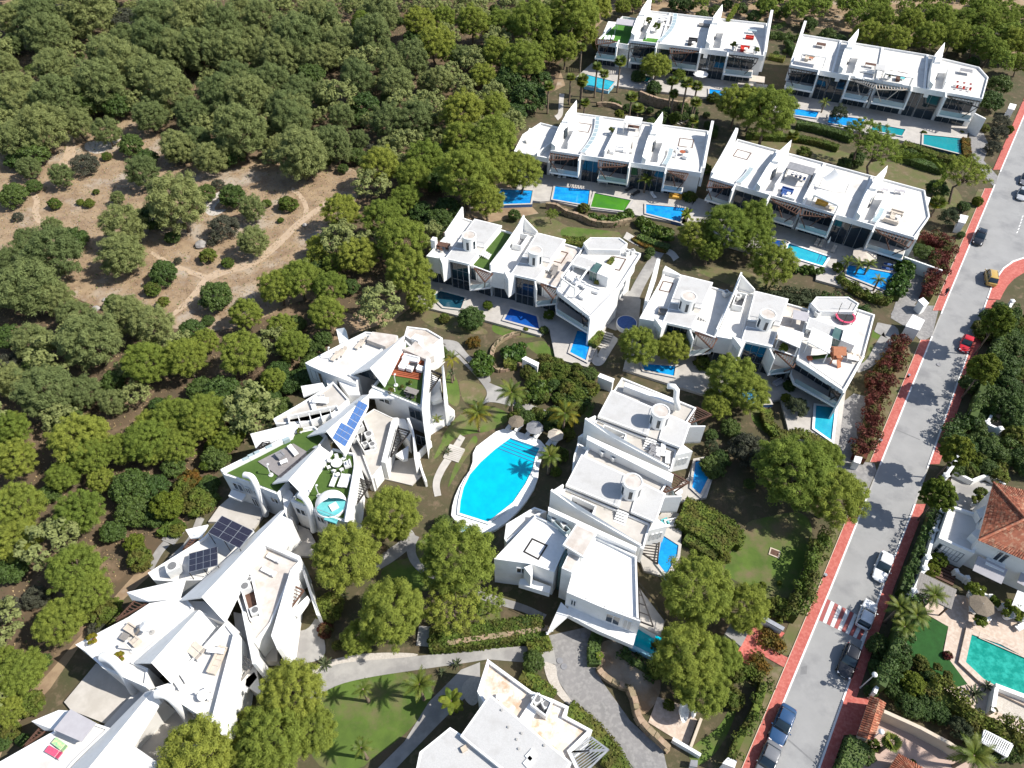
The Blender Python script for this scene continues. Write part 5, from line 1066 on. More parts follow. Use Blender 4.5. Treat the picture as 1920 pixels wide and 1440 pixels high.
gwall('white pillar wall segment in the hedge beside the pavement', [(1225, 360), (1200, 460)], 1.8, .3, c=R1, posts=False)
gwall('white wall stub beside the garden steps on the right', [(1150, 580), (1090, 770)], 1.8, .3, c=R1)
gwall('white wall beside the pale garden stair', [(1250, 740), (1190, 840), (1280, 880)], 1.8, .35, c=R1)
gwall('tan boundary wall along the shaded courtyard, lower right', [(320, 850), (700, 1020), (1000, 1180), (1180, 1300)], 2.2, .4, 'cream', RB, posts=False)
gwall('white retaining wall at the foot of the emerald pool', [(1480, 580), (1772, 690), (1900, 740)], 1.3, .5, 'white', RB, posts=False)
gwall('white end wall beside the speckled terrace', [(1490, 610), (1450, 850)], 1.4, .4, 'white', RB, posts=False)
S('speckled_terrace', [(1500, 600), (1900, 760), (1900, 1010), (1470, 850)], 'gravel_white', RB)
gwall('low beige wall around the stone court with the dishes', [(1075, 945), (985, 1190)], 1.1, .3, 'cream', R4, posts=False)
gwall('white low wall at the foot of the stone court', [(830, 1120), (970, 1200), (1070, 1260)], 1.0, .35, 'white', R4, posts=False)
S('stone_court', [(700, 760), (900, 830), (1040, 960), (960, 1180), (830, 1110), (620, 980)], 'patio', R4)
crop(*RB); T = thing('gate_roof', 'narrow red-tiled roof over the courtyard gate beside the pavement', 'gate', P((180, 900), 0))
q = PX([(140, 760), (40, 1100), (140, 1140), (245, 1140 - 400)], 2.4)
a, b = PX([(180, 690), (40, 1105)], 2.5); r1_, r2_ = PX([(268, 720), (140, 1140)], 3.1); c_, d_ = PX([(335, 760), (205, 1150)], 2.5)
tiles(T, (a, b, r2_, r1_)); tiles(T, (d_, c_, r1_, r2_)); body(T, [a * .7 + c_ * .3, b * .7 + d_ * .3, b * .3 + d_ * .7, a * .3 + c_ * .7], -.05, 2.4, 'cream')
T = thing('small_roof', 'corner of a red-tiled roof with ridges at the lower right edge', 'roof', P((500, 1400), 0))
a, b = PX([(380, 1440), (480, 1290)], 2.6); tiles(T, (P((360, 1470), 2.6), P((470, 1290), 2.6), P((620, 1480), 3.4), P((560, 1500), 3.4))); tiles(T, (P((470, 1290), 2.6), P((720, 1440), 2.6), P((660, 1520), 3.4), P((620, 1480), 3.4))); body(T, PX([(420, 1440), (480, 1330), (680, 1440), (600, 1560)], 2.2), -.05, 2.3, 'cream')
crop(*R2); T = thing('pergola_roof', 'weathered slatted timber shelter roof beside the patio palms', 'pergola', P((1100, 1000), 0))
w_ = PX([(982, 830), (1312, 990), (1262, 1168), (935, 1010)], 2.7); part(T, 'slat_base', MB().prism(w_, 2.6, 2.68), 'grey_wood'); ww = ccw(w_)
for i in range(16): part(T, 'slat', MB().beam(lerp(w_[0], w_[1], (i + .5) / 16) + VZ * .06, lerp(w_[3], w_[2], (i + .5) / 16) + VZ * .06, .28, .09), 'grey_wood')
mb = MB(); [mb.beam(Vector((p.x, p.y, 0)), p, .16, .16) for p in inset(ww, .3)]; part(T, 'post', mb, 'brown_wood')
crop(*R3)
pool('emerald green rippled pool beside the artificial lawn', PX([(1557, 330), (1760, 400), (2060, 560), (2060, 850), (1730, 690), (1640, 640), (1515, 522)], .42), .42, 'water_emerald', 'patio', 'patio', cw=.7, group=None)
pool('shallow pale step basin along the emerald pool', PX([(1618, 318), (2060, 520), (2060, 548), (1612, 352)], .44), .44, 'water_teal', 'patio', 'patio', cw=.1, group=None)
pool('pale green pool glimpsed between trees at the right edge', PX([(1340, 690), (1440, 610), (1480, 690), (1440, 720)], .4) if crop(*R1) is None else [], .4, 'water_teal', group=None)
# retaining walls of rough stone: every block its own piece
crop(*FULL)
STONES = {}
def stone_wall(label, chain, h, rows, c=None, name='retaining_wall', m='stone', L=.75, th=.6):
    if c: crop(*c)
    w_ = PX(smooth(chain, 2), 0); T = thing(name, label, 'wall', w_[0]); off = worldloc(T); mb = MB()
    for p, q in zip(w_, w_[1:]): mb.wall(p, q, th * .8, -.05, h * .96)
    part(T, 'core', mb, 'soil')
    if not STONES:
        for k in range(4):
            b = MB().box((0, 0, 0), 1, 1, 1); b.v = [v + Vector((rnd.uniform(-.09, .09), rnd.uniform(-.09, .09), rnd.uniform(-.08, .08))) for v in b.v]; STONES[k] = mesh(b, m, 'stone')
    pos = [0.0]
    for p, q in zip(w_, w_[1:]): pos.append(pos[-1] + (q - p).length)
    def along(s):
        for i in range(len(w_) - 1):
            if s <= pos[i + 1]: return lerp(w_[i], w_[i + 1], (s - pos[i]) / max(1e-6, pos[i + 1] - pos[i])), w_[i + 1] - w_[i]
        return w_[-1], w_[-1] - w_[-2]
    for r in range(rows):
        s = rnd.uniform(0, L * .5)
        while s < pos[-1]:
            ln = L * rnd.uniform(.7, 1.35); p, d = along(s + ln / 2)
            o = link('stone', STONES[rnd.randrange(4)], T, Vector((p.x, p.y, h * r / rows)) - off)
            o.scale = (ln * .94, th * rnd.uniform(.95, 1.15), h / rows * .93); o.rotation_euler = (0, 0, math.atan2(d.y, d.x) + rnd.uniform(-.06, .06)); s += ln
    return T
stone_wall('rough tan stone wall below the hedge, along the concrete path', [(715, 165), (800, 150), (1000, 120), (1180, 95), (1310, 75)], 1.5, 4, FC)
stone_wall('curved brown stone wall beside the grey driveway', [(440, 700), (490, 800), (510, 950), (600, 1060), (760, 1210)], 1.7, 4, R4)
stone_wall('thin curved stone wall around the big dry mound', [(180, 530), (240, 600), (330, 660), (440, 700)], 1.0, 2, R4)
stone_wall('curved stone retaining wall under the blue pool, second row', [(380, 960), (470, 970), (560, 1030), (680, 1060), (800, 1120), (950, 1130), (1090, 1100)], 1.4, 2, B1, L=1.0)
stone_wall('dark stone retaining wall behind the palms of the top row', [(560, 900), (700, 960), (860, 990), (960, 1000), (1000, 960)], 2.4, 4, A1, L=1.1)
stone_wall('stone retaining wall in the shade beneath the far lawn', [(180, 960), (330, 960), (430, 1010)], 1.2, 2, A1, L=1.1)
stone_wall('pale curved stone edging around the garden terrace', [(940, 360), (800, 390), (690, 470), (650, 560), (660, 680), (720, 740), (860, 700), (920, 660)], .7, 1, GB)
# ================================================================ VEGETATION
import numpy as np
from mathutils import noise as mnoise
rg_ = np.random.default_rng(5)
def cloud_mesh(name, quads, m):
    """quads: (n,4,3) array -> mesh"""
    n = len(quads); me = bpy.data.meshes.new(name); me.vertices.add(4 * n); me.loops.add(4 * n); me.polygons.add(n)
    me.vertices.foreach_set('co', quads.astype(np.float32).ravel()); me.loops.foreach_set('vertex_index', np.arange(4 * n, dtype=np.int32))
    me.polygons.foreach_set('loop_start', np.arange(0, 4 * n, 4, dtype=np.int32)); me.polygons.foreach_set('loop_total', np.full(n, 4, dtype=np.int32))
    me.materials.append(MATS[m]); me.update(calc_edges=True); return me
def leaves(pos, nrm, ln, wd, spread=.55):
    """a small folded leaf card at every point, loosely facing nrm"""
    n = len(pos); nn = nrm + rg_.normal(0, spread, (n, 3)); nn /= np.linalg.norm(nn, axis=1)[:, None] + 1e-9
    t = np.cross(nn, rg_.normal(0, 1, (n, 3))); t /= np.linalg.norm(t, axis=1)[:, None] + 1e-9; b = np.cross(nn, t)
    l = ln * rg_.uniform(.6, 1.3, (n, 1)); w_ = wd * rg_.uniform(.6, 1.3, (n, 1))
    return np.stack([pos - t * l, pos - b * w_ + nn * w_ * .25, pos + t * l, pos + b * w_ + nn * w_ * .25], 1)
def sph(n):
    d = rg_.normal(0, 1, (n, 3)); return d / np.linalg.norm(d, axis=1)[:, None]
def clumps(n, r, flat, low, jitter):
    """clump centres filling a dome"""
    out = []
    while len(out) < n:
        d = sph(1)[0]
        if d[2] < low: continue
        k = rg_.uniform(.55, 1.0) ** .5 * (1 + rg_.normal(0, jitter))
        c = d * np.array([r, r, r * flat]) * k
        if all(np.linalg.norm(c - o) > r * .2 for o in out) or rg_.random() < .04: out.append(c)
    return np.array(out)
def crown(name, m, r=4.0, flat=.75, low=-.35, nc=46, cr=(.75, 1.2), per=110, ln=.24, wd=.13, jitter=.07, spread=.55, squash=.8, lift=0):
    cs = clumps(nc, r * .86, flat, low, jitter); q = []
    for c in cs:
        rr = rg_.uniform(*cr); d = sph(per); d[:, 2] = np.where(d[:, 2] < -.45, -d[:, 2], d[:, 2])
        k = rg_.uniform(.3, 1.35, (per, 1)) if wd < .07 else rg_.uniform(.55, 1.05, (per, 1)); p = c + d * rr * k * np.array([1, 1, squash]); q.append(leaves(p, d + np.array([0, 0, .35]), ln, wd, spread))
    return cloud_mesh(name, np.concatenate(q), m), cs
def trunk_mesh(name, cs, zc, r0=.24, lean=0.0, m='bark', limbs=7):
    """tapered trunk with limbs that reach into the crown (origin at the foot, crown centre at zc)"""
    mb = MB(); top = Vector((lean * .6, lean * .3, zc * .82)); k = Vector((lean * .8 * rnd.choice((-1, 1)), 0, zc * .42))
    mb.tube([(0, 0, -.3), (0, 0, 0), k * .55, k, top], [r0 * 1.35, r0 * 1.1, r0 * .9, r0 * .8, r0 * .6], 7)
    for c in random.Random(len(name)).sample([tuple(x) for x in cs], min(limbs, len(cs))):
        e = Vector(c) + Vector((0, 0, zc)); s = lerp(k, top, rnd.uniform(.3, 1)); mid = lerp(s, e, .5) + Vector((0, 0, -.25))
        mb.tube([s, mid, e], [r0 * .42, r0 * .28, r0 * .1], 5)
    return mesh(mb, m, name, True)
KINDS = {}
def kind(key, obj, m, nvar, zc, **kw):
    KINDS[key] = dict(obj=obj, r=kw.get('r', 4.0), zc=zc, v=[])
    tk = {k: kw.pop(k) for k in ('r0', 'lean', 'limbs', 'tm') if k in kw}
    for i in range(nvar):
        me, cs = crown('crown', m, **kw)
        tm = trunk_mesh('trunk', cs, zc, tk.get('r0', .24), tk.get('lean', 0) * rnd.uniform(-1, 1), tk.get('tm', 'bark'), tk.get('limbs', 7))
        KINDS[key]['v'].append((me, tm))
kind('pine', 'pine_tree', 'pine_leaf', 6, 5.3, r=4.0, flat=.85, low=-.6, nc=190, cr=(.28, .62), per=170, ln=.19, wd=.04, jitter=.1, spread=.4, lean=1.0, limbs=10)
kind('wood', 'pine_tree', 'wood_leaf', 6, 4.6, r=4.0, flat=1.0, low=-.75, nc=170, cr=(.3, .7), per=130, ln=.24, wd=.05, jitter=.09, spread=.4, lean=1.0, squash=.95)
kind('open', 'pine_tree', 'pine_leaf', 3, 6.6, r=4.0, flat=.55, low=-.25, nc=90, cr=(.26, .55), per=95, ln=.16, wd=.06, jitter=.17, spread=.4, lean=1.6, limbs=14)
kind('oak', 'evergreen_oak', 'oak_leaf', 3, 2.9, r=4.0, flat=.78, low=-.5, nc=80, cr=(.6, .95), per=110, ln=.2, wd=.14, jitter=.04, limbs=4)
kind('grey', 'grey_bush', 'grey_leaf', 2, 2.6, r=4.0, flat=.75, low=-.5, nc=70, cr=(.6, .95), per=90, ln=.22, wd=.09, jitter=.07, limbs=4)
kind('brown', 'dry_bush', 'brown_leaf', 2, 2.6, r=4.0, flat=.7, low=-.5, nc=50, cr=(.6, .95), per=60, ln=.25, wd=.06, jitter=.12, limbs=6)
kind('lime', 'street_tree', 'lime_leaf', 3, 5.0, r=4.0, flat=.85, low=-.5, nc=70, cr=(.6, 1.0), per=120, ln=.24, wd=.17, jitter=.06)
kind('tall', 'street_tree', 'lime_leaf', 2, 12.0, r=4.0, flat=1.15, low=-.7, nc=110, cr=(.4, .8), per=110, ln=.26, wd=.16, jitter=.08)
kind('olive', 'olive_tree', 'olive_leaf', 2, 4.6, r=4.0, flat=.8, low=-.5, nc=60, cr=(.6, 1.0), per=100, ln=.26, wd=.09, jitter=.1)
kind('shrub', 'shrub', 'hedge_leaf', 3, 2.6, r=4.0, flat=.8, low=-.5, nc=60, cr=(.7, 1.1), per=80, ln=.34, wd=.2, jitter=.06, limbs=3)
kind('red', 'red_shrub', 'red_leaf', 2, 2.6, r=4.0, flat=.8, low=-.5, nc=60, cr=(.7, 1.1), per=80, ln=.36, wd=.18, jitter=.1, limbs=3)
kind('orange', 'flowering_shrub', 'orange_leaf', 2, 2.6, r=4.0, flat=.7, low=-.5, nc=50, cr=(.7, 1.1), per=80, ln=.36, wd=.18, jitter=.1, limbs=3)
kind('ball', 'clipped_bush', 'lime_leaf', 1, 3.2, r=4.0, flat=1.0, low=-.8, nc=110, cr=(.5, .6), per=70, ln=.4, wd=.25, jitter=.01, limbs=2)
PLACED = []
def tree(px, py, wpx, k, label=None, group=None, cat=None, name=None, squeeze=None):
    K = KINDS[k]; r = 4.0
    for _ in range(4):
        s = r / K['r']; c = at(px, py, K['zc'] * s); dep = c.y * math.cos(DEP) + (CAM_H - c.z) * math.sin(DEP); r = wpx / 2 * dep / FPX
    s = r / K['r']; c = at(px, py, K['zc'] * s); PLACED.append((c.x, c.y, r))
    return put_tree(c.x, c.y, s, k, label, group, cat, name)
CATS = {'pine': 'tree', 'wood': 'tree', 'open': 'tree', 'oak': 'tree', 'lime': 'tree', 'tall': 'tree', 'olive': 'tree'}
def put_tree(x, y, s, k, label, group, cat=None, name=None, sz=None):
    K = KINDS[k]; me, tm = rnd.choice(K['v'])
    T = thing(name or K['obj'], label, cat or CATS.get(k, 'shrub'), (x, y, 0), group, rnd.uniform(0, 6.28))
    T.scale = (s * rnd.uniform(.94, 1.06), s * rnd.uniform(.94, 1.06), s * (sz or rnd.uniform(.92, 1.1)))
    link('crown', me, T, (0, 0, K['zc'])); link('trunk', tm, T); return T
WOOD_P = 'rounded grey-green pine packed among others on the wooded hillside'; GW = 'pines of the hillside wood'
WOOD_B = 'bright yellow-green pine along the edge of the hillside wood'; GB_ = 'brighter pines along the wood edge'
OAK_L = 'dark green evergreen bush tucked under the hillside pines'; GO = 'dark evergreens of the hillside wood'
def many(c, lst, k, label, group):
    for x, y, w_ in lst: tree(c[0] + x * c[2], c[1] + y * c[2], w_ * c[2], k, label, group)
def named(c, lst):
    for x, y, w_, k, lb in lst: tree(c[0] + x * c[2], c[1] + y * c[2], w_ * c[2], k, lb)
# --- pines and bushes standing alone in the dry clearing
named(N1, [(740, 820, 150, 'oak', 'round dark bush at the upper edge of the dry clearing'), (800, 960, 195, 'wood', 'leaning pale pine in the middle of the dry clearing'), (600, 745, 150, 'wood', 'small light green pine above the pale scree patch'),
 (345, 990, 130, 'wood', 'slim yellow-green pine left of the grey pine in the clearing'), (480, 925, 160, 'grey', 'grayish pine with bare stem at the left of the clearing'), (160, 940, 130, 'wood', 'bright small pine by the left edge of the clearing'),
 (75, 1100, 165, 'oak', 'dark oval bush at the far left of the clearing'), (190, 1050, 95, 'oak', 'small dark bush touching the oval one at far left'), (660, 1110, 80, 'wood', 'tiny pale sapling in the dry grass of the clearing'),
 (600, 880, 58, 'shrub', 'tiny round bush beside the pale scree'), (310, 1150, 72, 'shrub', 'low green tuft in the dry grass near the left trail'), (500, 1145, 62, 'shrub', 'low green tuft beside the small sapling'), (450, 1138, 45, 'shrub', 'smallest tuft left of the sapling'),
 (1000, 1150, 330, 'wood', 'largest umbrella pine in the middle of the clearing'), (870, 1230, 190, 'oak', 'dark shrub under the left side of the largest clearing pine'), (1160, 1090, 115, 'oak', 'round dark bush right of the largest clearing pine'), (1310, 1110, 155, 'oak', 'dark rounded bush on white scree'),
 (1420, 1180, 150, 'wood', 'yellow-green small pine touching the bush on white scree'), (1622, 1148, 112, 'shrub', 'round olive bush above the fork of the trail'), (1258, 1280, 180, 'grey', 'silver grey bush below the white scree'), (1225, 1040, 85, 'grey', 'small grey bush in the shade above white scree'),
 (1422, 1350, 190, 'wood', 'round bright pine left of the dirt trail'), (100, 1220, 70, 'grey', 'small grey bush on bare ground at far left'), (540, 1080, 40, 'shrub', 'tiny dark tuft under the leaning pale pine'), (1580, 1240, 40, 'shrub', 'tiny tuft beside the trail fork'), (1500, 1145, 60, 'shrub', 'low bush between scree and trail')])
named(N3, [(700, 140, 240, 'wood', 'upper pine of the overlapping pair in the clearing'), (680, 285, 265, 'wood', 'lower pine of the overlapping pair in the clearing'), (920, 395, 175, 'oak', 'wide dark green bush left of the trail junction'), (860, 490, 95, 'shrub', 'flat spiky bush below the wide dark one'),
 (920, 560, 75, 'shrub', 'small green bush above the bottom of the trail'), (1170, 300, 100, 'shrub', 'low bush above the trail bend'), (1280, 340, 72, 'shrub', 'small tuft hugging the trail bend'), (1220, 530, 195, 'oak', 'broad dark bush right of the lower trail'), (1172, 665, 75, 'oak', 'small dark bush under the broad trailside bush'),
 (1190, 225, 60, 'grey', 'grey tuft beside the boulder'), (970, 195, 90, 'oak', 'dark low bush in the shade of the largest pine'), (640, 560, 110, 'oak', 'dark bush half covered by the pine at the foot of the clearing')])
# --- woods, left and below the clearing
many(N3, [(310, 300, 300), (160, 230, 170), (60, 330, 180), (150, 470, 330), (320, 540, 200), (520, 780, 330), (720, 640, 240), (200, 800, 230), (860, 700, 240), (260, 1060, 300), (470, 1060, 200), (640, 1130, 150), (60, 1000, 200), (420, 640, 180), (30, 480, 200), (290, 130, 110)], 'wood', WOOD_P, GW)
many(N3, [(830, 900, 270), (1050, 880, 240), (1160, 780, 150), (1370, 860, 270), (1580, 690, 170), (1380, 620, 190), (980, 1200, 230), (1150, 1190, 260), (840, 1330, 260), (450, 1330, 300), (60, 1280, 220), (1560, 470, 220), (1680, 430, 230), (1780, 290, 120), (1840, 620, 210), (1650, 800, 200), (1860, 480, 200), (1280, 1330, 160), (1000, 1370, 200), (1540, 1000, 150), (1880, 340, 130)], 'pine', WOOD_B, GB_)
many(N3, [(420, 210, 160), (60, 760, 160), (1080, 730, 160), (1250, 1080, 240), (1130, 1050, 170), (640, 1010, 140), (1700, 1000, 150), (330, 1210, 120)], 'oak', OAK_L, GO)
many(N3, [(60, 920, 170), (1000, 330, 50)], 'grey', 'dusty grey bush in the left wood', 'grey bushes of the left wood')
many(N3, [(1400, 960, 160), (1320, 1230, 130), (560, 1120, 110)], 'brown', 'brown half-dead bush among the left pines', 'brown dry bushes among the left pines')
many(N4, [(90, 160, 240), (110, 400, 320), (680, 180, 240), (700, 370, 320), (480, 520, 250), (930, 330, 260), (150, 760, 360), (600, 800, 350), (130, 1010, 330), (560, 1230, 400), (1120, 130, 230), (1290, 170, 270), (1520, 120, 320), (1150, 330, 250), (1330, 60, 240), (760, 560, 200)], 'pine', WOOD_B, GB_)
many(N4, [(990, 620, 320), (1010, 800, 270), (1160, 620, 220), (850, 950, 200), (1300, 460, 200), (380, 660, 180), (90, 1230, 240), (1160, 840, 200)], 'oak', OAK_L, GO)
named(N4, [(1260, 760, 240, 'lime', 'light green round tree beside the patio of the fan villas'), (1480, 730, 230, 'shrub', 'yellow-green bush beside the upper patio path'), (1430, 560, 180, 'orange', 'reddish leaved shrub beside the patio hedge'), (1650, 280, 190, 'lime', 'fresh green shrub by the upper left corner of the turf-roofed unit'),
 (1010, 1040, 150, 'lime', 'yellow-green bush beside the stepped path'), (1050, 1160, 190, 'shrub', 'green bush at the lower stepped path'), (1380, 620, 170, 'shrub', 'green bush right of the light round tree'), (1330, 940, 120, 'shrub', 'low hedge-like bush above the concrete steps')])
many(E3, [(160, 720, 350), (660, 130, 330), (450, 350, 350), (60, 1010, 230), (30, 620, 200)], 'pine', WOOD_B, GB_)
many(E3, [(40, 260, 220), (280, 160, 200)], 'grey', 'dusty grey bush in the left wood', 'grey bushes of the left wood')
named(E3, [(210, 960, 220, 'shrub', 'green bush below the left corner patio'), (790, 270, 240, 'shrub', 'leafy bush against the white wall with pergola'), (740, 400, 160, 'grey', 'pale flowering bush below the white wall with pergola'), (80, 1160, 150, 'shrub', 'green bush at the path in the bottom left corner'), (170, 1230, 100, 'oak', 'dark bush beside the bottom left path'), (330, 640, 120, 'oak', 'dark bush in shade left of the corner patio'), (20, 1260, 120, 'oak', 'dark bush touching the bottom left picture edge')])
# --- woods above the clearing
many(N1, [(80, 110, 190), (230, 120, 250), (80, 250, 110), (270, 200, 260), (500, 60, 300), (400, 170, 180), (900, 140, 270), (1100, 150, 300), (1250, 180, 260), (1360, 70, 160), (1470, 110, 210), (1640, 200, 240), (1800, 110, 200), (100, 520, 260), (150, 600, 210), (330, 560, 260), (320, 400, 250), (560, 470, 300), (700, 380, 270), (850, 430, 260), (970, 520, 230), (600, 320, 220), (840, 650, 190), (1090, 640, 200), (1240, 560, 250), (1400, 560, 260), (1540, 480, 210), (1680, 510, 210), (1820, 530, 150), (1620, 620, 230), (1350, 750, 300), (1000, 830, 190), (1110, 790, 170), (1180, 880, 200), (1690, 860, 310), (1640, 690, 230), (1860, 790, 190), (90, 790, 230), (240, 730, 260), (1000, 290, 250), (880, 270, 260), (1130, 290, 250), (1280, 300, 230), (1470, 310, 180), (1580, 320, 210), (1830, 320, 170), (30, 380, 160), (1560, 820, 150), (30, 640, 160), (440, 700, 170), (720, 240, 200), (1330, 440, 200), (1740, 320, 180), (1430, 230, 170)], 'wood', WOOD_P, GW)
many(N1, [(500, 570, 230), (660, 600, 190), (60, 260, 130), (1100, 340, 150), (1000, 860, 150), (1290, 860, 190), (190, 870, 180), (100, 900, 140), (830, 890, 120), (1420, 430, 120), (1750, 420, 160)], 'oak', OAK_L, GO)
many(N1, [(700, 130, 230), (340, 90, 150)], 'grey', 'dusty grey bush in the upper wood', 'grey bushes of the upper wood')
many(N2, [(60, 230, 270), (480, 220, 240), (290, 250, 200), (200, 110, 210), (520, 90, 210), (610, 470, 200), (390, 440, 200), (210, 540, 150), (850, 450, 160), (700, 330, 200), (580, 380, 180), (560, 690, 200), (720, 670, 210), (300, 660, 150), (100, 870, 260), (270, 820, 210), (400, 780, 120), (40, 640, 200), (60, 520, 160), (980, 330, 140), (780, 460, 120)], 'wood', WOOD_P, GW)
many(N2, [(740, 120, 180), (870, 110, 150), (430, 150, 160), (1040, 140, 190), (1190, 130, 180), (1370, 140, 260), (1590, 90, 290), (1730, 50, 190), (1330, 330, 250), (1180, 310, 180), (830, 250, 220), (910, 300, 150), (1100, 420, 160), (1160, 600, 190), (980, 640, 240), (970, 790, 220), (1150, 770, 290), (770, 890, 230), (520, 940, 230), (1000, 1000, 330), (1130, 960, 270), (1310, 960, 250), (1120, 1130, 200), (300, 1190, 230), (540, 1230, 270), (640, 1350, 300), (390, 1430, 230), (1470, 300, 150), (1560, 280, 170), (160, 1380, 120), (660, 1110, 170), (700, 1000, 200)], 'pine', WOOD_B, GB_)
many(N2, [(430, 590, 170), (140, 420, 130), (410, 680, 100), (390, 880, 120), (310, 950, 70), (780, 760, 130), (870, 880, 190), (830, 1020, 170), (850, 1250, 170), (750, 1200, 150), (700, 230, 120), (1240, 460, 200), (1350, 550, 220), (1420, 460, 140), (900, 1180, 160), (1270, 640, 150), (560, 560, 90), (1450, 220, 160)], 'oak', OAK_L, GO)
many(N2, [(480, 850, 100), (790, 620, 110)], 'grey', 'dusty grey bush in the upper wood', 'grey bushes of the upper wood')
many(A1, [(60, 120, 330), (80, 300, 260), (420, 60, 160), (200, 40, 200), (520, 30, 140)], 'pine', WOOD_B, GB_)
# --- wood behind the top rows
many(A2, [(830, 130, 200), (1020, 170, 220), (1250, 150, 220), (1430, 150, 220), (1600, 170, 220), (1770, 40, 210), (1690, 240, 200), (1850, 180, 220), (920, 20, 200), (1130, 60, 200), (1330, 40, 220), (1500, 30, 200), (1650, 60, 200), (1900, 320, 160)], 'pine', WOOD_B, GB_)
many(A1, [(1000, 60, 150), (1130, 150, 130), (900, 40, 160), (1250, 100, 140), (1480, 90, 130), (1600, 160, 140), (1700, 60, 170), (1850, 130, 150), (1360, 40, 120)], 'oak', OAK_L, GO)
many(A2, [(560, 150, 130), (640, 180, 110), (430, 60, 120), (280, 190, 60), (1750, 480, 160), (1560, 330, 100)], 'oak', 'dark shrub behind the top row of villas', 'dark shrubs behind the top rows')
# --- garden trees, each told apart by what it stands beside
named(GA, [(350, 430, 720, 'pine', 'large rounded pine against the turf-roofed fan villa'), (830, 20, 600, 'pine', 'pine shading the patio left of the communal pool'), (1480, 470, 760, 'pine', 'wide pine between the white villa and the shaded lawn circle'), (830, 1010, 720, 'pine', 'largest pine in the garden, in front of the stepped path'),
 (480, 1270, 360, 'pine', 'small bright pine at the foot of the largest garden pine'), (1450, 930, 560, 'open', 'thin see-through pine above the hedge and stone wall'), (1790, 900, 340, 'open', 'sparse pine over the small lawn beside the white villa'), (1340, 120, 210, 'oak', 'dark shrub beside the paddling pool'), (720, 380, 150, 'brown', 'brown dry bush at the garden path bend'), (920, 200, 170, 'shrub', 'green bush beside the leaning pale trunk'),
 (200, 960, 300, 'shrub', 'dark garden bush under the fan villa wall'), (1300, 1290, 230, 'shrub', 'green bush at the left end of the trimmed hedge'), (160, 1180, 170, 'red', 'dark red bush beside the fan villa patio')])
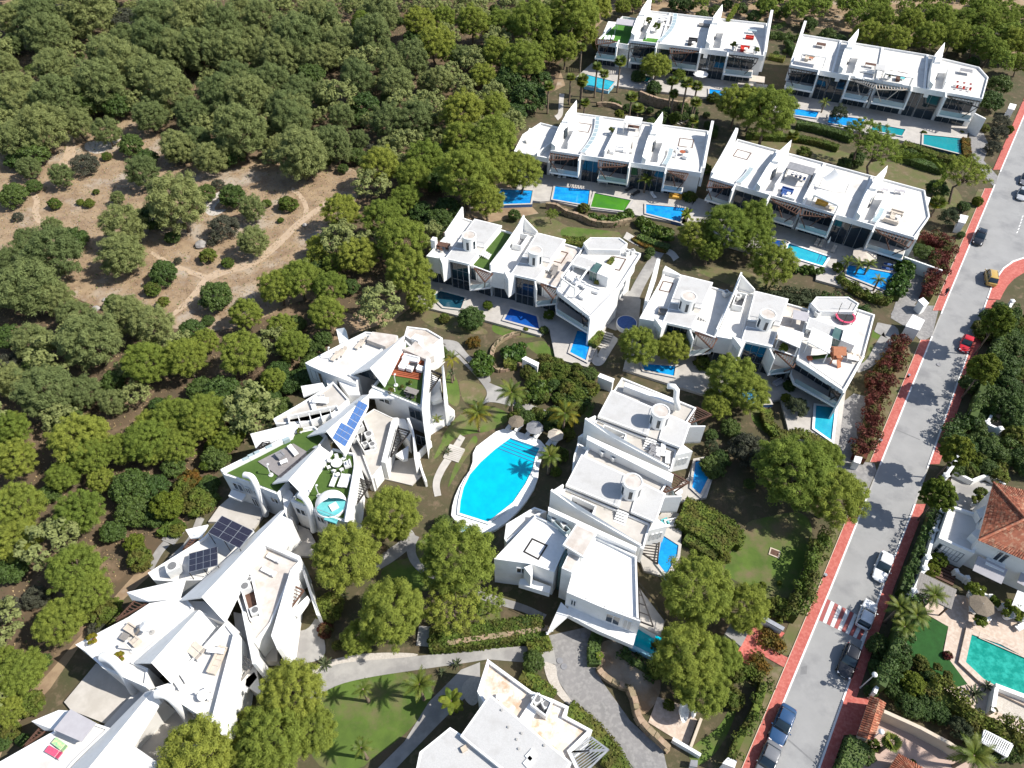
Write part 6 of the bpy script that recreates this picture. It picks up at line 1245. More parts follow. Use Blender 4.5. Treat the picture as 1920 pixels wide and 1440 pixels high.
named(FULL, [(548, 1300, 118, 'pine', 'bright pine left of the bottom lawn, upper of its clump'), (510, 1385, 130, 'pine', 'bright pine left of the bottom lawn, lower of its clump'), (375, 1420, 150, 'pine', 'pine cut by the bottom edge beside the white terraces'), (585, 1370, 90, 'pine', 'small pine overlapping the bottom lawn'), (450, 1428, 90, 'pine', 'pine at the bottom edge between two white terraces'), (470, 1360, 70, 'pine', 'small pine touching the white south wall'),
 (1310, 1105, 140, 'pine', 'large pine right of the grey balcony'), (1395, 1140, 95, 'pine', 'pine beside the grey-roofed pavilion'), (1288, 1232, 130, 'pine', 'big pine below the corner pool'), (1318, 1290, 100, 'pine', 'pine above the stone court with dishes'), (1350, 1230, 80, 'pine', 'pine near the red path, overlapping its neighbour'),
 (1490, 885, 150, 'pine', 'broad pine above the fenced lawn'), (1562, 930, 120, 'pine', 'pine overhanging the red pavement'), (1440, 870, 70, 'olive', 'dull olive bush left of the broad pine'), (1400, 845, 70, 'grey', 'grey leafless-looking shrub in the garden middle'), (1545, 860, 70, 'pine', 'small pine beside the lower driveway'),
 (1197, 648, 78, 'pine', 'left pine of the pair in front of the right lower row'), (1264, 650, 72, 'pine', 'right pine of the pair in front of the right lower row'), (1372, 705, 92, 'pine', 'pine over the blue pool, upper of two'), (1402, 735, 84, 'pine', 'pine over the blue pool, lower of two'), (1345, 760, 56, 'pine', 'small pine with bent trunk left of the blue pool'),
 (1305, 442, 66, 'pine', 'leftmost pine of the group between the villa rows'), (1362, 428, 92, 'pine', 'tallest pine of the group between the villa rows'), (1415, 412, 74, 'pine', 'pine in front of the dark balcony in the middle rows'), (1450, 498, 86, 'pine', 'right-hand pine of the group between the villa rows'), (1420, 450, 70, 'pine', 'pine filling the middle of the group between villa rows'), (1330, 470, 50, 'pine', 'small pine at the lower left of the group between rows'),
 (1440, 214, 104, 'pine', 'rounded pine left of the small lawn between rows'), (1410, 200, 74, 'pine', 'pine beside the courtyard of the top rows'), (1622, 252, 80, 'open', 'left half of the umbrella pine pair on the dry lawn'), (1655, 276, 86, 'open', 'right half of the umbrella pine pair on the dry lawn'), (1812, 322, 86, 'open', 'leaning umbrella pine beside the road'), (1382, 192, 80, 'pine', 'pine touching the small sky blue pool'), (1230, 122, 56, 'pine', 'pine growing in front of the far balcony'), (1274, 142, 26, 'pine', 'small round tree beside the far balcony'),
 (1572, 214, 34, 'olive', 'small grey-green tree behind the long cobalt pool'), (1607, 296, 30, 'oak', 'little dark tree on the dry lawn'), (768, 512, 90, 'pine', 'pine at the left end of the tower villas'), (790, 558, 60, 'pine', 'small pine beside the dark teal pool'), (1035, 402, 26, 'open', 'thin young tree before the curved stone wall'),
 (883, 598, 54, 'oak', 'clipped round dark green tree in the garden'), (1495, 762, 44, 'olive', 'grey olive tree beside the turquoise pool'), (1000, 1240, 44, 'oak', 'dark green tree beside the lower driveway entrance'), (975, 1170, 32, 'oak', 'small dark tree at the end of the trimmed hedge'),
 (1796, 846, 62, 'tall', 'yellowish street tree at the villa entrance gate'), (1763, 925, 66, 'tall', 'round yellow-green street tree beside the villa court'), (1868, 608, 56, 'tall', 'upper leafy tree beside the shaded pavement'), (1845, 690, 60, 'tall', 'middle leafy tree beside the shaded pavement'), (1880, 690, 60, 'oak', 'dark tree in the garden right of the road'), (1905, 660, 46, 'oak', 'dark tree at the right picture edge'), (1890, 770, 70, 'oak', 'broad dark tree above the pale stair'), (1820, 720, 44, 'oak', 'dark bush by the white pillar wall'), (1905, 820, 50, 'shrub', 'green bush at the right edge above the hedge'),
 (1835, 868, 26, 'lime', 'small bright tree in the shaded hedge garden'), (1815, 880, 36, 'shrub', 'low golden shrub in the shaded hedge garden'),
 (1762, 1050, 30, 'lime', 'bright small tree by the garage steps'), (1748, 1070, 28, 'lime', 'bright small tree below the garage steps')])
named(RB, [(620, 560, 260, 'lime', 'leafy tree behind the lower right white wall'), (430, 640, 220, 'oak', 'round dark tree touching the tiled gate roof'), (790, 740, 280, 'oak', 'dark tree left of the long trimmed hedge'), (900, 880, 240, 'oak', 'dark tree above the tan courtyard wall'), (1120, 1030, 260, 'olive', 'loose dark tree at the end of the tan wall'), (500, 330, 200, 'oak', 'tall clipped dark conifer beside the artificial lawn'), (480, 470, 190, 'oak', 'lower clipped dark conifer beside the artificial lawn'), (690, 350, 170, 'shrub', 'low bush at the edge of the artificial lawn'), (980, 270, 100, 'red', 'round red bush on the corner of the patio'), (800, 460, 120, 'shrub', 'bush beside the clay pots'), (960, 540, 120, 'shrub', 'leafy bush below the clay pots'), (130, 1310, 200, 'oak', 'dark bush at the bottom edge beside the pavement'), (210, 1200, 130, 'lime', 'bright bush under the gate roof'), (620, 1390, 80, 'lime', 'small round bush in the pink courtyard')])
named(RT, [(640, 110, 180, 'oak', 'bushy tree behind the last villa of the top row'), (710, 250, 120, 'grey', 'upper pale oleander beside the red pavement'), (690, 330, 130, 'grey', 'lower pale oleander beside the red pavement'), (655, 420, 120, 'grey', 'pale oleander at the end of the upper driveway'), (764, 304, 62, 'ball', 'clipped green ball beside the upper pavement'), (550, 786, 74, 'ball', 'clipped green ball beside the gatehouse'), (455, 820, 90, 'oak', 'dark shaded shrub next to the clipped ball'), (355, 900, 130, 'olive', 'dull green shrub beside the white gatehouse'), (440, 1010, 60, 'oak', 'small dark bush beside the red hedge'), (90, 470, 110, 'oak', 'rounded dark bush in the hedge of the dry lawn'), (600, 290, 70, 'shrub', 'small bush at the end villa wall'), (560, 265, 60, 'shrub', 'tiny bush below the end villa wall'), (190, 1130, 140, 'oak', 'dark bush against the white end wall'), (280, 700, 150, 'oak', 'dark bush in the shade of the leaning pine'), (185, 325, 45, 'shrub', 'potted bush at the corner of the teal pool'), (445, 320, 34, 'shrub', 'potted plant at the road end of the teal pool')])
named(D3, [(350, 1080, 130, 'oak', 'dark bush on the gravel bed beneath the hedge'), (430, 1270, 1, 'shrub', 'tiny plant') ][:1])
named(GC, [(1170, 1290, 1, 'oak', 'x')][:0] + [(1010, 1060, 90, 'lime', 'small young tree on the fenced lawn'), (1180, 1030, 50, 'lime', 'smallest sapling on the fenced lawn'), (630, 770, 140, 'shrub', 'bright bush at the lower end of the double hedge'), (1180, 1290, 270, 'shrub', 'large clipped oval bush beside the meter box wall')])
named(C1, [(560, 690, 80, 'oak', 'dark conifer between the first two pools, upper'), (560, 800, 90, 'lime', 'bright clipped conifer between the first two pools'), (1040, 880, 90, 'lime', 'bright clipped bush right of the cobalt pool'), (1000, 1000, 80, 'oak', 'dark bush below the cobalt pool'), (1830, 390, 90, 'oak', 'dark round bush beside the spa court path'), (450, 1090, 120, 'orange', 'yellow flowering shrub on the rocky bed'), (190, 1180, 140, 'oak', 'round dark shrub in the path loop'), (860, 990, 40, 'lime', 'small bright plant under the cobalt pool'), (220, 910, 90, 'shrub', 'low bush under the dark teal pool'), (1810, 430, 60, 'oak', 'small dark bush at the path to the tower villas'), (150, 150, 150, 'oak', 'dark shaded tree behind the first tower villa'), (230, 130, 120, 'oak', 'second dark shaded tree behind the first tower villa'), (770, 100, 110, 'oak', 'dark bush under the big pines'), (1310, 45, 100, 'shrub', 'bush at the end of the banana hedge')])
named(C2, [(560, 720, 120, 'shrub', 'leafy garden bush between the two pine pairs'), (1135, 870, 90, 'oak', 'tall dark bush between two pool decks, upper'), (1120, 950, 80, 'lime', 'bright bush between two pool decks, lower'), (620, 930, 110, 'pine', 'small pine in the shaded slope'), (1390, 1330, 90, 'oak', 'clipped dark bush at the foot of the lawn'), (940, 1280, 160, 'grey', 'grey brown scrub below the curved lawn'), (1060, 1260, 120, 'shrub', 'green scrub below the curved lawn'), (620, 1270, 100, 'olive', 'bush beside the white slit wall'), (1630, 590, 60, 'olive', 'small olive bush against the end villa wall'), (30, 620, 1, 'shrub', 'x')][:9])
named(A1, [(210, 400, 130, 'pine', 'pine behind the far turf-roofed villa'), (560, 690, 150, 'oak', 'dark shrub behind the turquoise pool'), (390, 1030, 90, 'lime', 'lime green shrub behind the second row sail tower'), (880, 1070, 110, 'lime', 'lime green shrub beside the wooden steps'), (1240, 880, 120, 'shrub', 'green hedge bush beside the sky blue pool'), (700, 800, 160, 'oak', 'dark hedge bush above the stone wall'), (1800, 480, 60, 'oak', 'dark bush beside the far courtyard'), (1880, 460, 50, 'oak', 'slim dark bush in the far courtyard')])
named(B2, [(905, 235, 110, 'shrub', 'spiky green bush on the dry lawn behind the blue sofas'), (1210, 310, 120, 'oak', 'dark bush left of the umbrella pines'), (1310, 300, 90, 'oak', 'small dark tree under the umbrella pines'), (1160, 1090, 90, 'lime', 'bush at the end of the turquoise pool planting'), (1770, 950, 100, 'oak', 'dark bush beside the end villa garden wall'), (170, 350, 90, 'shrub', 'green bush squeezed between the two second row blocks'), (50, 560, 110, 'shrub', 'bush at the foot of the gap between two blocks')])
# ------------------------------------------------ random filling of the closed wood
def inside(p, poly):
    c = False; n = len(poly)
    for i in range(n):
        (x0, y0), (x1, y1) = poly[i], poly[(i + 1) % n]
        if (y0 > p[1]) != (y1 > p[1]) and p[0] < (x1 - x0) * (p[1] - y0) / (y1 - y0) + x0: c = not c
    return c
def proj(v):
    z = v.z - CAM_H; f = v.y * math.cos(DEP) - z * math.sin(DEP); return 960 + FPX * v.x / f, 720 + FPX * (-v.y * math.sin(DEP) - z * math.cos(DEP)) / f
FOREST = [(-80, -40), (1060, -40), (1050, 110), (1000, 190), (930, 330), (820, 420), (770, 540), (700, 600), (590, 640), (540, 740), (450, 840), (380, 920), (290, 1000), (240, 1060), (150, 1170), (60, 1290), (-60, 1400), (-90, 1100)]
CLEAR = [(-60, 300), (130, 235), (260, 200), (310, 280), (450, 310), (680, 310), (700, 360), (620, 430), (560, 500), (450, 630), (320, 615), (190, 570), (120, 490), (40, 445), (-60, 455)]
BACK = [(1050, -60), (1960, -60), (1930, 150), (1860, 125), (1700, 75), (1480, 28), (1150, 2)]
def fill(polys, n, holes, k, rr, label, group, gap=.8):
    for _ in range(n):
        x, y = rnd.uniform(-170, 150), rnd.uniform(10, 270); p = proj(Vector((x, y, 3)))
        if not any(inside(p, q) for q in polys) or any(inside(p, q) for q in holes): continue
        r = rnd.uniform(*rr)
        if any((x - a) ** 2 + (y - b) ** 2 < (gap * (r + c)) ** 2 for a, b, c in PLACED): continue
        PLACED.append((x, y, r)); put_tree(x, y, r / 4, k, label, group)
def fill_stuff(polys, n, holes, m, rr, label, gap):
    low, _ = crown('low', m, 4.0, .8, -.45, 50, (.55, .95), 34, .3, .16, .09, .42); co = np.empty(len(low.vertices) * 3, np.float32); low.vertices.foreach_get('co', co); co = co.reshape(-1, 4, 3); out = []
    for _ in range(n):
        x, y = rnd.uniform(-170, 150), rnd.uniform(10, 270); p = proj(Vector((x, y, 3)))
        if not any(inside(p, q) for q in polys) or any(inside(p, q) for q in holes): continue
        r = rnd.uniform(*rr)
        if any((x - a) ** 2 + (y - b) ** 2 < (gap * (r + c)) ** 2 for a, b, c in PLACED): continue
        PLACED.append((x, y, r)); k = r / 4; a = rnd.uniform(0, 6.28); R_ = np.array([[math.cos(a), -math.sin(a), 0], [math.sin(a), math.cos(a), 0], [0, 0, 1]])
        out.append((co @ R_.T) * k + np.array([x, y, 4.6 * k]))
    o = link('pine_wood', cloud_mesh('pine_wood', np.concatenate(out), m)); tag(o, label, 'wood', None, 'stuff')
fill_stuff([FOREST], 2600, [CLEAR], 'wood_leaf', (2.2, 4.6), 'younger pines filling the gaps of the hillside wood', .6)
fill_stuff([BACK], 4000, [], 'pine_leaf', (2.6, 4.6), 'pines closing the wood behind the top rows', .55)
fill([FOREST], 900, [CLEAR], 'oak', (1.2, 2.6), OAK_L, GO, .5)
fill([BACK], 300, [], 'oak', (1.6, 2.8), OAK_L, GO, .55)
GS = 'shrubs filling the estate gardens'
for pg, n, k, rr, lb in (([(1000, 640), (1130, 690), (1075, 800), (1040, 900), (950, 800)], 500, 'shrub', (.7, 1.6), 'leafy shrub in the planting above the communal pool'), ([(1000, 640), (1130, 690), (1075, 800), (1030, 900), (985, 960), (950, 800)], 300, 'oak', (.7, 1.5), 'dark shrub in the shaded planting left of the tower villas'),
    ([(1330, 780), (1440, 800), (1430, 900), (1370, 950), (1330, 900)], 300, 'oak', (.8, 1.8), 'dark shrub in the shade behind the double hedge'), ([(1850, 570), (1960, 560), (1960, 880), (1800, 880), (1850, 740)], 500, 'oak', (.9, 2.0), 'dark garden shrub across the road'), ([(1850, 570), (1960, 560), (1960, 880), (1810, 880)], 300, 'shrub', (.8, 1.6), 'green garden shrub across the road'),
    ([(370, 930), (430, 830), (510, 770), (560, 690), (600, 640), (560, 610), (470, 720), (340, 880)], 700, 'oak', (1.0, 2.2), 'dark bush pressed against the fan villas'), ([(370, 930), (430, 830), (510, 770), (560, 690), (470, 720), (340, 880)], 300, 'lime', (.9, 1.8), 'fresh green bush pressed against the fan villas'),
    ([(590, 1150), (720, 1200), (700, 1240), (600, 1240)], 200, 'shrub', (.5, 1.1), 'small shrub on the white gravel bank'), ([(1120, 170), (1340, 190), (1350, 240), (1200, 215)], 300, 'oak', (.8, 1.6), 'dark shrub on the slope between the upper rows'), ([(1480, 700), (1560, 700), (1600, 790), (1500, 800), (1330, 790)], 1, 'oak', (.6, 1), 'x'), ([(1200, 1190), (1380, 1170), (1400, 1300), (1260, 1330)], 300, 'shrub', (.6, 1.3), 'low shrub under the pines by the corner pool'),
    ([(1640, 1180), (1920, 1340), (1920, 1420), (1640, 1300)], 300, 'oak', (.8, 1.7), 'dark shrub in the lower right garden'), ([(820, 470), (1000, 400), (1010, 420), (860, 480)], 200, 'oak', (.8, 1.8), 'dark shrub behind the tower villas')): fill([pg], n * 40, [[(850, 800), (1050, 800), (1040, 870), (1010, 960), (940, 1010), (840, 990)]], k, rr, lb, GS, .42)
# low growth that nobody could count: dry tufts and weeds of the clearing and the wood floor
def scatter(name, polyspx, n, size, m, hgt=.3, holes=()):
    pos = []
    while len(pos) < n:
        x, y = rnd.uniform(-170, 160), rnd.uniform(10, 270); p = proj(Vector((x, y, 0)))
        if any(inside(p, q) for q in polyspx) and not any(inside(p, q) for q in holes): pos.append((x, y, rnd.uniform(0, hgt)))
    pos = np.array(pos); o = link(name, cloud_mesh(name, leaves(pos, np.tile([0, 0, 1.0], (n, 1)), size, size * .5, .8), m)); o['kind'] = 'stuff'; tag(o, None)
    return o
mat('straw', (.34, .25, .13), .95, (.26, .19, .10), .5, 5, isl=.5)
o = scatter('dry_grass', [FOREST], 60000, .16, 'straw', .22); tag(o, 'dry straw-coloured grass scattered over the hillside', 'grass')
o = scatter('weeds', [FOREST], 9000, .2, 'wood_leaf', .3); tag(o, 'low green weeds dotted over the dry hillside', 'weeds')
o = scatter('loose_stones', [CLEAR], 5000, .13, 'rock', .06); tag(o, 'loose pale stones lying on the dry clearing', 'stones')
# boulders of the clearing
crop(*N3)
for i, (x, y, s, lb) in enumerate(((1135, 245, 1.5, 'large grey boulder below the overlapping bushes of the clearing'), (875, 522, .7, 'small grey boulder under the flat spiky bush'), (545, 600, .9, 'grey boulder at the lower left of the clearing'), (480, 590, .6, 'pale boulder left of the grey one in the clearing'), (1715, 130, .7, 'pale boulder on the trail edge'), (590, 550, .6, 'pale stone above the grey boulder'))):
    b = bmesh.new(); bmesh.ops.create_icosphere(b, subdivisions=2, radius=s * .7)
    for v in b.verts: v.co *= 1 + rnd.uniform(-.18, .18); v.co.z *= .7
    me = bpy.data.meshes.new('boulder'); b.to_mesh(me); b.free(); me.materials.append(MATS['rock']); c = P((x, y)); tag(link('boulder', me, None, c + Vector((0, 0, s * .25))), lb, 'rock')
# ------------------------------------------------ hedges
def hedge(label, chain, wd, h, m='hedge_leaf', c=None, dens=26, k=2, group=None, name='hedge', lump=.0, zb=0, ln=.17):
    if c: crop(*c)
    sp = [P(p, h) for p in smooth(chain, k)]; T = thing(name, label, 'hedge', (sp[0].x, sp[0].y, zb), group); core = MB(); pos, nr = [], []
    for a, b in zip(sp, sp[1:]):
        a = Vector((a.x, a.y, 0)); b = Vector((b.x, b.y, 0)); L = (b - a).length
        if L < .05: continue
        d = (b - a) / L; s = Vector((-d.y, d.x, 0)); core.wall(a, b, wd * (.5 if lump else .86), zb, zb + h * (.6 if lump else .93))
        for _ in range(int(L * wd * 1.1) + 1 if lump else 0):
            r = rnd.uniform(.4, 1) * min(1.0, wd * .42); q = a + d * rnd.uniform(0, L) + s * rnd.uniform(-.42, .42) * wd + Vector((0, 0, zb + max(r * .4, h - r * rnd.uniform(.4, 1.5))))
            for _ in range(int(r * r * 110) + 8): v = Vector((rnd.gauss(0, 1), rnd.gauss(0, 1), abs(rnd.gauss(.2, 1)))).normalized(); pos.append(q + v * r * rnd.uniform(.75, 1.05)); nr.append(tuple(v))
        for area, f in () if lump else ((L * wd, 0), (L * h, 1), (L * h, -1)):
            for _ in range(int(area * dens)):
                t = rnd.uniform(-.05, 1.05); p = a + d * (t * L); bump = .12 * mnoise.noise(p * .6)
                if f == 0: pos.append(p + s * rnd.uniform(-wd / 2, wd / 2) + Vector((0, 0, zb + h + bump + rnd.uniform(-.1, .08)))); nr.append((0, 0, 1))
                else: pos.append(p + s * f * (wd / 2 + bump * .5 + rnd.uniform(-.08, .06)) + Vector((0, 0, zb + rnd.uniform(.02, 1) * h))); nr.append((s.x * f, s.y * f, .4))
    off = worldloc(T)
    part(T, 'core', core, m)
    link('foliage', cloud_mesh('foliage', leaves(np.array([tuple(p - off) for p in pos]), np.array(nr), ln, ln * .6, .5), m), T); return T
hedge('long dark hedge between the fenced lawn and the red pavement', [(1680, 480), (1600, 680), (1520, 880), (1440, 1090), (1350, 1300)], 2.3, 3.4, 'hedge_leaf', GC, dens=30, lump=.3)
hedge('upper hedge of the double row beside the tower villa', [(230, 220), (420, 300), (600, 400), (780, 520), (720, 620)], 2.2, 1.6, c=GC, dens=30)
hedge('lower broad hedge of the double row beside the tower villa', [(180, 340), (360, 440), (560, 560), (680, 680)], 2.9, 1.7, c=GC, dens=30)
hedge('dark hedge under the two pool decks, beside the angular pool', [(240, 560), (400, 650), (560, 760)], 1.5, 1.2, c=GC)
hedge('trimmed flat hedge above the tan stone wall', [(690, 100), (900, 85), (1050, 65), (1300, 40)], 3.0, 1.5, c=FC, dens=30)
hedge('short hedge at the end of the stone wall', [(1210, 140), (1330, 105)], 2.2, 1.0, c=FC)
hedge('bright green hedge strip along the bottom villa and driveway', [(1420, 480), (1560, 590), (1660, 720), (1720, 830)], 2.6, 1.0, 'hedge_leaf', FC)
hedge('low hedge under the stained terrace wall', [(1180, 290), (1290, 360), (1350, 410)], 1.6, .9, 'hedge_leaf', FC)
hedge('dark red hedge beside the pavement, lower stretch', [(640, 240), (560, 430), (470, 590), (440, 760), (400, 900), (350, 1040)], 3.6, 2.4, 'red_leaf', R1, lump=.5)
hedge('rounded red hedge arm reaching to the end villa', [(400, 510), (480, 520), (560, 560)], 3.4, 2.3, 'red_leaf', R1, lump=.4)
hedge('orange and green flowering hedge along the villa path', [(560, 380), (500, 440), (460, 480)], 3.0, 1.6, 'orange_leaf', R1, lump=.3)
hedge('dark red hedge beside the upper driveway', [(180, 1000), (300, 1010), (380, 1050), (330, 1150), (280, 1260), (230, 1380)], 3.6, 2.5, 'red_leaf', RT, lump=.5)
hedge('hedge beside the lower gate and driveway, under the lawn', [(150, 970), (110, 1040), (80, 1110)], 2.2, 2.0, 'hedge_leaf', R1)
hedge('clipped hedge curving around the olive tree lawn', [(980, 700), (1010, 860), (1120, 960), (1250, 970), (1330, 930), (1440, 980), (1600, 1070)], 1.7, 1.1, 'hedge_leaf', GD)
hedge('long trimmed hedge in deep shade beside the speckled terrace', [(820, 530), (960, 640), (1160, 780), (1350, 900), (1600, 1010), (1900, 1180)], 3.2, 2.6, 'hedge_leaf', RB, lump=.1)
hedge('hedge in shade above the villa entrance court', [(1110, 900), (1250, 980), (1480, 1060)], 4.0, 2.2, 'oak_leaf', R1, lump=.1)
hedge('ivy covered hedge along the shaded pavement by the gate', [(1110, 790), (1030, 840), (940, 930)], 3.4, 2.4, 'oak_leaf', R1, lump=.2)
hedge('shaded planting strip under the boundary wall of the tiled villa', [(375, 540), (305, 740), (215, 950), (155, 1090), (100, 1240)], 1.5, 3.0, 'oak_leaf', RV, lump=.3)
hedge('shaded planting strip beside the right pavement, upper stretch', [(1395, 40), (1285, 320), (1205, 560), (1145, 740)], 2.0, 4.6, 'oak_leaf', R1, lump=.3)  # made taller than the planting, to throw shade over the pavement
hedge('shaded planting strip beside the right pavement, lower stretch', [(1190, 40), (1115, 290), (1045, 480), (975, 640)], 2.2, 4.6, 'oak_leaf', R3, lump=.3)  # height raised here too, so the strip's shadow covers the pavement
hedge('low hedge between the bottom pavement and the court', [(790, 1060), (740, 1200), (690, 1330)], 2.2, 2.2, 'oak_leaf', R3)
hedge('mixed flowering hedge along the grass verge, bottom right', [(1640, 600), (1590, 800), (1500, 960), (1420, 1100), (1360, 1260)], 1.6, 2.8, 'hedge_leaf', R4, lump=.3)
hedge('hedge above the flower bed beside the red path', [(1320, 420), (1450, 500), (1600, 590)], 2.0, 1.4, 'hedge_leaf', R4, lump=.3)
hedge('orange flower bed beside the red path, upper', [(1620, 210), (1680, 260), (1770, 300)], 2.4, .7, 'orange_leaf', R4, lump=.15)
hedge('orange flower bed beside the red path, lower', [(1540, 430), (1600, 480), (1650, 520)], 2.4, .7, 'orange_leaf', R4, lump=.15)
hedge('dark green bed beside the corner pool', [(390, 370), (500, 440), (620, 520), (700, 580)], 1.6, .9, 'oak_leaf', R4, lump=.3)
hedge('dark hedge on the curve of the driveway', [(190, 200), (150, 330), (160, 480)], 1.4, 1.2, 'oak_leaf', R4)
hedge('broad-leaved hedge under the algae pool', [(760, 1010), (880, 1040), (1000, 1050), (1120, 980)], 2.4, 1.3, 'broad_leaf', B1, ln=.3, lump=.4)
hedge('broad-leaved hedge under the right pool of second row', [(1200, 1040), (1260, 1110), (1360, 1160), (1460, 1170)], 3.4, 1.5, 'broad_leaf', B1, ln=.3, lump=.4)
hedge('dark hedge with orange flowers beside the stepping path', [(1180, 1190), (1280, 1240), (1440, 1290)], 1.6, .9, 'oak_leaf', B1)
hedge('orange flowering bed beside the stepping path', [(1130, 1210), (1240, 1280), (1420, 1320)], 1.3, .5, 'orange_leaf', B1)
hedge('low hedge below the turquoise pool deck', [(850, 1080), (960, 1090), (1060, 1110)], 1.8, 1.0, 'broad_leaf', B2, ln=.28, lump=.3)
hedge('tall leafy hedge between the palms pool and the driveway', [(1680, 1020), (1660, 1130), (1610, 1270)], 3.2, 2.0, 'broad_leaf', B2, ln=.3, lump=.4)
hedge('leafy hedge under the palms pool', [(1180, 1130), (1300, 1220), (1440, 1290), (1560, 1310)], 3.0, 1.5, 'hedge_leaf', B2, lump=.4)
hedge('brownish scrub hedge behind the right lower row', [(600, 1270), (760, 1270), (900, 1300), (1020, 1310)], 4.4, 1.4, 'olive_leaf', B2, lump=.5)
hedge('dark shaded hedge behind the end villa', [(1050, 1290), (1250, 1340), (1400, 1400)], 3.4, 1.6, 'oak_leaf', B2, lump=.3)
hedge('curving hedge behind the dry lawn of the top right row', [(0, 810), (160, 820), (360, 830), (520, 860), (640, 900)], 1.6, 1.3, 'hedge_leaf', A2)
hedge('dark hedge under the long cobalt pool', [(350, 730), (480, 750), (620, 790), (740, 830)], 2.0, 1.6, 'oak_leaf', A2)
hedge('dark hedge with climbing plants under the teal pool', [(1090, 870), (1230, 920), (1400, 980), (1500, 990)], 2.0, 1.6, 'hedge_leaf', A2)
hedge('dark lower hedge beneath the teal pool lawn edge', [(1070, 950), (1200, 1000), (1370, 1050)], 2.4, 1.4, 'oak_leaf', A2)
hedge('small hedge at the driveway end of the teal pool', [(1520, 840), (1530, 960)], 1.8, 1.4, 'orange_leaf', A2)
hedge('dark hedge behind the top right row', [(140, 110), (280, 120), (420, 130), (640, 160)], 3.0, 1.6, 'oak_leaf', A2, lump=.3)
hedge('thin hedge beside the far courtyard', [(300, 170), (340, 240)], 1.5, 2.0, 'oak_leaf', A2)
hedge('low hedge strip across the far courtyard garden', [(1740, 490), (1880, 520)], 2.2, 1.0, 'hedge_leaf', A1)
hedge('olive hedge behind the large terrace villa', [(1140, 280), (1260, 300), (1340, 290)], 2.4, 1.0, 'hedge_leaf', C1)
hedge('leafy green hedge on the parapet of the wide end villa', [(1385, 840), (1450, 730), (1510, 650)], .7, .7, 'hedge_leaf', C1, zb=6.5, k=1)
hedge('hedge beside the steps under the spa court', [(1380, 1100), (1440, 1000)], 1.6, 1.5, 'hedge_leaf', C1)
hedge('climbing greenery along the roof edge of the roadside villa', [(940, 1170), (1060, 1160), (1170, 1160), (1240, 1220), (1280, 1310), (1200, 1370)], 1.5, .9, 'lime_leaf', A2, zb=7.0, k=1, lump=.3)
hedge('banana-leaf planting along the garden path', [(500, 560), (560, 620), (620, 700)], 3.0, 1.5, 'broad_leaf', GB, ln=.34, lump=.6)
hedge('broad-leaf planting beside the bright lawn', [(780, 500), (880, 500), (980, 520)], 4.0, 1.6, 'broad_leaf', GB, ln=.34, lump=.6)
hedge('low clipped hedge by the garden hut', [(770, 620), (900, 620)], 2.0, 1.4, 'hedge_leaf', GB)
hedge('bird-of-paradise planting under the shaded slope', [(1060, 880), (1120, 930), (1170, 960)], 4.0, 1.6, 'broad_leaf', GB, ln=.34, lump=.6)
hedge('hedge on the shaded slope beside the hut', [(1140, 640), (1180, 760), (1240, 860)], 2.6, 1.4, 'hedge_leaf', GB, lump=.3)
hedge('mixed shrubs behind the pool sunbeds', [(920, 1140), (1040, 1160), (1150, 1210)], 2.4, 1.5, 'hedge_leaf', GB, lump=.4)
hedge('dark shrubs on the shaded slope above the tower villa', [(1330, 900), (1500, 950), (1640, 960)], 5.0, 1.3, 'oak_leaf', GB, lump=.5)
hedge('hedge row along the upper path of the fan villas', [(250, 520), (330, 560), (460, 440)], 2.2, 1.0, 'hedge_leaf', EC)
hedge('dark green verge along the fan villas and the wood', [(840, 120), (760, 200), (700, 300)], 2.4, 1.2, 'oak_leaf', EC)
# ------------------------------------------------ palms
def frond_mesh(L, droop, wd, m, feather=True, n=9):
    q = []
    for i in range(n):
        t0, t1 = i / n, (i + 1) / n
        f = lambda t: np.array([L * t * (1 - .22 * droop * t), 0, L * (.42 * t - droop * t * t)])
        a, b = f(t0), f(t1); wdt = wd * math.sin(math.pi * min(.97, .12 + .88 * (t0 + t1) / 2)) ** .7
        if feather:
            for s in (-1, 1):
                for k in range(3):
                    p = a + (b - a) * (k + .5) / 3; tip = p + np.array([L * .09, s * wdt, -wdt * .35]); e = (b - a) * .17; q.append([p - e, p + e, tip + e * .5, tip - e * .3])
        else:
            for s in (-1, 1): q.append([a, b, b + np.array([0, s * wdt, -wdt * .2]), a + np.array([0, s * wd * math.sin(math.pi * min(.97, .12 + .88 * t0)) ** .7, -wdt * .2])])
    return cloud_mesh('frond', np.array(q), m)
def fan_mesh(L, m):
    q = []; n = 12
    for i in range(n):
        a = -1.9 + 3.8 * i / (n - 1); d = np.array([math.cos(a), math.sin(a), 0]) * L * .55; s = np.array([-math.sin(a), math.cos(a), 0]) * L * .075; o = np.array([L * .45, 0, L * .12]); z = np.array([0, 0, -L * .22 * (abs(a) / 1.9)])
        q.append([o, o + d * .5 + s + z * .3, o + d + z, o + d * .5 - s + z * .3])
    q.append([np.array([0, -.03, 0]), np.array([0, .03, 0]), np.array([L * .45, .03, L * .12]), np.array([L * .45, -.03, L * .12])])
    return cloud_mesh('frond', np.array(q), m)
FR = {'feather': frond_mesh(2.6, .62, .42, 'palm_leaf'), 'gold': frond_mesh(2.6, .8, .42, 'palm_gold'), 'fan': fan_mesh(1.5, 'palm_leaf'), 'skirt': fan_mesh(1.3, 'palm_gold'), 'broad': frond_mesh(2.2, .55, .5, 'lime_leaf', False), 'agave': frond_mesh(1.1, .25, .1, 'olive_leaf', False, 4)}
TRK = {}
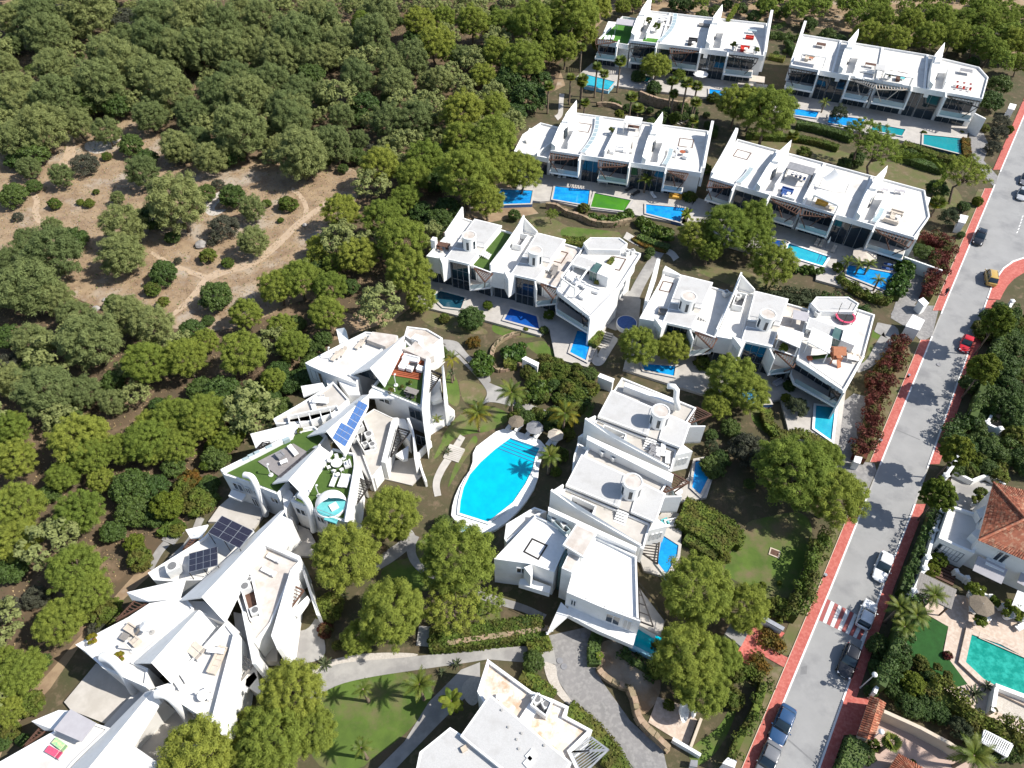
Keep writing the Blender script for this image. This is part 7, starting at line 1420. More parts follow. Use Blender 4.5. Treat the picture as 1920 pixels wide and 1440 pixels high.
def palm(px, py, wpx, typ, h, label, group=None, c=None, n=None, name='palm_tree'):
    x_, y_ = (c[0] + px * c[2], c[1] + py * c[2]) if c else (px, py)
    ct = at(x_, y_, h); dep = ct.y * math.cos(DEP) + (CAM_H - h) * math.sin(DEP); r = wpx * (c[2] if c else 1) / 2 * dep / FPX
    L = {'feather': 2.4, 'gold': 2.3, 'fan': 1.45, 'broad': 2.0, 'agave': 1.05}[typ]; s = r / L
    T = thing(name, label, 'palm' if name == 'palm_tree' else 'plant', (ct.x, ct.y, 0), group, rnd.uniform(0, 6))
    if h > .4:
        mb = MB(); rr = .17 if typ != 'fan' else .2; mb.lathe((0, 0, -.1), [(rr * 1.5, 0), (rr * 1.1, .5), (rr, h * .6), (rr * 1.05, h + .05), (rr * .5, h + .25)], 9); link('trunk', mesh(mb, 'palm_bark', 'trunk', True), T)
    n = n or {'feather': 20, 'gold': 17, 'fan': 22, 'broad': 11, 'agave': 16}[typ]
    for i in range(n):
        ring = i % 3; el = (.75, .25, -.25)[ring] + rnd.uniform(-.15, .15); me = FR[typ]
        if typ == 'gold' and ring == 0: me = FR['feather']
        if typ == 'fan' and ring == 2 and rnd.random() < .4: me = FR['skirt']
        o = link('frond', me, T, (0, 0, h)); o.rotation_euler = (rnd.uniform(-.2, .2), -el, i * 2.39996 + rnd.uniform(-.2, .2)); k = s * rnd.uniform(.88, 1.08); o.scale = (k, k, k)
    return T
for x, y, w_, h, lb in ((50, 430, 110, 8, 'tall fan palm against the far pine wood'), (190, 605, 110, 7.5, 'left fan palm of the pair over the pale turquoise pool'), (255, 670, 110, 7, 'right fan palm of the pair over the pale turquoise pool'), (400, 560, 140, 7.5, 'tall fan palm before the far turf-roofed villa'), (60, 720, 130, 7, 'fan palm at the far path, upper'), (80, 930, 110, 6, 'fan palm at the far path, lower'), (500, 880, 140, 6.5, 'fan palm left of the dark stone wall'), (560, 980, 120, 5, 'low fan palm touching the second row roof'), (870, 740, 130, 8, 'fan palm left of the palm cluster'), (1000, 750, 140, 9, 'tallest fan palm in the palm cluster'), (1090, 780, 130, 8, 'fan palm right of the palm cluster'), (1080, 930, 130, 6, 'low fan palm under the palm cluster'), (880, 850, 110, 6, 'fan palm with yellow skirt before the dark wall'), (1060, 1080, 110, 4, 'short fan palm at the wooden steps')):
    palm(x, y, w_, 'fan', h, lb, 'fan palms of the top gardens', A1)
palm(1465, 490, 75, 'fan', 6.5, 'fan palm with golden skirt by the pale path', 'fan palms of the top gardens', N2)
palm(1590, 440, 65, 'fan', 6.5, 'fan palm left of the far turquoise pool', 'fan palms of the top gardens', N2)
palm(1650, 470, 70, 'fan', 6, 'fan palm nearest the far pool corner', 'fan palms of the top gardens', N2)
palm(510, 1140, 300, 'gold', 4.5, 'yellowing feather palm beside the pool path', None, GB)
palm(850, 940, 330, 'feather', 5, 'feather palm over the garden path bend', None, GB)
palm(1380, 1150, 340, 'gold', 4.5, 'yellow-green feather palm left of the tower villa', None, GB)
palm(250, 600, 190, 'gold', 5, 'bright yellow palm beside the curved path', None, GB, 9)
palm(520, 700, 190, 'feather', 4.5, 'feather palm beside the right edge of the communal pool', None, DC)
palm(340, 375, 120, 'feather', 4.2, 'small feather palm in the bottom lawn', None, FC, 14)
palm(640, 350, 190, 'feather', 5.0, 'larger feather palm at the edge of the bottom lawn', None, FC)
palm(330, 685, 130, 'feather', 4.2, 'feather palm at the bottom of the lawn', None, FC, 14)
palm(810, 435, 150, 'broad', 4.0, 'broad-leaved palm left of the grey roof', None, FC)
palm(200, 410, 90, 'broad', 1.2, 'bright broad-leaved plant at the driveway bend', None, R4, name='broad_leaf_plant')
palm(1240, 720, 150, 'feather', 3.5, 'dark palm in front of the tall glass, second row', None, B1)
palm(1590, 1010, 120, 'broad', 2.0, 'broad plant beside the right pool of the second row', None, B1, name='broad_leaf_plant')
for x, y, lb in ((1240, 1040, 'leftmost small palm at the roadside pool'), (1330, 1060, 'second small palm at the roadside pool'), (1400, 1060, 'third small palm at the roadside pool'), (1470, 1180, 'small palm at the road end of the pool')): palm(x, y, 130, 'feather', 3.0, lb, 'small palms by the roadside pool', B2, 13)
palm(540, 600, 90, 'feather', 3, 'dark palm between two decks of the top right row', None, A2, 13)
palm(320, 830, 100, 'fan', 4, 'fan palm by the round pine of the dry lawn', None, A2)
palm(1320, 1300, 130, 'fan', 3, 'low fan palm at the green-edged roof', None, A2)
palm(1090, 280, 200, 'feather', 4.5, 'bright feather palm beside the artificial lawn, lower', None, R3)
palm(1180, 200, 220, 'feather', 5.0, 'bright feather palm beside the artificial lawn, upper', None, R3)
palm(1060, 140, 200, 'feather', 4.5, 'feather palm at the white pillar', None, R3)
palm(1300, 60, 190, 'feather', 4.5, 'feather palm growing through the timber shelter', None, R3)
palm(1000, 1080, 150, 'fan', 3.5, 'fan palm in the courtyard by the gate roof', None, R3)
palm(1570, 1170, 330, 'feather', 4.5, 'large grey-green feather palm at the bottom right edge', None, R3)
palm(1580, 740, 130, 'agave', .4, 'spiky pale yucca beside the patio', None, R3, 24, name='yucca')
palm(1660, 690, 90, 'agave', .4, 'small dark yucca beside the pool wall', None, R3, 22, name='yucca')
palm(1830, 640, 130, 'agave', 2.2, 'dracaena on the lower white terrace', None, EA, 16, 'yucca'); palm(1660, 1190, 160, 'feather', 2.2, 'small dark palm on the lower white terrace of the top unit', None, EA, 12)
palm(340, 830, 130, 'agave', .5, 'grey agave beside the fan villa path', None, GA, 20, 'agave')
palm(140, 240, 90, 'agave', .4, 'spiky agave on the white gravel by the bottom path', None, FC, 20, 'agave'); palm(840, 240, 70, 'agave', .4, 'spiky agave beside the bottom path', None, FC, 18, 'agave'); palm(760, 285, 60, 'agave', .4, 'agave at the corner of the bottom lawn', None, FC, 18, 'agave')
palm(1440, 850, 130, 'agave', .5, 'pale agave between path and terrace steps', None, EE, 20, 'agave')
palm(900, 590, 80, 'agave', .4, 'pale spiky plant at the stone court', None, (1080, 1140, .21875), 16, 'agave')
# ================================================================ VEHICLES
ROAD_A = R(55.8)
def loft(mb, secs):
    """rounded shell through cross-sections (x, half width, z low, z high, corner)"""
    ring = []
    for x, w_, z0, z1, c in secs:
        c = min(c, w_ * .9, (z1 - z0) * .48)
        pts = []
        for cx, cz, a0 in ((w_ - c, z1 - c, 0), (-w_ + c, z1 - c, 90), (-w_ + c * .6, z0 + c * .6, 180), (w_ - c * .6, z0 + c * .6, 270)):
            k = c if a0 < 180 else c * .6
            for a in (0, 30, 60, 90): pts.append(Vector((x, cx + k * math.cos(R(a0 + a)), cz + k * math.sin(R(a0 + a)))))
        ring.append(pts)
    n = len(ring[0]); vs = [p for r in ring for p in r]
    fs = [(i * n + k, (i + 1) * n + k, (i + 1) * n + (k + 1) % n, i * n + (k + 1) % n) for i in range(len(ring) - 1) for k in range(n)]
    return mb.add(vs, fs + [tuple(range(n)), tuple(reversed(range((len(ring) - 1) * n, len(ring) * n)))])
def car(label, px, py, paint, rz, L=4.5, W=1.82, H=1.5, suv=False, zz=.0, van=False):
    T = thing('parked_car' if not van else 'parked_van', label, 'car' if not van else 'van', (0, 0, 0), 'cars parked along the road')
    h = L / 2; w_ = W / 2; b = H * .56
    hood = b * (.97 if suv else .9)
    part(T, 'body', loft(MB(), [(-h, w_ * .55, .42, b * .8, .12), (-h + .1, w_ * .8, .3, b * .96, .16), (-h + .3, w_ * .93, .3, b, .16), (-h * .62, w_ * .99, .22, b * 1.02, .18), (0, w_, .2, b, .16), (h * .42, w_ * .99, .22, hood * 1.02, .18), (h * .76, w_ * .92, .28, hood * .93, .2), (h - .2, w_ * .76, .34, hood * .8, .2), (h, w_ * .42, .42, hood * .62, .14)]), paint, smooth=True)
    r0 = -h * (.93 if suv or van else .8); r1 = h * (.34 if not van else .72); tw = w_ * .74
    part(T, 'glasshouse', loft(MB(), [(r0, w_ * .82, b * .9, b * .98, .04), (r0 + L * .09, tw * 1.02, b * .9, H - .06, .1), (r1 - L * .2, tw * 1.02, b * .9, H - .04, .1), (r1, w_ * .86, b * .88, b * .96, .04)]), 'glass', smooth=True)
    part(T, 'roof', loft(MB(), [(r0 + L * .085, tw * .9, H - .12, H - .02, .05), (r0 + L * .14, tw * 1.0, H - .1, H + .02, .05), ((r0 + r1) / 2, tw * 1.02, H - .1, H + .035, .05), (r1 - L * .22, tw * .98, H - .1, H + .01, .05), (r1 - L * .19, tw * .9, H - .12, H - .03, .05)]), paint, smooth=True)
    for s in (-1, 1):
        p = MB()
        for xa in (r1 - L * .2, (r0 + r1) / 2 - .1, r0 + L * .1): p.beam((xa + (.35 if xa > 0 else -.05), s * w_ * .86, b * .95), (xa, s * tw * .99, H - .04), .07, .05)
        part(T, 'window_pillar', p, paint)
        m = MB(); loft(m, [(r1 - .28, .05, 0, .12, .03), (r1 - .16, .09, 0, .14, .03)]); m.v = [v + Vector((0, s * (w_ + .1), b * .98)) for v in m.v]; part(T, 'wing_mirror', m, paint)
        part(T, 'headlight', MB().box((h - .27, s * w_ * .64, hood * .66), .22, .3, .13, -s * .5), 'paint_white'); part(T, 'tail_light', MB().box((-h + .1, s * w_ * .66, b * .72), .1, .26, .12), 'paint_red')
        part(T, 'door_line', MB().box((.05, s * (w_ + .002), .3), .012, .012, b * .6), 'tyre')
        for xw in (h * .63, -h * .6):
            c = Vector((xw, s * (w_ - .1), .33)); wh = part(T, 'wheel', MB().tube([c - Vector((0, .11, 0)), c + Vector((0, .11, 0))], .33, 18), 'tyre')
            part(wh, 'rim', MB().tube([c + Vector((0, s * .1, 0)), c + Vector((0, s * .125, 0))], .21, 10), 'steel')
    part(T, 'number_plate', MB().box((h - .02, 0, .46), .03, .5, .11), 'paint_white')
    if suv:
        for s in (-1, 1): part(T, 'roof_rail', MB().beam((r0 + L * .16, s * tw * .86, H + .07), (r1 - L * .26, s * tw * .86, H + .06), .04, .04), 'steel')
    c = at(px, py, H * .55); T.location = (c.x, c.y, zz); T.rotation_euler = (0, 0, rz); return T
UP, DOWN = ROAD_A, ROAD_A + math.pi
car('dark blue saloon car parked at the left kerb, near the bottom', 1468, 1358, 'paint_blue', DOWN, 4.8, 1.9, 1.5)
car('grey car parked at the left kerb, cut by the bottom edge', 1440, 1428, 'paint_grey', DOWN, 4.7, 1.86, 1.5)
car('black car parked below the crossing', 1593, 1238, 'paint_black', DOWN, 4.4, 1.85, 1.6, True)
car('white car with dark windscreen parked on the crossing', 1627, 1150, 'paint_white', UP, 4.2, 1.8, 1.55, True)
car('white saloon car parked above the crossing', 1657, 1061, 'paint_white', DOWN, 4.7, 1.85, 1.45)
car('bright red hatchback parked under street trees', 1813, 643, 'paint_red', DOWN, 4.1, 1.78, 1.5)
car('black tall car parked at the left kerb by the gatehouse', 1838, 443, 'paint_black', DOWN, 4.7, 1.9, 1.75, True)
car('gold van parked at the corner of the side road', 1860, 517, 'paint_gold', ROAD_A + .25, 4.5, 1.85, 1.9, True, 0, True)
car('silver car parked at the right edge, lower of two', 1918, 362, 'paint_silver', DOWN, 4.5, 1.82, 1.5)
car('grey car at the right edge, upper of two', 1924, 334, 'paint_grey', DOWN, 4.5, 1.82, 1.5)
# ================================================================ FURNITURE: one of each kind is built, then copied
PROTO = {}
def put(kindf, p, z, rz, label, cat, group=None, c=None, **kw):
    if c: crop(*c)
    key = (kindf.__name__, tuple(sorted(kw.items()))); pos = P(p, z)
    if key in PROTO: T = copy_tree(PROTO[key]); 
    else: T = PROTO[key] = kindf(**kw)
    T.location = pos; T.rotation_euler = (0, 0, rz)
    for k in ('group',):
        if k in T: del T[k]
    tag(T, label, cat, group); return T
def T0(name): return thing(name, 'x', 'x', (0, 0, 0))
def legs(T, xs, ys, h, m='steel', s=.06):
    for x in xs:
        for y in ys: part(T, 'leg', MB().box((x, y, 0), s, s, h), m)
def lounger(m='fabric_white', f='plastic'):
    T = T0('sun_lounger'); part(T, 'frame', MB().box((0, 0, .24), 2.0, .68, .06), f); legs(T, (-.85, .85), (-.28, .28), .24, f)
    part(T, 'mattress', MB().box((-.33, 0, .3), 1.3, .62, .1), m); part(T, 'backrest', MB().box((.62, 0, .33), .75, .62, .1, 0, Matrix.Rotation(-.5, 3, 'Y')), m); return T
def sofa(m='fabric_white', L=2.2):
    T = T0('sofa'); part(T, 'base', MB().box((0, 0, .08), L, .9, .3), m); part(T, 'backrest', MB().box((0, .38, .38), L, .18, .38), m)
    for s in (-1, 1): part(T, 'armrest', MB().box((s * (L / 2 - .1), -.08, .38), .2, .72, .2), m)
    n = max(1, int(L / .75))
    for i in range(n): part(T, 'cushion', MB().box((-L / 2 + .2 + (L - .4) * (i + .5) / n, -.08, .38), (L - .4) / n - .03, .68, .12), m)
    return T
def armchair(m='fabric_white'): T = sofa(m, .95); T.name = 'armchair'; return T
def table(m='grey_wood', L=1.8, W=.95, h=.74):
    T = T0('table'); part(T, 'table_top', MB().box((0, 0, h), L, W, .05), m); legs(T, (-L / 2 + .1, L / 2 - .1), (-W / 2 + .1, W / 2 - .1), h, m); return T
def round_table(m='fabric_white', r=.6):
    T = T0('round_table'); part(T, 'table_top', MB().cyl((0, 0, .72), r, .05, 22), m); part(T, 'stem', MB().cyl((0, 0, 0), .07, .72, 8), 'steel'); part(T, 'foot', MB().cyl((0, 0, 0), r * .5, .04, 14), 'steel'); return T
def chair(m='fabric_white', f='plastic'):
    T = T0('chair'); part(T, 'seat', MB().box((0, 0, .42), .46, .46, .06), m); part(T, 'backrest', MB().box((0, .22, .48), .46, .05, .42), m); legs(T, (-.19, .19), (-.19, .19), .42, f, .04); return T
def parasol(m='fabric_white', r=1.5, h=2.4):
    T = T0('parasol'); mb = MB(); n = 8; top = [Vector((0, 0, h + .45))]; a = [Vector((r * math.cos(i * 6.2832 / n), r * math.sin(i * 6.2832 / n), h)) for i in range(n)]
    mb.add(top + a + [p - Vector((0, 0, .12)) for p in a], [(0, 1 + i, 1 + (i + 1) % n) for i in range(n)] + [(1 + i, 1 + n + i, 1 + n + (i + 1) % n, 1 + (i + 1) % n) for i in range(n)])
    part(T, 'canopy', mb, m); part(T, 'pole', MB().cyl((0, 0, 0), .03, h + .45, 8), 'steel'); part(T, 'base', MB().cyl((0, 0, 0), .3, .08, 12), 'kerb_grey'); return T
def closed_parasol(m='fabric_white'):
    T = T0('closed_parasol'); part(T, 'canopy', MB().lathe((0, 0, 1.0), [(.08, 0), (.2, .15), (.13, .9), (.03, 1.5)], 10), m); part(T, 'pole', MB().cyl((0, 0, 0), .03, 1.1, 8), 'steel'); part(T, 'base', MB().cyl((0, 0, 0), .3, .08, 12), 'kerb_grey'); return T
def ac(s=1.0):
    T = T0('air_conditioner'); part(T, 'housing', MB().box((0, 0, .08), 1.0 * s, .85 * s, .95 * s), 'plastic'); part(T, 'fan_grille', MB().cyl((0, 0, .08 + .95 * s), .34 * s, .03, 16), 'ac_grille'); legs(T, (-.4 * s, .4 * s), (-.3 * s, .3 * s), .08, 'steel'); return T
def planter(m='fabric_white', leaf='hedge_leaf', s=.5):
    T = T0('plant_pot'); part(T, 'pot', MB().lathe((0, 0, 0), [(s * .25, 0), (s * .36, s * .6), (s * .33, s * .62)], 12), m)
    me, _ = crown('foliage', leaf, s * .75, .9, -.3, 16, (s * .2, s * .32), 60, .1 * s + .04, .06 * s + .03, .06); link('foliage', me, T, (0, 0, s * 1.05)); return T
def bench_gazebo(m='awning', L=4.0, W=3.0, h=2.5, f='dark_metal'):
    T = T0('shade_house'); part(T, 'roof', MB().box((0, 0, h), L, W, .14), m)
    for x in (-L / 2 + .12, L / 2 - .12):
        for y in (-W / 2 + .12, W / 2 - .12): part(T, 'post', MB().box((x, y, 0), .12, .12, h), f)
    return T
def lamp(h=4.2):
    T = T0('street_lamp'); part(T, 'pole', MB().lathe((0, 0, 0), [(.12, 0), (.07, .4), (.045, h)], 10), 'plastic'); part(T, 'arm', MB().tube([(0, 0, h - .05), (0, 0, h + .05)], .08, 8), 'steel'); part(T, 'lamp_globe', MB().lathe((0, 0, h), [(.08, 0), (.27, .14), (.3, .3), (.2, .46), (.02, .54)], 14), 'fabric_white', smooth=True); return T
def bin_():
    T = T0('litter_bin'); part(T, 'post', MB().box((0, 0, 0), .07, .07, 1.1), 'dark_metal'); part(T, 'bin', MB().lathe((.2, 0, .45), [(.17, 0), (.2, .5), (.21, .52)], 12), 'dark_metal'); part(T, 'lid', MB().cyl((.2, 0, .97), .22, .05, 12), 'steel'); return T
a0 = R(-18)
LW = 'loungers on the white fan villas'
for i, (x, y, z, c, rz, lb, m) in enumerate(((440, 450, 6.08, EA, 1.25, 'leftmost lounger of the three by the roof shower', 'fabric_beige'), (490, 425, 6.08, EA, 1.25, 'middle lounger of the three by the roof shower', 'fabric_beige'), (540, 395, 6.08, EA, 1.25, 'rightmost lounger of the three by the roof shower', 'fabric_beige'), (730, 310, 6.08, EA, 1.15, 'left lounger of the pair higher up the bare roof', 'fabric_beige'), (785, 280, 6.08, EA, 1.15, 'right lounger of the pair higher up the bare roof', 'fabric_beige'),
    (900, 580, 6.32, EB, 2.3, 'white lounger on the grey roof deck', 'fabric_white'), (1360, 915, 6.08, EB, 1.4, 'left wide white lounger on the turf roof', 'fabric_white'), (1450, 920, 6.08, EB, 1.4, 'middle wide white lounger on the turf roof', 'fabric_white'), (1505, 925, 6.08, EB, 1.4, 'right wide white lounger on the turf roof', 'fabric_white'),
    (930, 290, 5.65, ED, -.45, 'upper lounger on the beige terrace', 'fabric_white'), (870, 440, 5.65, ED, -.45, 'lower lounger on the beige terrace', 'fabric_white'), (1465, 590, 6.15, E3, -.6, 'lower lounger of the pair on the bare white roof', 'fabric_beige'), (1500, 548, 6.15, E3, -.6, 'upper lounger of the pair on the bare white roof', 'fabric_beige'), (1340, 800, 6.15, E3, -.8, 'lounger nearest the beak of the lowest wing', 'fabric_white'), (1385, 745, 6.15, E3, -.8, 'lounger in the middle of the lowest white roof', 'fabric_white'))): put(lounger, (x, y), z, rz, lb, 'sun lounger', LW, c, m=m)
put(lounger, (465, 1275), 5.75, -.5, 'lounger spread with a green and yellow bathing towel', 'sun lounger', LW, E3, m='towel_green'); put(lounger, (420, 1330), 5.75, -.4, 'lounger spread with a pink bathing towel', 'sun lounger', LW, E3, m='towel_pink')
PL = 'loungers around the communal pool'
for x, y, rz, lb in ((840, 1275, 1.0, 'lounger under the left grey parasol by the pool'), (925, 1295, 1.0, 'lounger between the parasols by the pool'), (1030, 1340, 1.0, 'lounger under the dark parasol by the pool'), (1115, 1360, 1.0, 'lounger right of the dark parasol by the pool'), (1240, 1430, 1.0, 'left lounger of the pair at the pool corner'), (1300, 1425, 1.0, 'right lounger of the pair at the pool corner'), (1005, 1220, 1.9, 'white lounger standing against the shrubs')): put(lounger, (x, y), .3, rz, lb, 'sun lounger', PL, GB)
put(parasol, (895, 1215), 2.5, .2, 'left grey thatched parasol beside the communal pool', 'parasol', 'parasols by the communal pool', GB, m='thatch', r=1.2, h=2.2).location.z = 0
put(parasol, (1080, 1275), 2.5, .2, 'dark grey parasol beside the communal pool', 'parasol', 'parasols by the communal pool', GB, m='fabric_grey', r=1.3, h=2.2).location.z = 0
put(parasol, (1290, 1350), 2.5, .2, 'pale parasol over the pair of loungers at the pool corner', 'parasol', 'parasols by the communal pool', GB, m='fabric_beige', r=1.2, h=2.2).location.z = 0
# deck of the top unit
for x, y, rz, lb, L in ((1350, 485, -.33, 'long white sofa along the back of the red timber deck', 2.6), (1270, 545, 1.24, 'white sofa along the side of the red timber deck', 2.2)): put(sofa, (x, y), 6.07, rz, lb, 'sofa', None, EA, m='fabric_white', L=L)
put(table, (1375, 565), 6.07, -.33, 'low black coffee table on the red timber deck', 'table', None, EA, m='fabric_dark', L=1.2, W=.8, h=.35); put(armchair, (1460, 605), 6.07, 1.3, 'white armchair at the edge of the red timber deck', 'armchair', None, EA); put(armchair, (1340, 600), 6.07, 2.8, 'small white stool seat beside the black table', 'armchair', None, EA)
put(table, (1360, 890), 6.0, -.4, 'grey dining table on the turf of the top unit', 'table', None, EA, m='grey_wood', L=2.0, W=1.0)
for i, (x, y, lb) in enumerate(((1290, 900, 'dark chair left of the grey turf table'), (1310, 940, 'dark chair below left of the grey turf table'), (1370, 950, 'dark chair below the grey turf table'))): put(chair, (x, y), 6.0, -.4, lb, 'chair', 'chairs at the turf table', EA, m='fabric_dark', f='dark_metal')
put(planter, (1345, 770), 6.0, 0, 'upper small white cube pot on the turf', 'plant pot', None, EA, s=.4); put(planter, (1245, 825), 6.0, 0, 'lower small white cube pot on the turf', 'plant pot', None, EA, s=.4); put(planter, (1110, 885), 6.0, 0, 'white pot at the turf rail', 'plant pot', None, EA, s=.6)
def shower():
    T = T0('roof_shower'); part(T, 'column', MB().tube([(0, 0, 0), (0, 0, 2.1), (.15, 0, 2.3)], .07, 8), 'plastic'); part(T, 'base', MB().cyl((0, 0, 0), .32, .12, 14), 'plastic'); part(T, 'shower_head', MB().cyl((.2, 0, 2.24), .16, .06, 12), 'plastic'); return T
SH = 'white roof showers'
for x, y, z, c, lb in ((1168, 785, 6.0, EA, 'white shower post on the turf below the red timber deck'), (650, 845, 6.14, EB, 'white shower post between grey deck and turf'), (1190, 1080, 6.04, EB, 'white shower post beside the round daybed'), (385, 465, 6.08, EA, 'white shower post by the three loungers'), (1000, 560, 6.1, E3, 'white shower post beside the roof armchairs')): put(shower, (x, y), z, 1.0, lb, 'shower', SH, c)
crop(*EB); T = thing('round_daybed', 'round white canopied daybed with turquoise cushions on the turf roof', 'daybed', P((1330, 1190), 6.05)); c = worldloc(T)
dm = MB(); n = 14
vs, fs = [], []
for j in range(6):
    for i in range(n + 1): an = R(10 + 200 * i / n); ph = R(90 * j / 5); rr = 2.0; vs.append(c + Vector((rr * math.cos(an) * math.cos(ph * .96), rr * math.sin(an) * math.cos(ph * .96), .35 + 1.45 * math.sin(ph))))
fs = [(j * (n + 1) + i, j * (n + 1) + i + 1, (j + 1) * (n + 1) + i + 1, (j + 1) * (n + 1) + i) for j in range(5) for i in range(n)]
part(T, 'canopy', dm.add(vs, fs), 'fabric_white', smooth=True); part(T, 'base', MB().cyl(c, 1.98, .4, 26), 'fabric_white'); part(T, 'mattress', MB().cyl(c + Vector((0, 0, .4)), 1.85, .14, 26), 'fabric_teal'); part(T, 'pillow', MB().box(c + Vector((.5, -.5, .54)), 1.0, 1.0, .18, .6), 'fabric_white'); part(T, 'step', MB().box(c + Vector((.35, -2.1, 0)), 1.7, .7, .28, -.35), 'fabric_teal')
put(round_table, (1400, 740), 6.04, 0, 'white round table on the turf roof', 'table', None, EB, r=.75)
for i in range(7):
    an = i * 6.2832 / 7; o = put(chair, (1400, 740), 6.04, an - 1.57, ('white chair %s at the round turf table' % ('nearest the wing', 'beside the wing chair', 'on the far side', 'next to the far chair', 'facing the daybed', 'on the near side', 'at the open edge')[i]), 'chair', 'white chairs at the round turf table', EB); o.location = o.location + Vector((math.cos(an) * 1.15, math.sin(an) * 1.15, 0))
put(armchair, (1515, 740), 6.04, -1.2, 'single white armchair beside the round table set', 'armchair', None, EB); put(round_table, (1412, 870), 6.04, 0, 'tiny white table between the wide loungers', 'table', None, EB, r=.3); put(planter, (985, 370), 6.14, 0, 'white pot at the back of the turf roof', 'plant pot', None, EB, s=.5)
put(armchair, (760, 640), 6.32, .8, 'grey folded chair on the grey roof deck', 'armchair', None, EB, m='fabric_grey'); put(table, (800, 710), 6.32, .5, 'small white tray table on the grey roof deck', 'table', None, EB, m='fabric_white', L=1.0, W=.6, h=.4)
# lounge set on the fifth unit
put(sofa, (995, 410), 6.12, -.5, 'beige square roof sofa with white cushions', 'sofa', None, E3, m='fabric_beige', L=1.6); put(table, (943, 465), 6.12, -.4, 'grey square coffee table on the bare white roof', 'table', None, E3, m='grey_wood', L=.95, W=.8, h=.4); put(armchair, (1025, 500), 6.12, -2.2, 'beige roof armchair beside the square table', 'armchair', None, E3, m='fabric_beige'); put(parasol, (1090, 370), 6.1 + 2, 0, 'folded-out small white parasol on the bare roof', 'parasol', None, E3, r=.7, h=1.9).location.z = 6.1
put(planter, (717, 490), 6.12, 0, 'yellow-green pot plant at the roof corner, left', 'plant pot', 'yellow pot plants on the bare roof', E3, m='clay', leaf='palm_gold', s=.75); put(planter, (918, 625), 6.12, 0, 'yellow-green pot plant near the wing edge, right', 'plant pot', 'yellow pot plants on the bare roof', E3, m='clay', leaf='palm_gold', s=.75)
put(sofa, (1640, 640), 6.15, 1.35, 'long narrow beige bench sofa by the side wall', 'sofa', None, E3, m='fabric_beige', L=3.0); put(table, (1635, 580), 6.15, -.1, 'white bar counter beside the bench sofa', 'table', None, E3, m='fabric_white', L=1.9, W=.6, h=.9)
put(round_table, (1540, 910), 6.15, 0, 'white table at the end of the lowest roof', 'table', None, E3, r=.6)
for x, y, lb in ((1500, 905, 'chair left of the lowest roof table'), (1570, 870, 'chair above the lowest roof table'), (1580, 920, 'chair right of the lowest roof table')): put(chair, (x, y), 6.15, .5, lb, 'chair', 'chairs at the lowest roof table', E3)
put(table, (270, 1000), 5.65, -.1, 'white oval dining table on the second fan villa', 'table', None, EA, m='fabric_white', L=2.2, W=1.1)
for x, y, lb in ((200, 1020, 'chair at the left end of the oval table'), (250, 960, 'chair behind the oval table, left'), (300, 955, 'chair behind the oval table, right'), (345, 1010, 'chair at the right end of the oval table')): put(chair, (x, y), 5.65, 0, lb, 'chair', 'chairs at the oval table', EA)
put(lounger, (175, 1030), 5.65, 2.0, 'white lounger tilted beside the oval table', 'sun lounger', None, EA)
ACG = 'air conditioning units on the roofs'
for x, y, z, c, lb, s in ((625, 640, 5.8, ED, 'upper white unit in the brown service well', 1.2), (738, 905, 5.8, ED, 'lower white unit in the brown service well', 1.1), (660, 545, 5.8, ED, 'small white unit at the tip of the brown service well', .7), (425, 1030, 5.25, EC, 'large white unit beside the black solar panels', 1.5), (125, 540, 3.4, EE, 'large unit under the blue solar panels', 1.2), (60, 690, 3.4, EE, 'beige unit left in the dark service well', 1.0), (270, 660, 3.4, EE, 'tall unit right in the dark service well', 1.2), (320, 800, 3.4, EE, 'unit at the foot of the dark service well', 1.0), (210, 780, 3.4, EE, 'slim unit in the middle of the dark service well', .8),
    (920, 690, 6.2, DC, 'left unit behind the long diagonal wall', .9), (1000, 730, 6.2, DC, 'right unit behind the long diagonal wall', .8), (965, 570, 6.2, DC, 'left unit in the well of the upper tower villa', .9), (1060, 600, 6.2, DC, 'right unit in the well of the upper tower villa', .9), (555, 310, 6.0, D3, 'left unit at the white villa roof screen', .9), (630, 350, 6.0, D3, 'right unit at the white villa roof screen', .9), (1262, 440, 5.86, FC, 'unit in the roof well of the stained terrace, upper', 1.0), (1310, 465, 5.86, FC, 'unit in the roof well of the stained terrace, lower', .9),
    (1345, 365, 6.5, C2, 'left unit on the roadside end villa', .8), (1320, 400, 6.5, C2, 'lower unit on the roadside end villa', .8), (710, 265, 6.2, C2, 'unit in the left recess of the right lower row', .9), (790, 290, 6.2, C2, 'unit in the well of the right lower row', .9), (1650, 410, 6.45, C1, 'left unit at the back of the open beamed villa', .8), (1690, 400, 6.45, C1, 'right unit at the back of the open beamed villa', .8), (800, 250, 6.2, C1, 'unit in the well of the second tower villa', .9)): put(ac, (x, y), z, .5, lb, 'air conditioner', ACG, c, s=s)
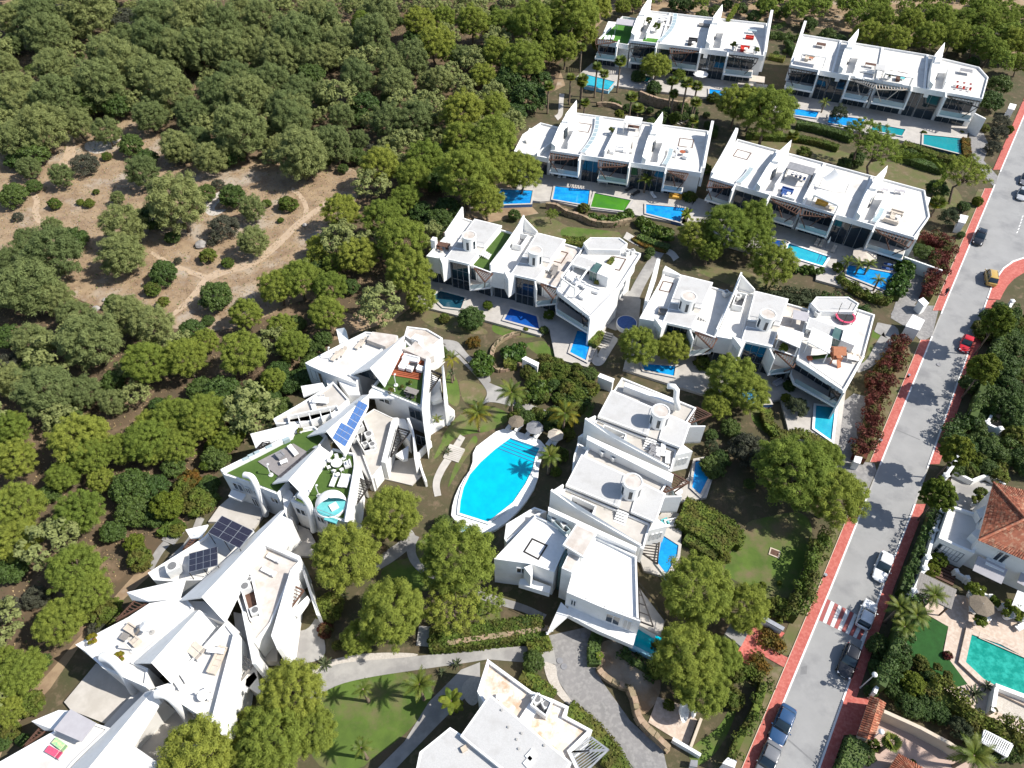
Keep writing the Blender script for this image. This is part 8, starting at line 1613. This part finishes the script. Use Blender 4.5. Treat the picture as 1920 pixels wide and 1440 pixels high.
# sail villas
def lounge(c, z, p, rz, lb, m='fabric_white', tm='fabric_white', k=1.0):
    for dx, dy, r_, n_, L in ((0, 22 * k, 0, 'back', 2.2), (-26 * k, -4 * k, 1.57, 'left', 1.8)): put(sofa, (p[0] + dx, p[1] - dy), z, rz + r_, '%s %s' % (lb, 'sofa at the %s' % n_), 'sofa', None, c, m=m, L=L)
    put(table, p, z, rz, lb + ' coffee table', 'table', None, c, m=tm, L=1.2, W=.9, h=.38)
zA1, zA2 = 7.8, 7.52
lounge(A1, zA1, (1520, 450), -.27, 'bright red roof', 'fabric_red', 'fabric_white'); put(bench_gazebo, (1535, 385), zA1 + 2.5, -.27, 'white flat canopy behind the red roof sofas', 'canopy', None, A1, m='fabric_white', L=4.6, W=2.2, h=2.3, f='plastic').location.z = zA1
put(sofa, (1560, 350), zA1, -.27, 'dark red sofa under the flat white canopy', 'sofa', None, A1, m='fabric_red', L=2.0); put(table, (1580, 300), zA1, -.27, 'pale bar table near the tall end fin', 'table', None, A1, m='glass_rail', L=2.2, W=.9)
lounge(A1, zA1, (1050, 395), -.27, 'dark brown roof', 'fabric_dark', 'fabric_white'); put(table, (1160, 235), zA1, -.27, 'grey stone roof table on the third far villa', 'table', None, A1, m='grey_wood', L=3.2, W=1.6, h=.3); put(lounger, (830, 240), zA1, -.27, 'white lounger by the curved skylight', 'sun lounger', None, A1); lounge(A1, zA1, (800, 190), -.27, 'white planted terrace', 'fabric_white', 'fabric_white')
put(bench_gazebo, (455, 205), 7.0 + 2.5, -.27, 'pale roofed shade house on the bright turf roof', 'canopy', None, A1, m='awning', L=5.2, W=3.6, h=2.5, f='plastic').location.z = 7.0
for x, lb in ((265, 'left'), (295, 'middle'), (330, 'right')): put(lounger, (x, 352), 7.0, 1.3, lb + ' white lounger on the bright turf roof', 'sun lounger', 'white loungers on the bright turf roof', A1)
for x, y, h, lb in ((1170, 590, 3.0, 'white parasol in front of the far glass facade'), (1118, 685, 2.4, 'white round parasol over the far pool terrace')): o = put(parasol, (x, y), h, 0, lb, 'parasol', 'white parasols of the far terrace', A1, r=1.9, h=2.4); o.location.z = .6
o = put(bench_gazebo, (1630, 710), 3, -.27, 'square cream parasol canopy beside the far deck', 'canopy', None, A1, m='fabric_beige', L=3.6, W=3.2, h=2.6, f='steel'); o.location.z = .3
put(planter, (1410, 450), zA1, 0, 'shrub pot left of the red sofas', 'plant pot', None, A1, s=1.1); put(planter, (1615, 490), zA1, 0, 'shrub pot at the red sofa roof edge', 'plant pot', None, A1, s=1.0); put(planter, (720, 290), zA1, 0, 'yellow-green shrub pot on the planted roof', 'plant pot', None, A1, leaf='lime_leaf', s=1.3); put(planter, (650, 240), zA1, 0, 'dark shrub pot behind the sail tower', 'plant pot', None, A1, s=1.3)
hedge('yellow flowering planter along the roof partition of the red sofa villa', [(1310, 440), (1350, 380), (1390, 300)], 1.1, .8, 'lime_leaf', A1, zb=zA1, k=1)
lounge(A2, zA2, (440, 300), -.4, 'tan wicker roof', 'fabric_beige', 'clay'); put(bench_gazebo, (470, 265), zA2 + 2.4, -.4, 'white cloth canopy over the wicker roof sofas', 'canopy', None, A2, m='fabric_white', L=5.6, W=2.0, h=2.4, f='plastic').location.z = zA2; put(table, (510, 215), zA2, -.4, 'brown spa tub cover at the back of the far roof', 'table', None, A2, m='brown_wood', L=2.2, W=1.6, h=.7)
put(table, (850, 355), zA2, -.4, 'brown roof dining table by a white sofa', 'table', None, A2, m='brown_wood', L=2.4, W=1.2); put(sofa, (840, 395), zA2, -.4, 'white roof sofa beside the brown dining table', 'sofa', None, A2, L=2.6); put(lounger, (780, 440), zA2, -.4, 'white lounger at the far roof edge, left', 'sun lounger', None, A2); put(lounger, (845, 445), zA2, -.4, 'white lounger at the far roof edge, right', 'sun lounger', None, A2); put(bench_gazebo, (925, 360), zA2 + 2, -.4, 'grey roof box room beside the partition', 'canopy', None, A2, m='roof_grey', L=2.0, W=3.0, h=2.0, f='plastic').location.z = zA2
lounge(A2, zA2, (1070, 440), -.4, 'brown and green roof', 'brown_wood', 'fabric_teal'); put(bench_gazebo, (1060, 400), zA2 + 2.4, -.4, 'long white canopy over the brown roof sofas', 'canopy', None, A2, m='fabric_white', L=6, W=1.6, h=2.2, f='plastic').location.z = zA2; put(planter, (980, 440), zA2, 0, 'bushy pot on the brown sofa roof', 'plant pot', None, A2, s=1.1)
for i, (dx, dy) in enumerate(((0, 0), (45, 8), (90, 16), (0, 28), (45, 36), (90, 44))): put(chair, (1450 + dx, 480 + dy), zA2, -.4, '%s chair of the red roof dining set' % ('upper left', 'upper middle', 'upper right', 'lower left', 'lower middle', 'lower right')[i], 'chair', 'red chairs of the roof dining set', A2, m='fabric_red')
put(table, (1495, 500), zA2, -.4, 'long white table between the red roof chairs', 'table', None, A2, m='fabric_white', L=3.4, W=1.0); put(table, (1510, 400), zA2, -.4, 'grey spa tub at the back of the red chair roof', 'table', None, A2, m='fabric_grey', L=2.6, W=1.6, h=.8)
zB = 6.65
put(bench_gazebo, (1130, 215), zB + 2.5, -.27, 'white cloth shade house with dining inside, second row', 'canopy', None, B1, m='fabric_white', L=3.6, W=2.8, h=2.6, f='plastic').location.z = zB; put(table, (1130, 290), zB, -.27, 'brown dining table under the white shade house', 'table', None, B1, m='brown_wood', L=2.4, W=1.1)
for x, y, rz, lb in ((1480, 520, -2.0, 'lower left'), (1500, 475, -1.2, 'upper left'), (1575, 535, 2.6, 'lower right'), (1605, 475, .6, 'upper right')): put(armchair, (x, y), zB, rz, '%s white armchair around the red fire table' % lb, 'armchair', 'white armchairs around the red fire table', B1)
put(round_table, (1548, 505), zB, 0, 'low dark red fire table on the roof', 'table', None, B1, m='deck_wood', r=.6)
for x, y, rz, lb in ((1010, 470, -.27, 'right'), (950, 480, 1.3, 'left')): put(sofa, (x, y), zB, rz, 'white roof lounge seat at the %s, middle of second row' % lb, 'sofa', None, B1, m='fabric_white', L=1.8)
put(closed_parasol, (1110, 490), zB, 0, 'beige covered heater at the roof edge', 'closed parasol', None, B1, m='fabric_beige'); put(armchair, (225, 395), 5.55, .4, 'white chair on the bare end villa terrace', 'armchair', None, B1); put(planter, (940, 330), zB, 0, 'green pot by the tall roof partition', 'plant pot', None, B1, s=.9)
for x, y, lb in ((545, 690, 'left'), (500, 690, 'far left')): put(lounger, (x, y), .55, 1.3, '%s white deck lounger beside the brown divider' % lb, 'sun lounger', None, B1)
for x, y, lb in ((1095, 805, 'left'), (1150, 840, 'right')): put(lounger, (x, y), .55, .7, '%s black lounger by the algae pool' % lb, 'sun lounger', None, B1, m='fabric_dark', f='dark_metal')
put(sofa, (1490, 875), .55, -.27, 'yellow outdoor sofa behind the right pool of the second row', 'sofa', None, B1, m='fabric_yellow', L=2.6); put(lounger, (1300, 860), .55, 1.9, 'white lounger on the right deck of the second row', 'sun lounger', None, B1)
put(table, (870, 760), .55, -.27, 'white dining table on the middle deck, second row', 'table', None, B1, m='fabric_white', L=2.0, W=1.0)
lounge(B2, zB, (780, 540), -.52, 'blue striped roof', 'fabric_blue', 'fabric_white', .9); put(sofa, (790, 575), zB, 2.6, 'pale blue roof sofa at the front edge', 'sofa', None, B2, m='fabric_white', L=2.4)
put(bench_gazebo, (885, 350), zB + 2.5, -.52, 'grey-roofed shade frame over a blue dining set', 'canopy', None, B2, m='fabric_grey', L=5.0, W=2.6, h=2.6, f='dark_metal').location.z = zB; put(table, (860, 415), zB, -.52, 'white dining table under the grey shade frame', 'table', None, B2, m='fabric_white', L=2.6, W=1.0)
for i in range(4): put(chair, (815 + 30 * i, 405 + 12 * i), zB, -.52, '%s blue chair under the grey shade frame' % ('first', 'second', 'third', 'fourth')[i], 'chair', 'blue chairs under the grey shade frame', B2, m='fabric_blue')
crop(*B2); T = thing('shade_sail', 'white pointed shade sail on masts above the roof terrace', 'canopy', FB2(20, 9, 6.6)); ps = [P((1140, 345), 10.4), P((1050, 410), 8.6), P((1140, 520), 8.2), P((1245, 460), 8.6)]
mb = MB(); N_ = 6
for i in range(N_ + 1):
    for j in range(N_ + 1):
        u, v = i / N_, j / N_; p = lerp(lerp(ps[0], ps[1], u), lerp(ps[3], ps[2], u), v); k = 4 * (u * (1 - u) + v * (1 - v)) * .12; p = lerp(p, (ps[0] + ps[1] + ps[2] + ps[3]) / 4, k * .5) - VZ * k * .8; mb.v.append(p)
mb.f = [(i * (N_ + 1) + j, (i + 1) * (N_ + 1) + j, (i + 1) * (N_ + 1) + j + 1, i * (N_ + 1) + j + 1) for i in range(N_) for j in range(N_)]
part(T, 'cloth', mb, 'fabric_white', smooth=True); mb = MB(); [mb.tube([Vector((p.x, p.y, 6.6)), p], .06, 8) for p in ps]; part(T, 'mast', mb, 'steel')
T = thing('roof_pergola', 'white slatted pergola over beige roof sofas', 'pergola', P((1090, 560), 6.6)); w_ = PX([(985, 545), (1010, 500), (1200, 545), (1165, 625)], 8.9)
pergola(T, w_, 8.9, 14, 'white', .28, edge=0, name='frame'); mb = MB(); [mb.beam(Vector((p.x, p.y, 6.6)), p, .14, .14) for p in w_]; part(T, 'post', mb, 'white')
put(sofa, (1040, 615), zB, -.52, 'tan sofa under the white slatted pergola', 'sofa', None, B2, m='fabric_yellow', L=2.2); put(table, (1100, 650), zB, -.52, 'tan low table beside the slatted pergola', 'table', None, B2, m='cream', L=1.6, W=.9, h=.4)
lounge(B2, zB, (1600, 715), -.52, 'beige framed roof', 'fabric_beige', 'fabric_white', 1.2); put(sofa, (1555, 750), zB, 2.6, 'beige roof bench at the front of the planted roof', 'sofa', None, B2, m='fabric_beige', L=2.6)
for i, x in enumerate((1440, 1475, 1510, 1600, 1640)): put(table, (x, 515 + (x - 1440) * .09), zB, -.52, '%s grey planter box under the roof greenery' % ('first', 'second', 'third', 'fourth', 'fifth')[i], 'planter', 'grey planter boxes under the roof greenery', B2, m='awning', L=1.0, W=.7, h=.6)
for x, y, lb in ((1005, 905, 'left'), (1040, 915, 'middle'), (1130, 955, 'right')): put(lounger, (x, y), .55, 1.0, '%s beige lounger by the pale turquoise pool' % lb, 'sun lounger', 'beige loungers by the pale turquoise pool', B2, m='fabric_beige')
put(closed_parasol, (1078, 935), .55, 0, 'closed white parasol by the pale turquoise pool', 'closed parasol', None, B2)
for x, y, lb in ((1545, 1075, 'upper'), (1530, 1105, 'lower')): put(lounger, (x, y), .55, -.4, '%s blue lounger at the roadside pool' % lb, 'sun lounger', None, B2, m='fabric_blue')
put(parasol, (1370, 985), 3, 0, 'wide beige parasol at the roadside terrace', 'parasol', None, B2, m='fabric_beige', r=2.2, h=2.3).location.z = .5
# tower villas
put(table, (215, 355), 6.2, -.3, 'dark brown dining table on the first tower villa terrace', 'table', None, C1, m='brown_wood', L=2.4, W=1.2)
for i, (x, y) in enumerate(((175, 370), (200, 385), (245, 375), (255, 340))): put(chair, (x, y), 6.2, .6 * i, '%s brown chair at the tower villa dining table' % ('leftmost', 'front', 'right', 'back')[i], 'chair', 'brown chairs of the tower villa', C1, m='brown_wood', f='dark_metal')
put(sofa, (1080, 535), 6.15, 1.2, 'wooden bench on the pink terrace beside the long parapet', 'sofa', None, C1, m='grey_wood', L=1.8); put(table, (1080, 570), 6.15, 1.2, 'wooden table on the pink terrace', 'table', None, C1, m='grey_wood', L=1.6, W=.8)
for x, y, rz, L, lb in ((1270, 640, -.6, 2.4, 'white sofa in the shade of the roof beams'), (1370, 690, -.5, 2.8, 'white sofa in the middle of the open roof'), (1320, 730, .9, 2.2, 'white sofa near the front of the open roof'), (1215, 590, .9, 1.8, 'white seat by the long parapet')): put(sofa, (x, y), 6.47, rz, lb, 'sofa', 'white sofas of the open-beamed roof', C1, m='fabric_white', L=L)
put(table, (1330, 670), 6.47, -.5, 'low white table between the open roof sofas', 'table', None, C1, m='fabric_white', L=1.3, W=.9, h=.35)
for x, y, lb in ((1350, 545, 'left'), (1400, 570, 'middle'), (1440, 575, 'right')): put(armchair, (x, y), 6.47, -.5, '%s dark armchair behind the open roof sofas' % lb, 'armchair', 'dark armchairs of the open-beamed roof', C1, m='fabric_dark')
put(table, (1195, 445), 6.2, -.3, 'grey square garden table with dark base beside the tower villa slab', 'table', None, C2, m='awning', L=2.4, W=2.2, h=1.5)
for x, y, rz, L, lb in ((1120, 585, -.3, 1.8, 'grey sofa under the white shade roof'), (1160, 600, 1.2, 1.4, 'dark sofa under the white shade roof')): put(sofa, (x, y), 6.2, rz, lb, 'sofa', None, C2, m='fabric_grey', L=L)
put(planter, (1090, 640), 6.2, 0, 'bright green plant at the edge of the white shade roof', 'plant pot', None, C2, leaf='lime_leaf', s=.9)
put(sofa, (300, 385), 6.2, -.3, 'wooden roof bench near the first tower of right row', 'sofa', None, C2, m='grey_wood', L=1.8)
crop(*C2); c = P((1505, 420), 6.45); T = thing('trampoline', 'round trampoline with dark mat and net posts on the roadside roof', 'trampoline', c); c = worldloc(T)
ri = lambda r, z, n=22: [c + Vector((r * math.cos(i * 6.2832 / n), r * math.sin(i * 6.2832 / n), z)) for i in range(n)]
part(T, 'mat', MB().poly(ri(1.25, .6)), 'fabric_dark'); part(T, 'pad', MB().ring(ri(1.55, 0), ri(1.25, 0), c.z + .55, c.z + .64), 'towel_pink'); mb = MB(); [mb.beam(c + Vector((1.5 * math.cos(k), 1.5 * math.sin(k), 0)), c + Vector((1.5 * math.cos(k), 1.5 * math.sin(k), 2.3)), .06, .06) for k in (0, 1.05, 2.1, 3.14, 4.2, 5.2)]; part(T, 'net_post', mb, 'dark_metal')
c = P((1430, 700), 6.45); T = thing('climbing_frame', 'wooden play tower with orange roof and green slide on the roadside roof', 'play frame', c); c = worldloc(T)
mb = MB(); [mb.box(c + Vector((x, y, 0)), .12, .12, 2.3) for x in (-.7, .7) for y in (-.7, .7)]; part(T, 'post', mb, 'clay'); part(T, 'platform', MB().box(c + Vector((0, 0, 1.1)), 1.6, 1.6, .1), 'clay')
part(T, 'roof', MB().add([c + Vector(v) for v in ((-.95, -.95, 2.2), (.95, -.95, 2.2), (.95, .95, 2.2), (-.95, .95, 2.2), (-.95, 0, 3.0), (.95, 0, 3.0))], [(0, 1, 5, 4), (2, 3, 4, 5), (0, 4, 3), (1, 2, 5), (3, 2, 1, 0)]), 'clay')
sl_ = MB(); a_, b_ = c + Vector((-.8, 0, 1.15)), c + Vector((-3.2, .4, .15)); sl_.beam(a_, b_, .5, .08); sl_.beam(a_ + Vector((0, .27, .1)), b_ + Vector((0, .27, .1)), .05, .2); sl_.beam(a_ + Vector((0, -.27, .1)), b_ + Vector((0, -.27, .1)), .05, .2); part(T, 'slide', sl_, 'turf'); part(T, 'ladder', MB().beam(c + Vector((.5, -1.4, 0)), c + Vector((.2, -.75, 1.1)), .7, .06), 'clay'); part(T, 'slide_foot', MB().box(b_ + Vector((-.3, 0, -.12)), .7, .7, .35), 'deck_wood')
put(table, (1550, 700), 6.47, -.3, 'white table on the roadside roof', 'table', None, C2, m='fabric_white', L=1.6, W=1.0)
for x, y, lb in ((1530, 660, 'left'), (1585, 690, 'right')): put(armchair, (x, y), 6.47, .5, '%s pale armchair at the roadside roof table' % lb, 'armchair', None, C2, m='fabric_beige')
put(sofa, (1060, 855), .55, .5, 'grey square lounger by the shaded hedge deck', 'sofa', None, C2, m='awning', L=1.8)
for x, y, rz, lb in ((1330, 690, .4, 'left'), (1370, 665, .4, 'middle'), (1405, 720, .4, 'right')): put(lounger, (x, y), 6.2, rz + 1, '%s lounger between the towers of the pool-side villas' % lb, 'sun lounger', 'loungers of the pool-side terrace', DC)
for x, y, lb in ((1320, 695, 'dark'), (1350, 735, 'second dark'), (1330, 650, 'third dark')): put(armchair, (x - 30, y), 6.2, 1.0, lb + ' armchair between the towers of the pool-side villas', 'armchair', 'dark armchairs of the pool-side terrace', DC, m='fabric_grey')
put(sofa, (1440, 1210), .55, .2, 'curved white sofa on the small pool terrace', 'sofa', None, DC, m='fabric_white', L=2.2); put(armchair, (1385, 1210), .55, .4, 'white armchair with teal towel on the small pool terrace', 'armchair', None, DC, m='fabric_teal'); put(round_table, (1480, 985), .55, 0, 'white table under the slatted frame by the narrow pool', 'table', None, DC, r=.6)
crop(*C1); c = P((1650, 935), 1.0); T = thing('spa_tub', 'round white spa tub with dark blue cover in the courtyard', 'spa tub', (c.x, c.y, 0)); part(T, 'tub', MB().cyl((c.x, c.y, 0), 1.75, .9, 32), 'fabric_white'); part(T, 'cover', MB().cyl((c.x, c.y, .9), 1.62, .06, 32), 'fabric_blue')
# villa over the road
put(parasol, (1548, 1120), 2.5, 0, 'round straw parasol on the patio of the tiled villa', 'parasol', None, R2, m='thatch', r=1.5, h=2.1).location.z = .2
for x, y, rz, lb in ((1440, 1135, 1.2, 'mauve lounger left of the straw parasol'), (1545, 1210, 1.9, 'white lounger below the straw parasol'), (1895, 1320, .4, 'white lounger at the right edge of the patio')): put(lounger, (x, y), .25, rz, lb, 'sun lounger', 'loungers on the tiled villa patio', R2)
for x, y, s, lb in ((1425, 1045, 1.4, 'yellow shrub in a white pot by the patio wall'), (1750, 1235, 1.6, 'wide yellow shrub in a white pot by the patio wall'), (1620, 1125, .9, 'small green pot plant right of the straw parasol'), (1480, 1295, 1.0, 'white pot with spiky plant at the pool corner')): put(planter, (x, y), .25, 0, lb, 'plant pot', None, R2, leaf='lime_leaf', s=s)
put(planter, (845, 410), .3, 0, 'round clay pot at the lawn edge, upper', 'plant pot', 'clay pots at the lawn edge', RB, m='clay', s=.6); put(planter, (950, 490), .3, 0, 'round clay pot at the lawn edge, lower', 'plant pot', 'clay pots at the lawn edge', RB, m='clay', s=.6)
put(planter, (720, 470), .3, 0, 'cloud-pruned tree pot at the villa entrance', 'plant pot', None, RV, s=1.3); put(planter, (690, 520), .3, 0, 'lower cloud-pruned tree pot at the villa entrance', 'plant pot', None, RV, s=1.2)
crop(*RB); T = thing('white_pergola', 'white beamed garden pergola with canvas in deep shade at lower right', 'pergola', P((1450, 1180), 0)); w_ = PX([(1360, 1050), (1650, 1200), (1590, 1320), (1335, 1170)], 2.4); pergola(T, w_, 2.4, 14, 'white', .1, edge=1, name='frame'); part(T, 'canvas', MB().prism(PX([(1345, 1120), (1610, 1260), (1590, 1320), (1335, 1170)], 2.3), 2.26, 2.3), 'fabric_white'); mb = MB(); [mb.beam(Vector((p.x, p.y, 0)), p, .14, .14) for p in w_]; part(T, 'post', mb, 'white')
# streetside pieces
LG = 'globe street lamps beside the right pavement'
for x, y, c, lb in ((885, 610, R3, 'white globe lamp at the shaded lower pavement'), (1652, 1372, FULL, 'white globe lamp at the bottom end of the right pavement')): o = put(lamp, (x, y), 4.4, 0, lb, 'street lamp', LG, c); o.location.z = 0
BG = 'dark litter bins beside the left pavement'
for x, y, lb in ((1698, 711, 'dark litter bin on the grass edge of the middle pavement'), (1645, 833, 'dark litter bin above the lower driveway'), (1541, 1085, 'dark litter bin beside the long dark hedge')): put(bin_, (x, y), .12, .4, lb, 'litter bin', BG, FULL)
crop(*R4)
for x, y, s, lb in ((868, 910, 1.7, 'large white satellite dish in the stone court'), (980, 905, 1.0, 'small white satellite dish in the stone court')):
    c = P((x, y), 0); T = thing('satellite_dish', lb, 'satellite dish', c); ax = Vector((.8, -.35, .5)).normalized(); ce = c + Vector((0, 0, 1.5 * s * .7)); mb = MB(); q = Vector((0, 0, 1)).cross(ax).normalized(); r_ = ax.cross(q); vs = [ce]; n = 20
    for k in (1, 2, 3):
        for i in range(n): an = i * 6.2832 / n; rr = s * k / 3 * .75; vs.append(ce + (q * math.cos(an) + r_ * math.sin(an)) * rr + ax * (rr * rr * .35))
    mb.add(vs, [(0, 1 + i, 1 + (i + 1) % n) for i in range(n)] + [(1 + k * n + i, 1 + (k + 1) * n + i, 1 + (k + 1) * n + (i + 1) % n, 1 + k * n + (i + 1) % n) for k in (0, 1) for i in range(n)])
    part(T, 'reflector', mb, 'fabric_white', smooth=True); part(T, 'mast', MB().tube([c, ce - ax * .1], .07, 8), 'steel'); part(T, 'feed_arm', MB().beam(ce - r_ * s * .6, ce + ax * s * .7, .04, .04), 'steel')
crop(*GC); c = P((1132, 730), .06); T = thing('inspection_cover', 'square brown inspection cover in a white frame on the fenced lawn', 'manhole cover', c); part(T, 'frame', MB().box(c, 1.35, 1.15, .08, -.45), 'cream'); part(T, 'lid', MB().box(c + VZ * .08, 1.0, .82, .02, -.45), 'brown_wood')
crop(*FC)
for x, y, lb in ((1383, 222, 'upper round manhole cover on the grey driveway'), (1405, 253, 'lower round manhole cover on the grey driveway'), (1510, 88, 'round manhole cover under the white villa arch')): c = P((x, y), ZL[0] + .01); solo('manhole_cover', MB().cyl(c, .38, .02, 18), 'fabric_grey', lb, 'manhole cover', 'manhole covers on the driveway')
crop(*R1)
for x, y, lb in ((695, 592, 'dark round cover near the left kerb of the road'), (865, 445, 'round cover in the middle of the road above the red pavement bend')): solo('manhole_cover', MB().cyl(P((x, y), ZL[0] + .01), .36, .02, 18), 'fabric_grey', lb, 'manhole cover')
# stepped paths: every tread its own stone
def steps(label, chain, n, wd, m, c, h=.12):
    crop(*c); w_ = PX(chain, .1); T = thing('garden_steps', label, 'steps', Vector((w_[0].x, w_[0].y, 0)))
    for i in range(n):
        t = (i + .5) / n * (len(w_) - 1); j = min(int(t), len(w_) - 2); p = lerp(w_[j], w_[j + 1], t - j); d = w_[j + 1] - w_[j]
        part(T, 'tread', MB().box((p.x, p.y, .0), .34, wd, .14 + h * (n - i) * .35, math.atan2(d.y, d.x)), m)
steps('pale stepped path between lawn and communal pool', [(1580, 800), (1480, 980)], 8, 2.4, 'tile_terrace', EE); steps('concrete stepped path at the edge of the wood', [(440, 560), (330, 700)], 9, 2.0, 'concrete', EC); steps('pale stepping path under the second row', [(1500, 240), (1620, 170)][::-1], 7, 1.6, 'tile_terrace', B1); steps('timber edged steps at the spa court', [(1500, 1020), (1440, 1140)], 7, 2.0, 'stone_deck', C1); steps('shaded steps between two pines by the stone wall', [(1190, 1160), (1160, 1340)], 8, 2.2, 'kerb_grey', GA); steps('brown timber garage steps at the tiled villa', [(440, 1040), (400, 1190)], 6, 3.0, 'brown_wood', RV); steps('pale stone garden stair across the road', [(1380, 290), (1290, 340)], 6, 2.0, 'fabric_white', R1); steps('stone garden stair in the villa shrubbery', [(1210, 620), (1170, 820)], 8, 1.8, 'tile_terrace', R1)
# ================================================================ THE WALKER
def walker(label, px, py, rz):
    c = at(px, py, .9); T = thing('person', label, 'person', (c.x, c.y, .12), None, rz)
    J = {'pel': (0, 0, .95), 'chest': (0, 0, 1.32), 'neck': (.01, 0, 1.5), 'head': (.03, 0, 1.64), 'crown': (.02, 0, 1.76), 'hl': (0, .1, .9), 'kl': (.17, .1, .5), 'al': (.12, .1, .08), 'tl': (.3, .11, .04), 'hr': (0, -.1, .9), 'kr': (.0, -.1, .5), 'ar': (-.28, -.1, .14), 'tr': (-.12, -.11, .04), 'sl': (0, .2, 1.43), 'el': (-.1, .25, 1.14), 'wl': (.02, .25, .9), 'fl': (.05, .25, .78), 'sr': (0, -.2, 1.43), 'er': (.04, -.25, 1.15), 'wr': (.22, -.24, .98), 'fr': (.3, -.23, .92)}
    rad = {'pel': .16, 'chest': .17, 'neck': .065, 'head': .1, 'crown': .075, 'hl': .1, 'kl': .07, 'al': .05, 'tl': .04, 'hr': .1, 'kr': .07, 'ar': .05, 'tr': .04, 'sl': .07, 'el': .05, 'wl': .035, 'fl': .03, 'sr': .07, 'er': .05, 'wr': .035, 'fr': .03}
    E_ = [('pel', 'chest'), ('chest', 'neck'), ('neck', 'head'), ('head', 'crown'), ('pel', 'hl'), ('hl', 'kl'), ('kl', 'al'), ('al', 'tl'), ('pel', 'hr'), ('hr', 'kr'), ('kr', 'ar'), ('ar', 'tr'), ('chest', 'sl'), ('sl', 'el'), ('el', 'wl'), ('wl', 'fl'), ('chest', 'sr'), ('sr', 'er'), ('er', 'wr'), ('wr', 'fr')]
    ks = list(J); me = bpy.data.meshes.new('body'); me.from_pydata([J[k] for k in ks], [(ks.index(a), ks.index(b)) for a, b in E_], []); me.materials.append(MATS['skin']); o = link('body', me, T)
    md = o.modifiers.new('skin', 'SKIN'); md.use_smooth_shade = True; o.modifiers.new('sub', 'SUBSURF').levels = 1; o.modifiers['sub'].render_levels = 1
    for i, k in enumerate(ks): me.skin_vertices[0].data[i].radius = (rad[k], rad[k]); me.skin_vertices[0].data[i].use_root = (k == 'pel')
    def cl(name, mb, m): link(name, mesh(mb, m, name, True), T)
    cl('shirt', MB().lathe((0, 0, .92), [(.2, 0), (.21, .1), (.2, .3), (.22, .46), (.16, .56), (.08, .6)], 14), 'fabric_dark')
    for s in ('l', 'r'): cl('trouser_leg', MB().tube([J['h' + s], J['k' + s], J['a' + s]], [.115, .09, .07], 10), 'denim'); cl('sleeve', MB().tube([J['s' + s], J['e' + s]], [.085, .07], 9), 'fabric_dark'); cl('shoe', MB().tube([J['a' + s], J['t' + s]], [.06, .05], 8), 'fabric_white')
    cl('hair', MB().lathe((.01, 0, 1.66), [(.118, 0), (.122, .06), (.09, .12), (.02, .15)], 12), 'fabric_dark'); return T
walker('person in dark clothes walking along the red pavement', 1775, 547, DOWN)
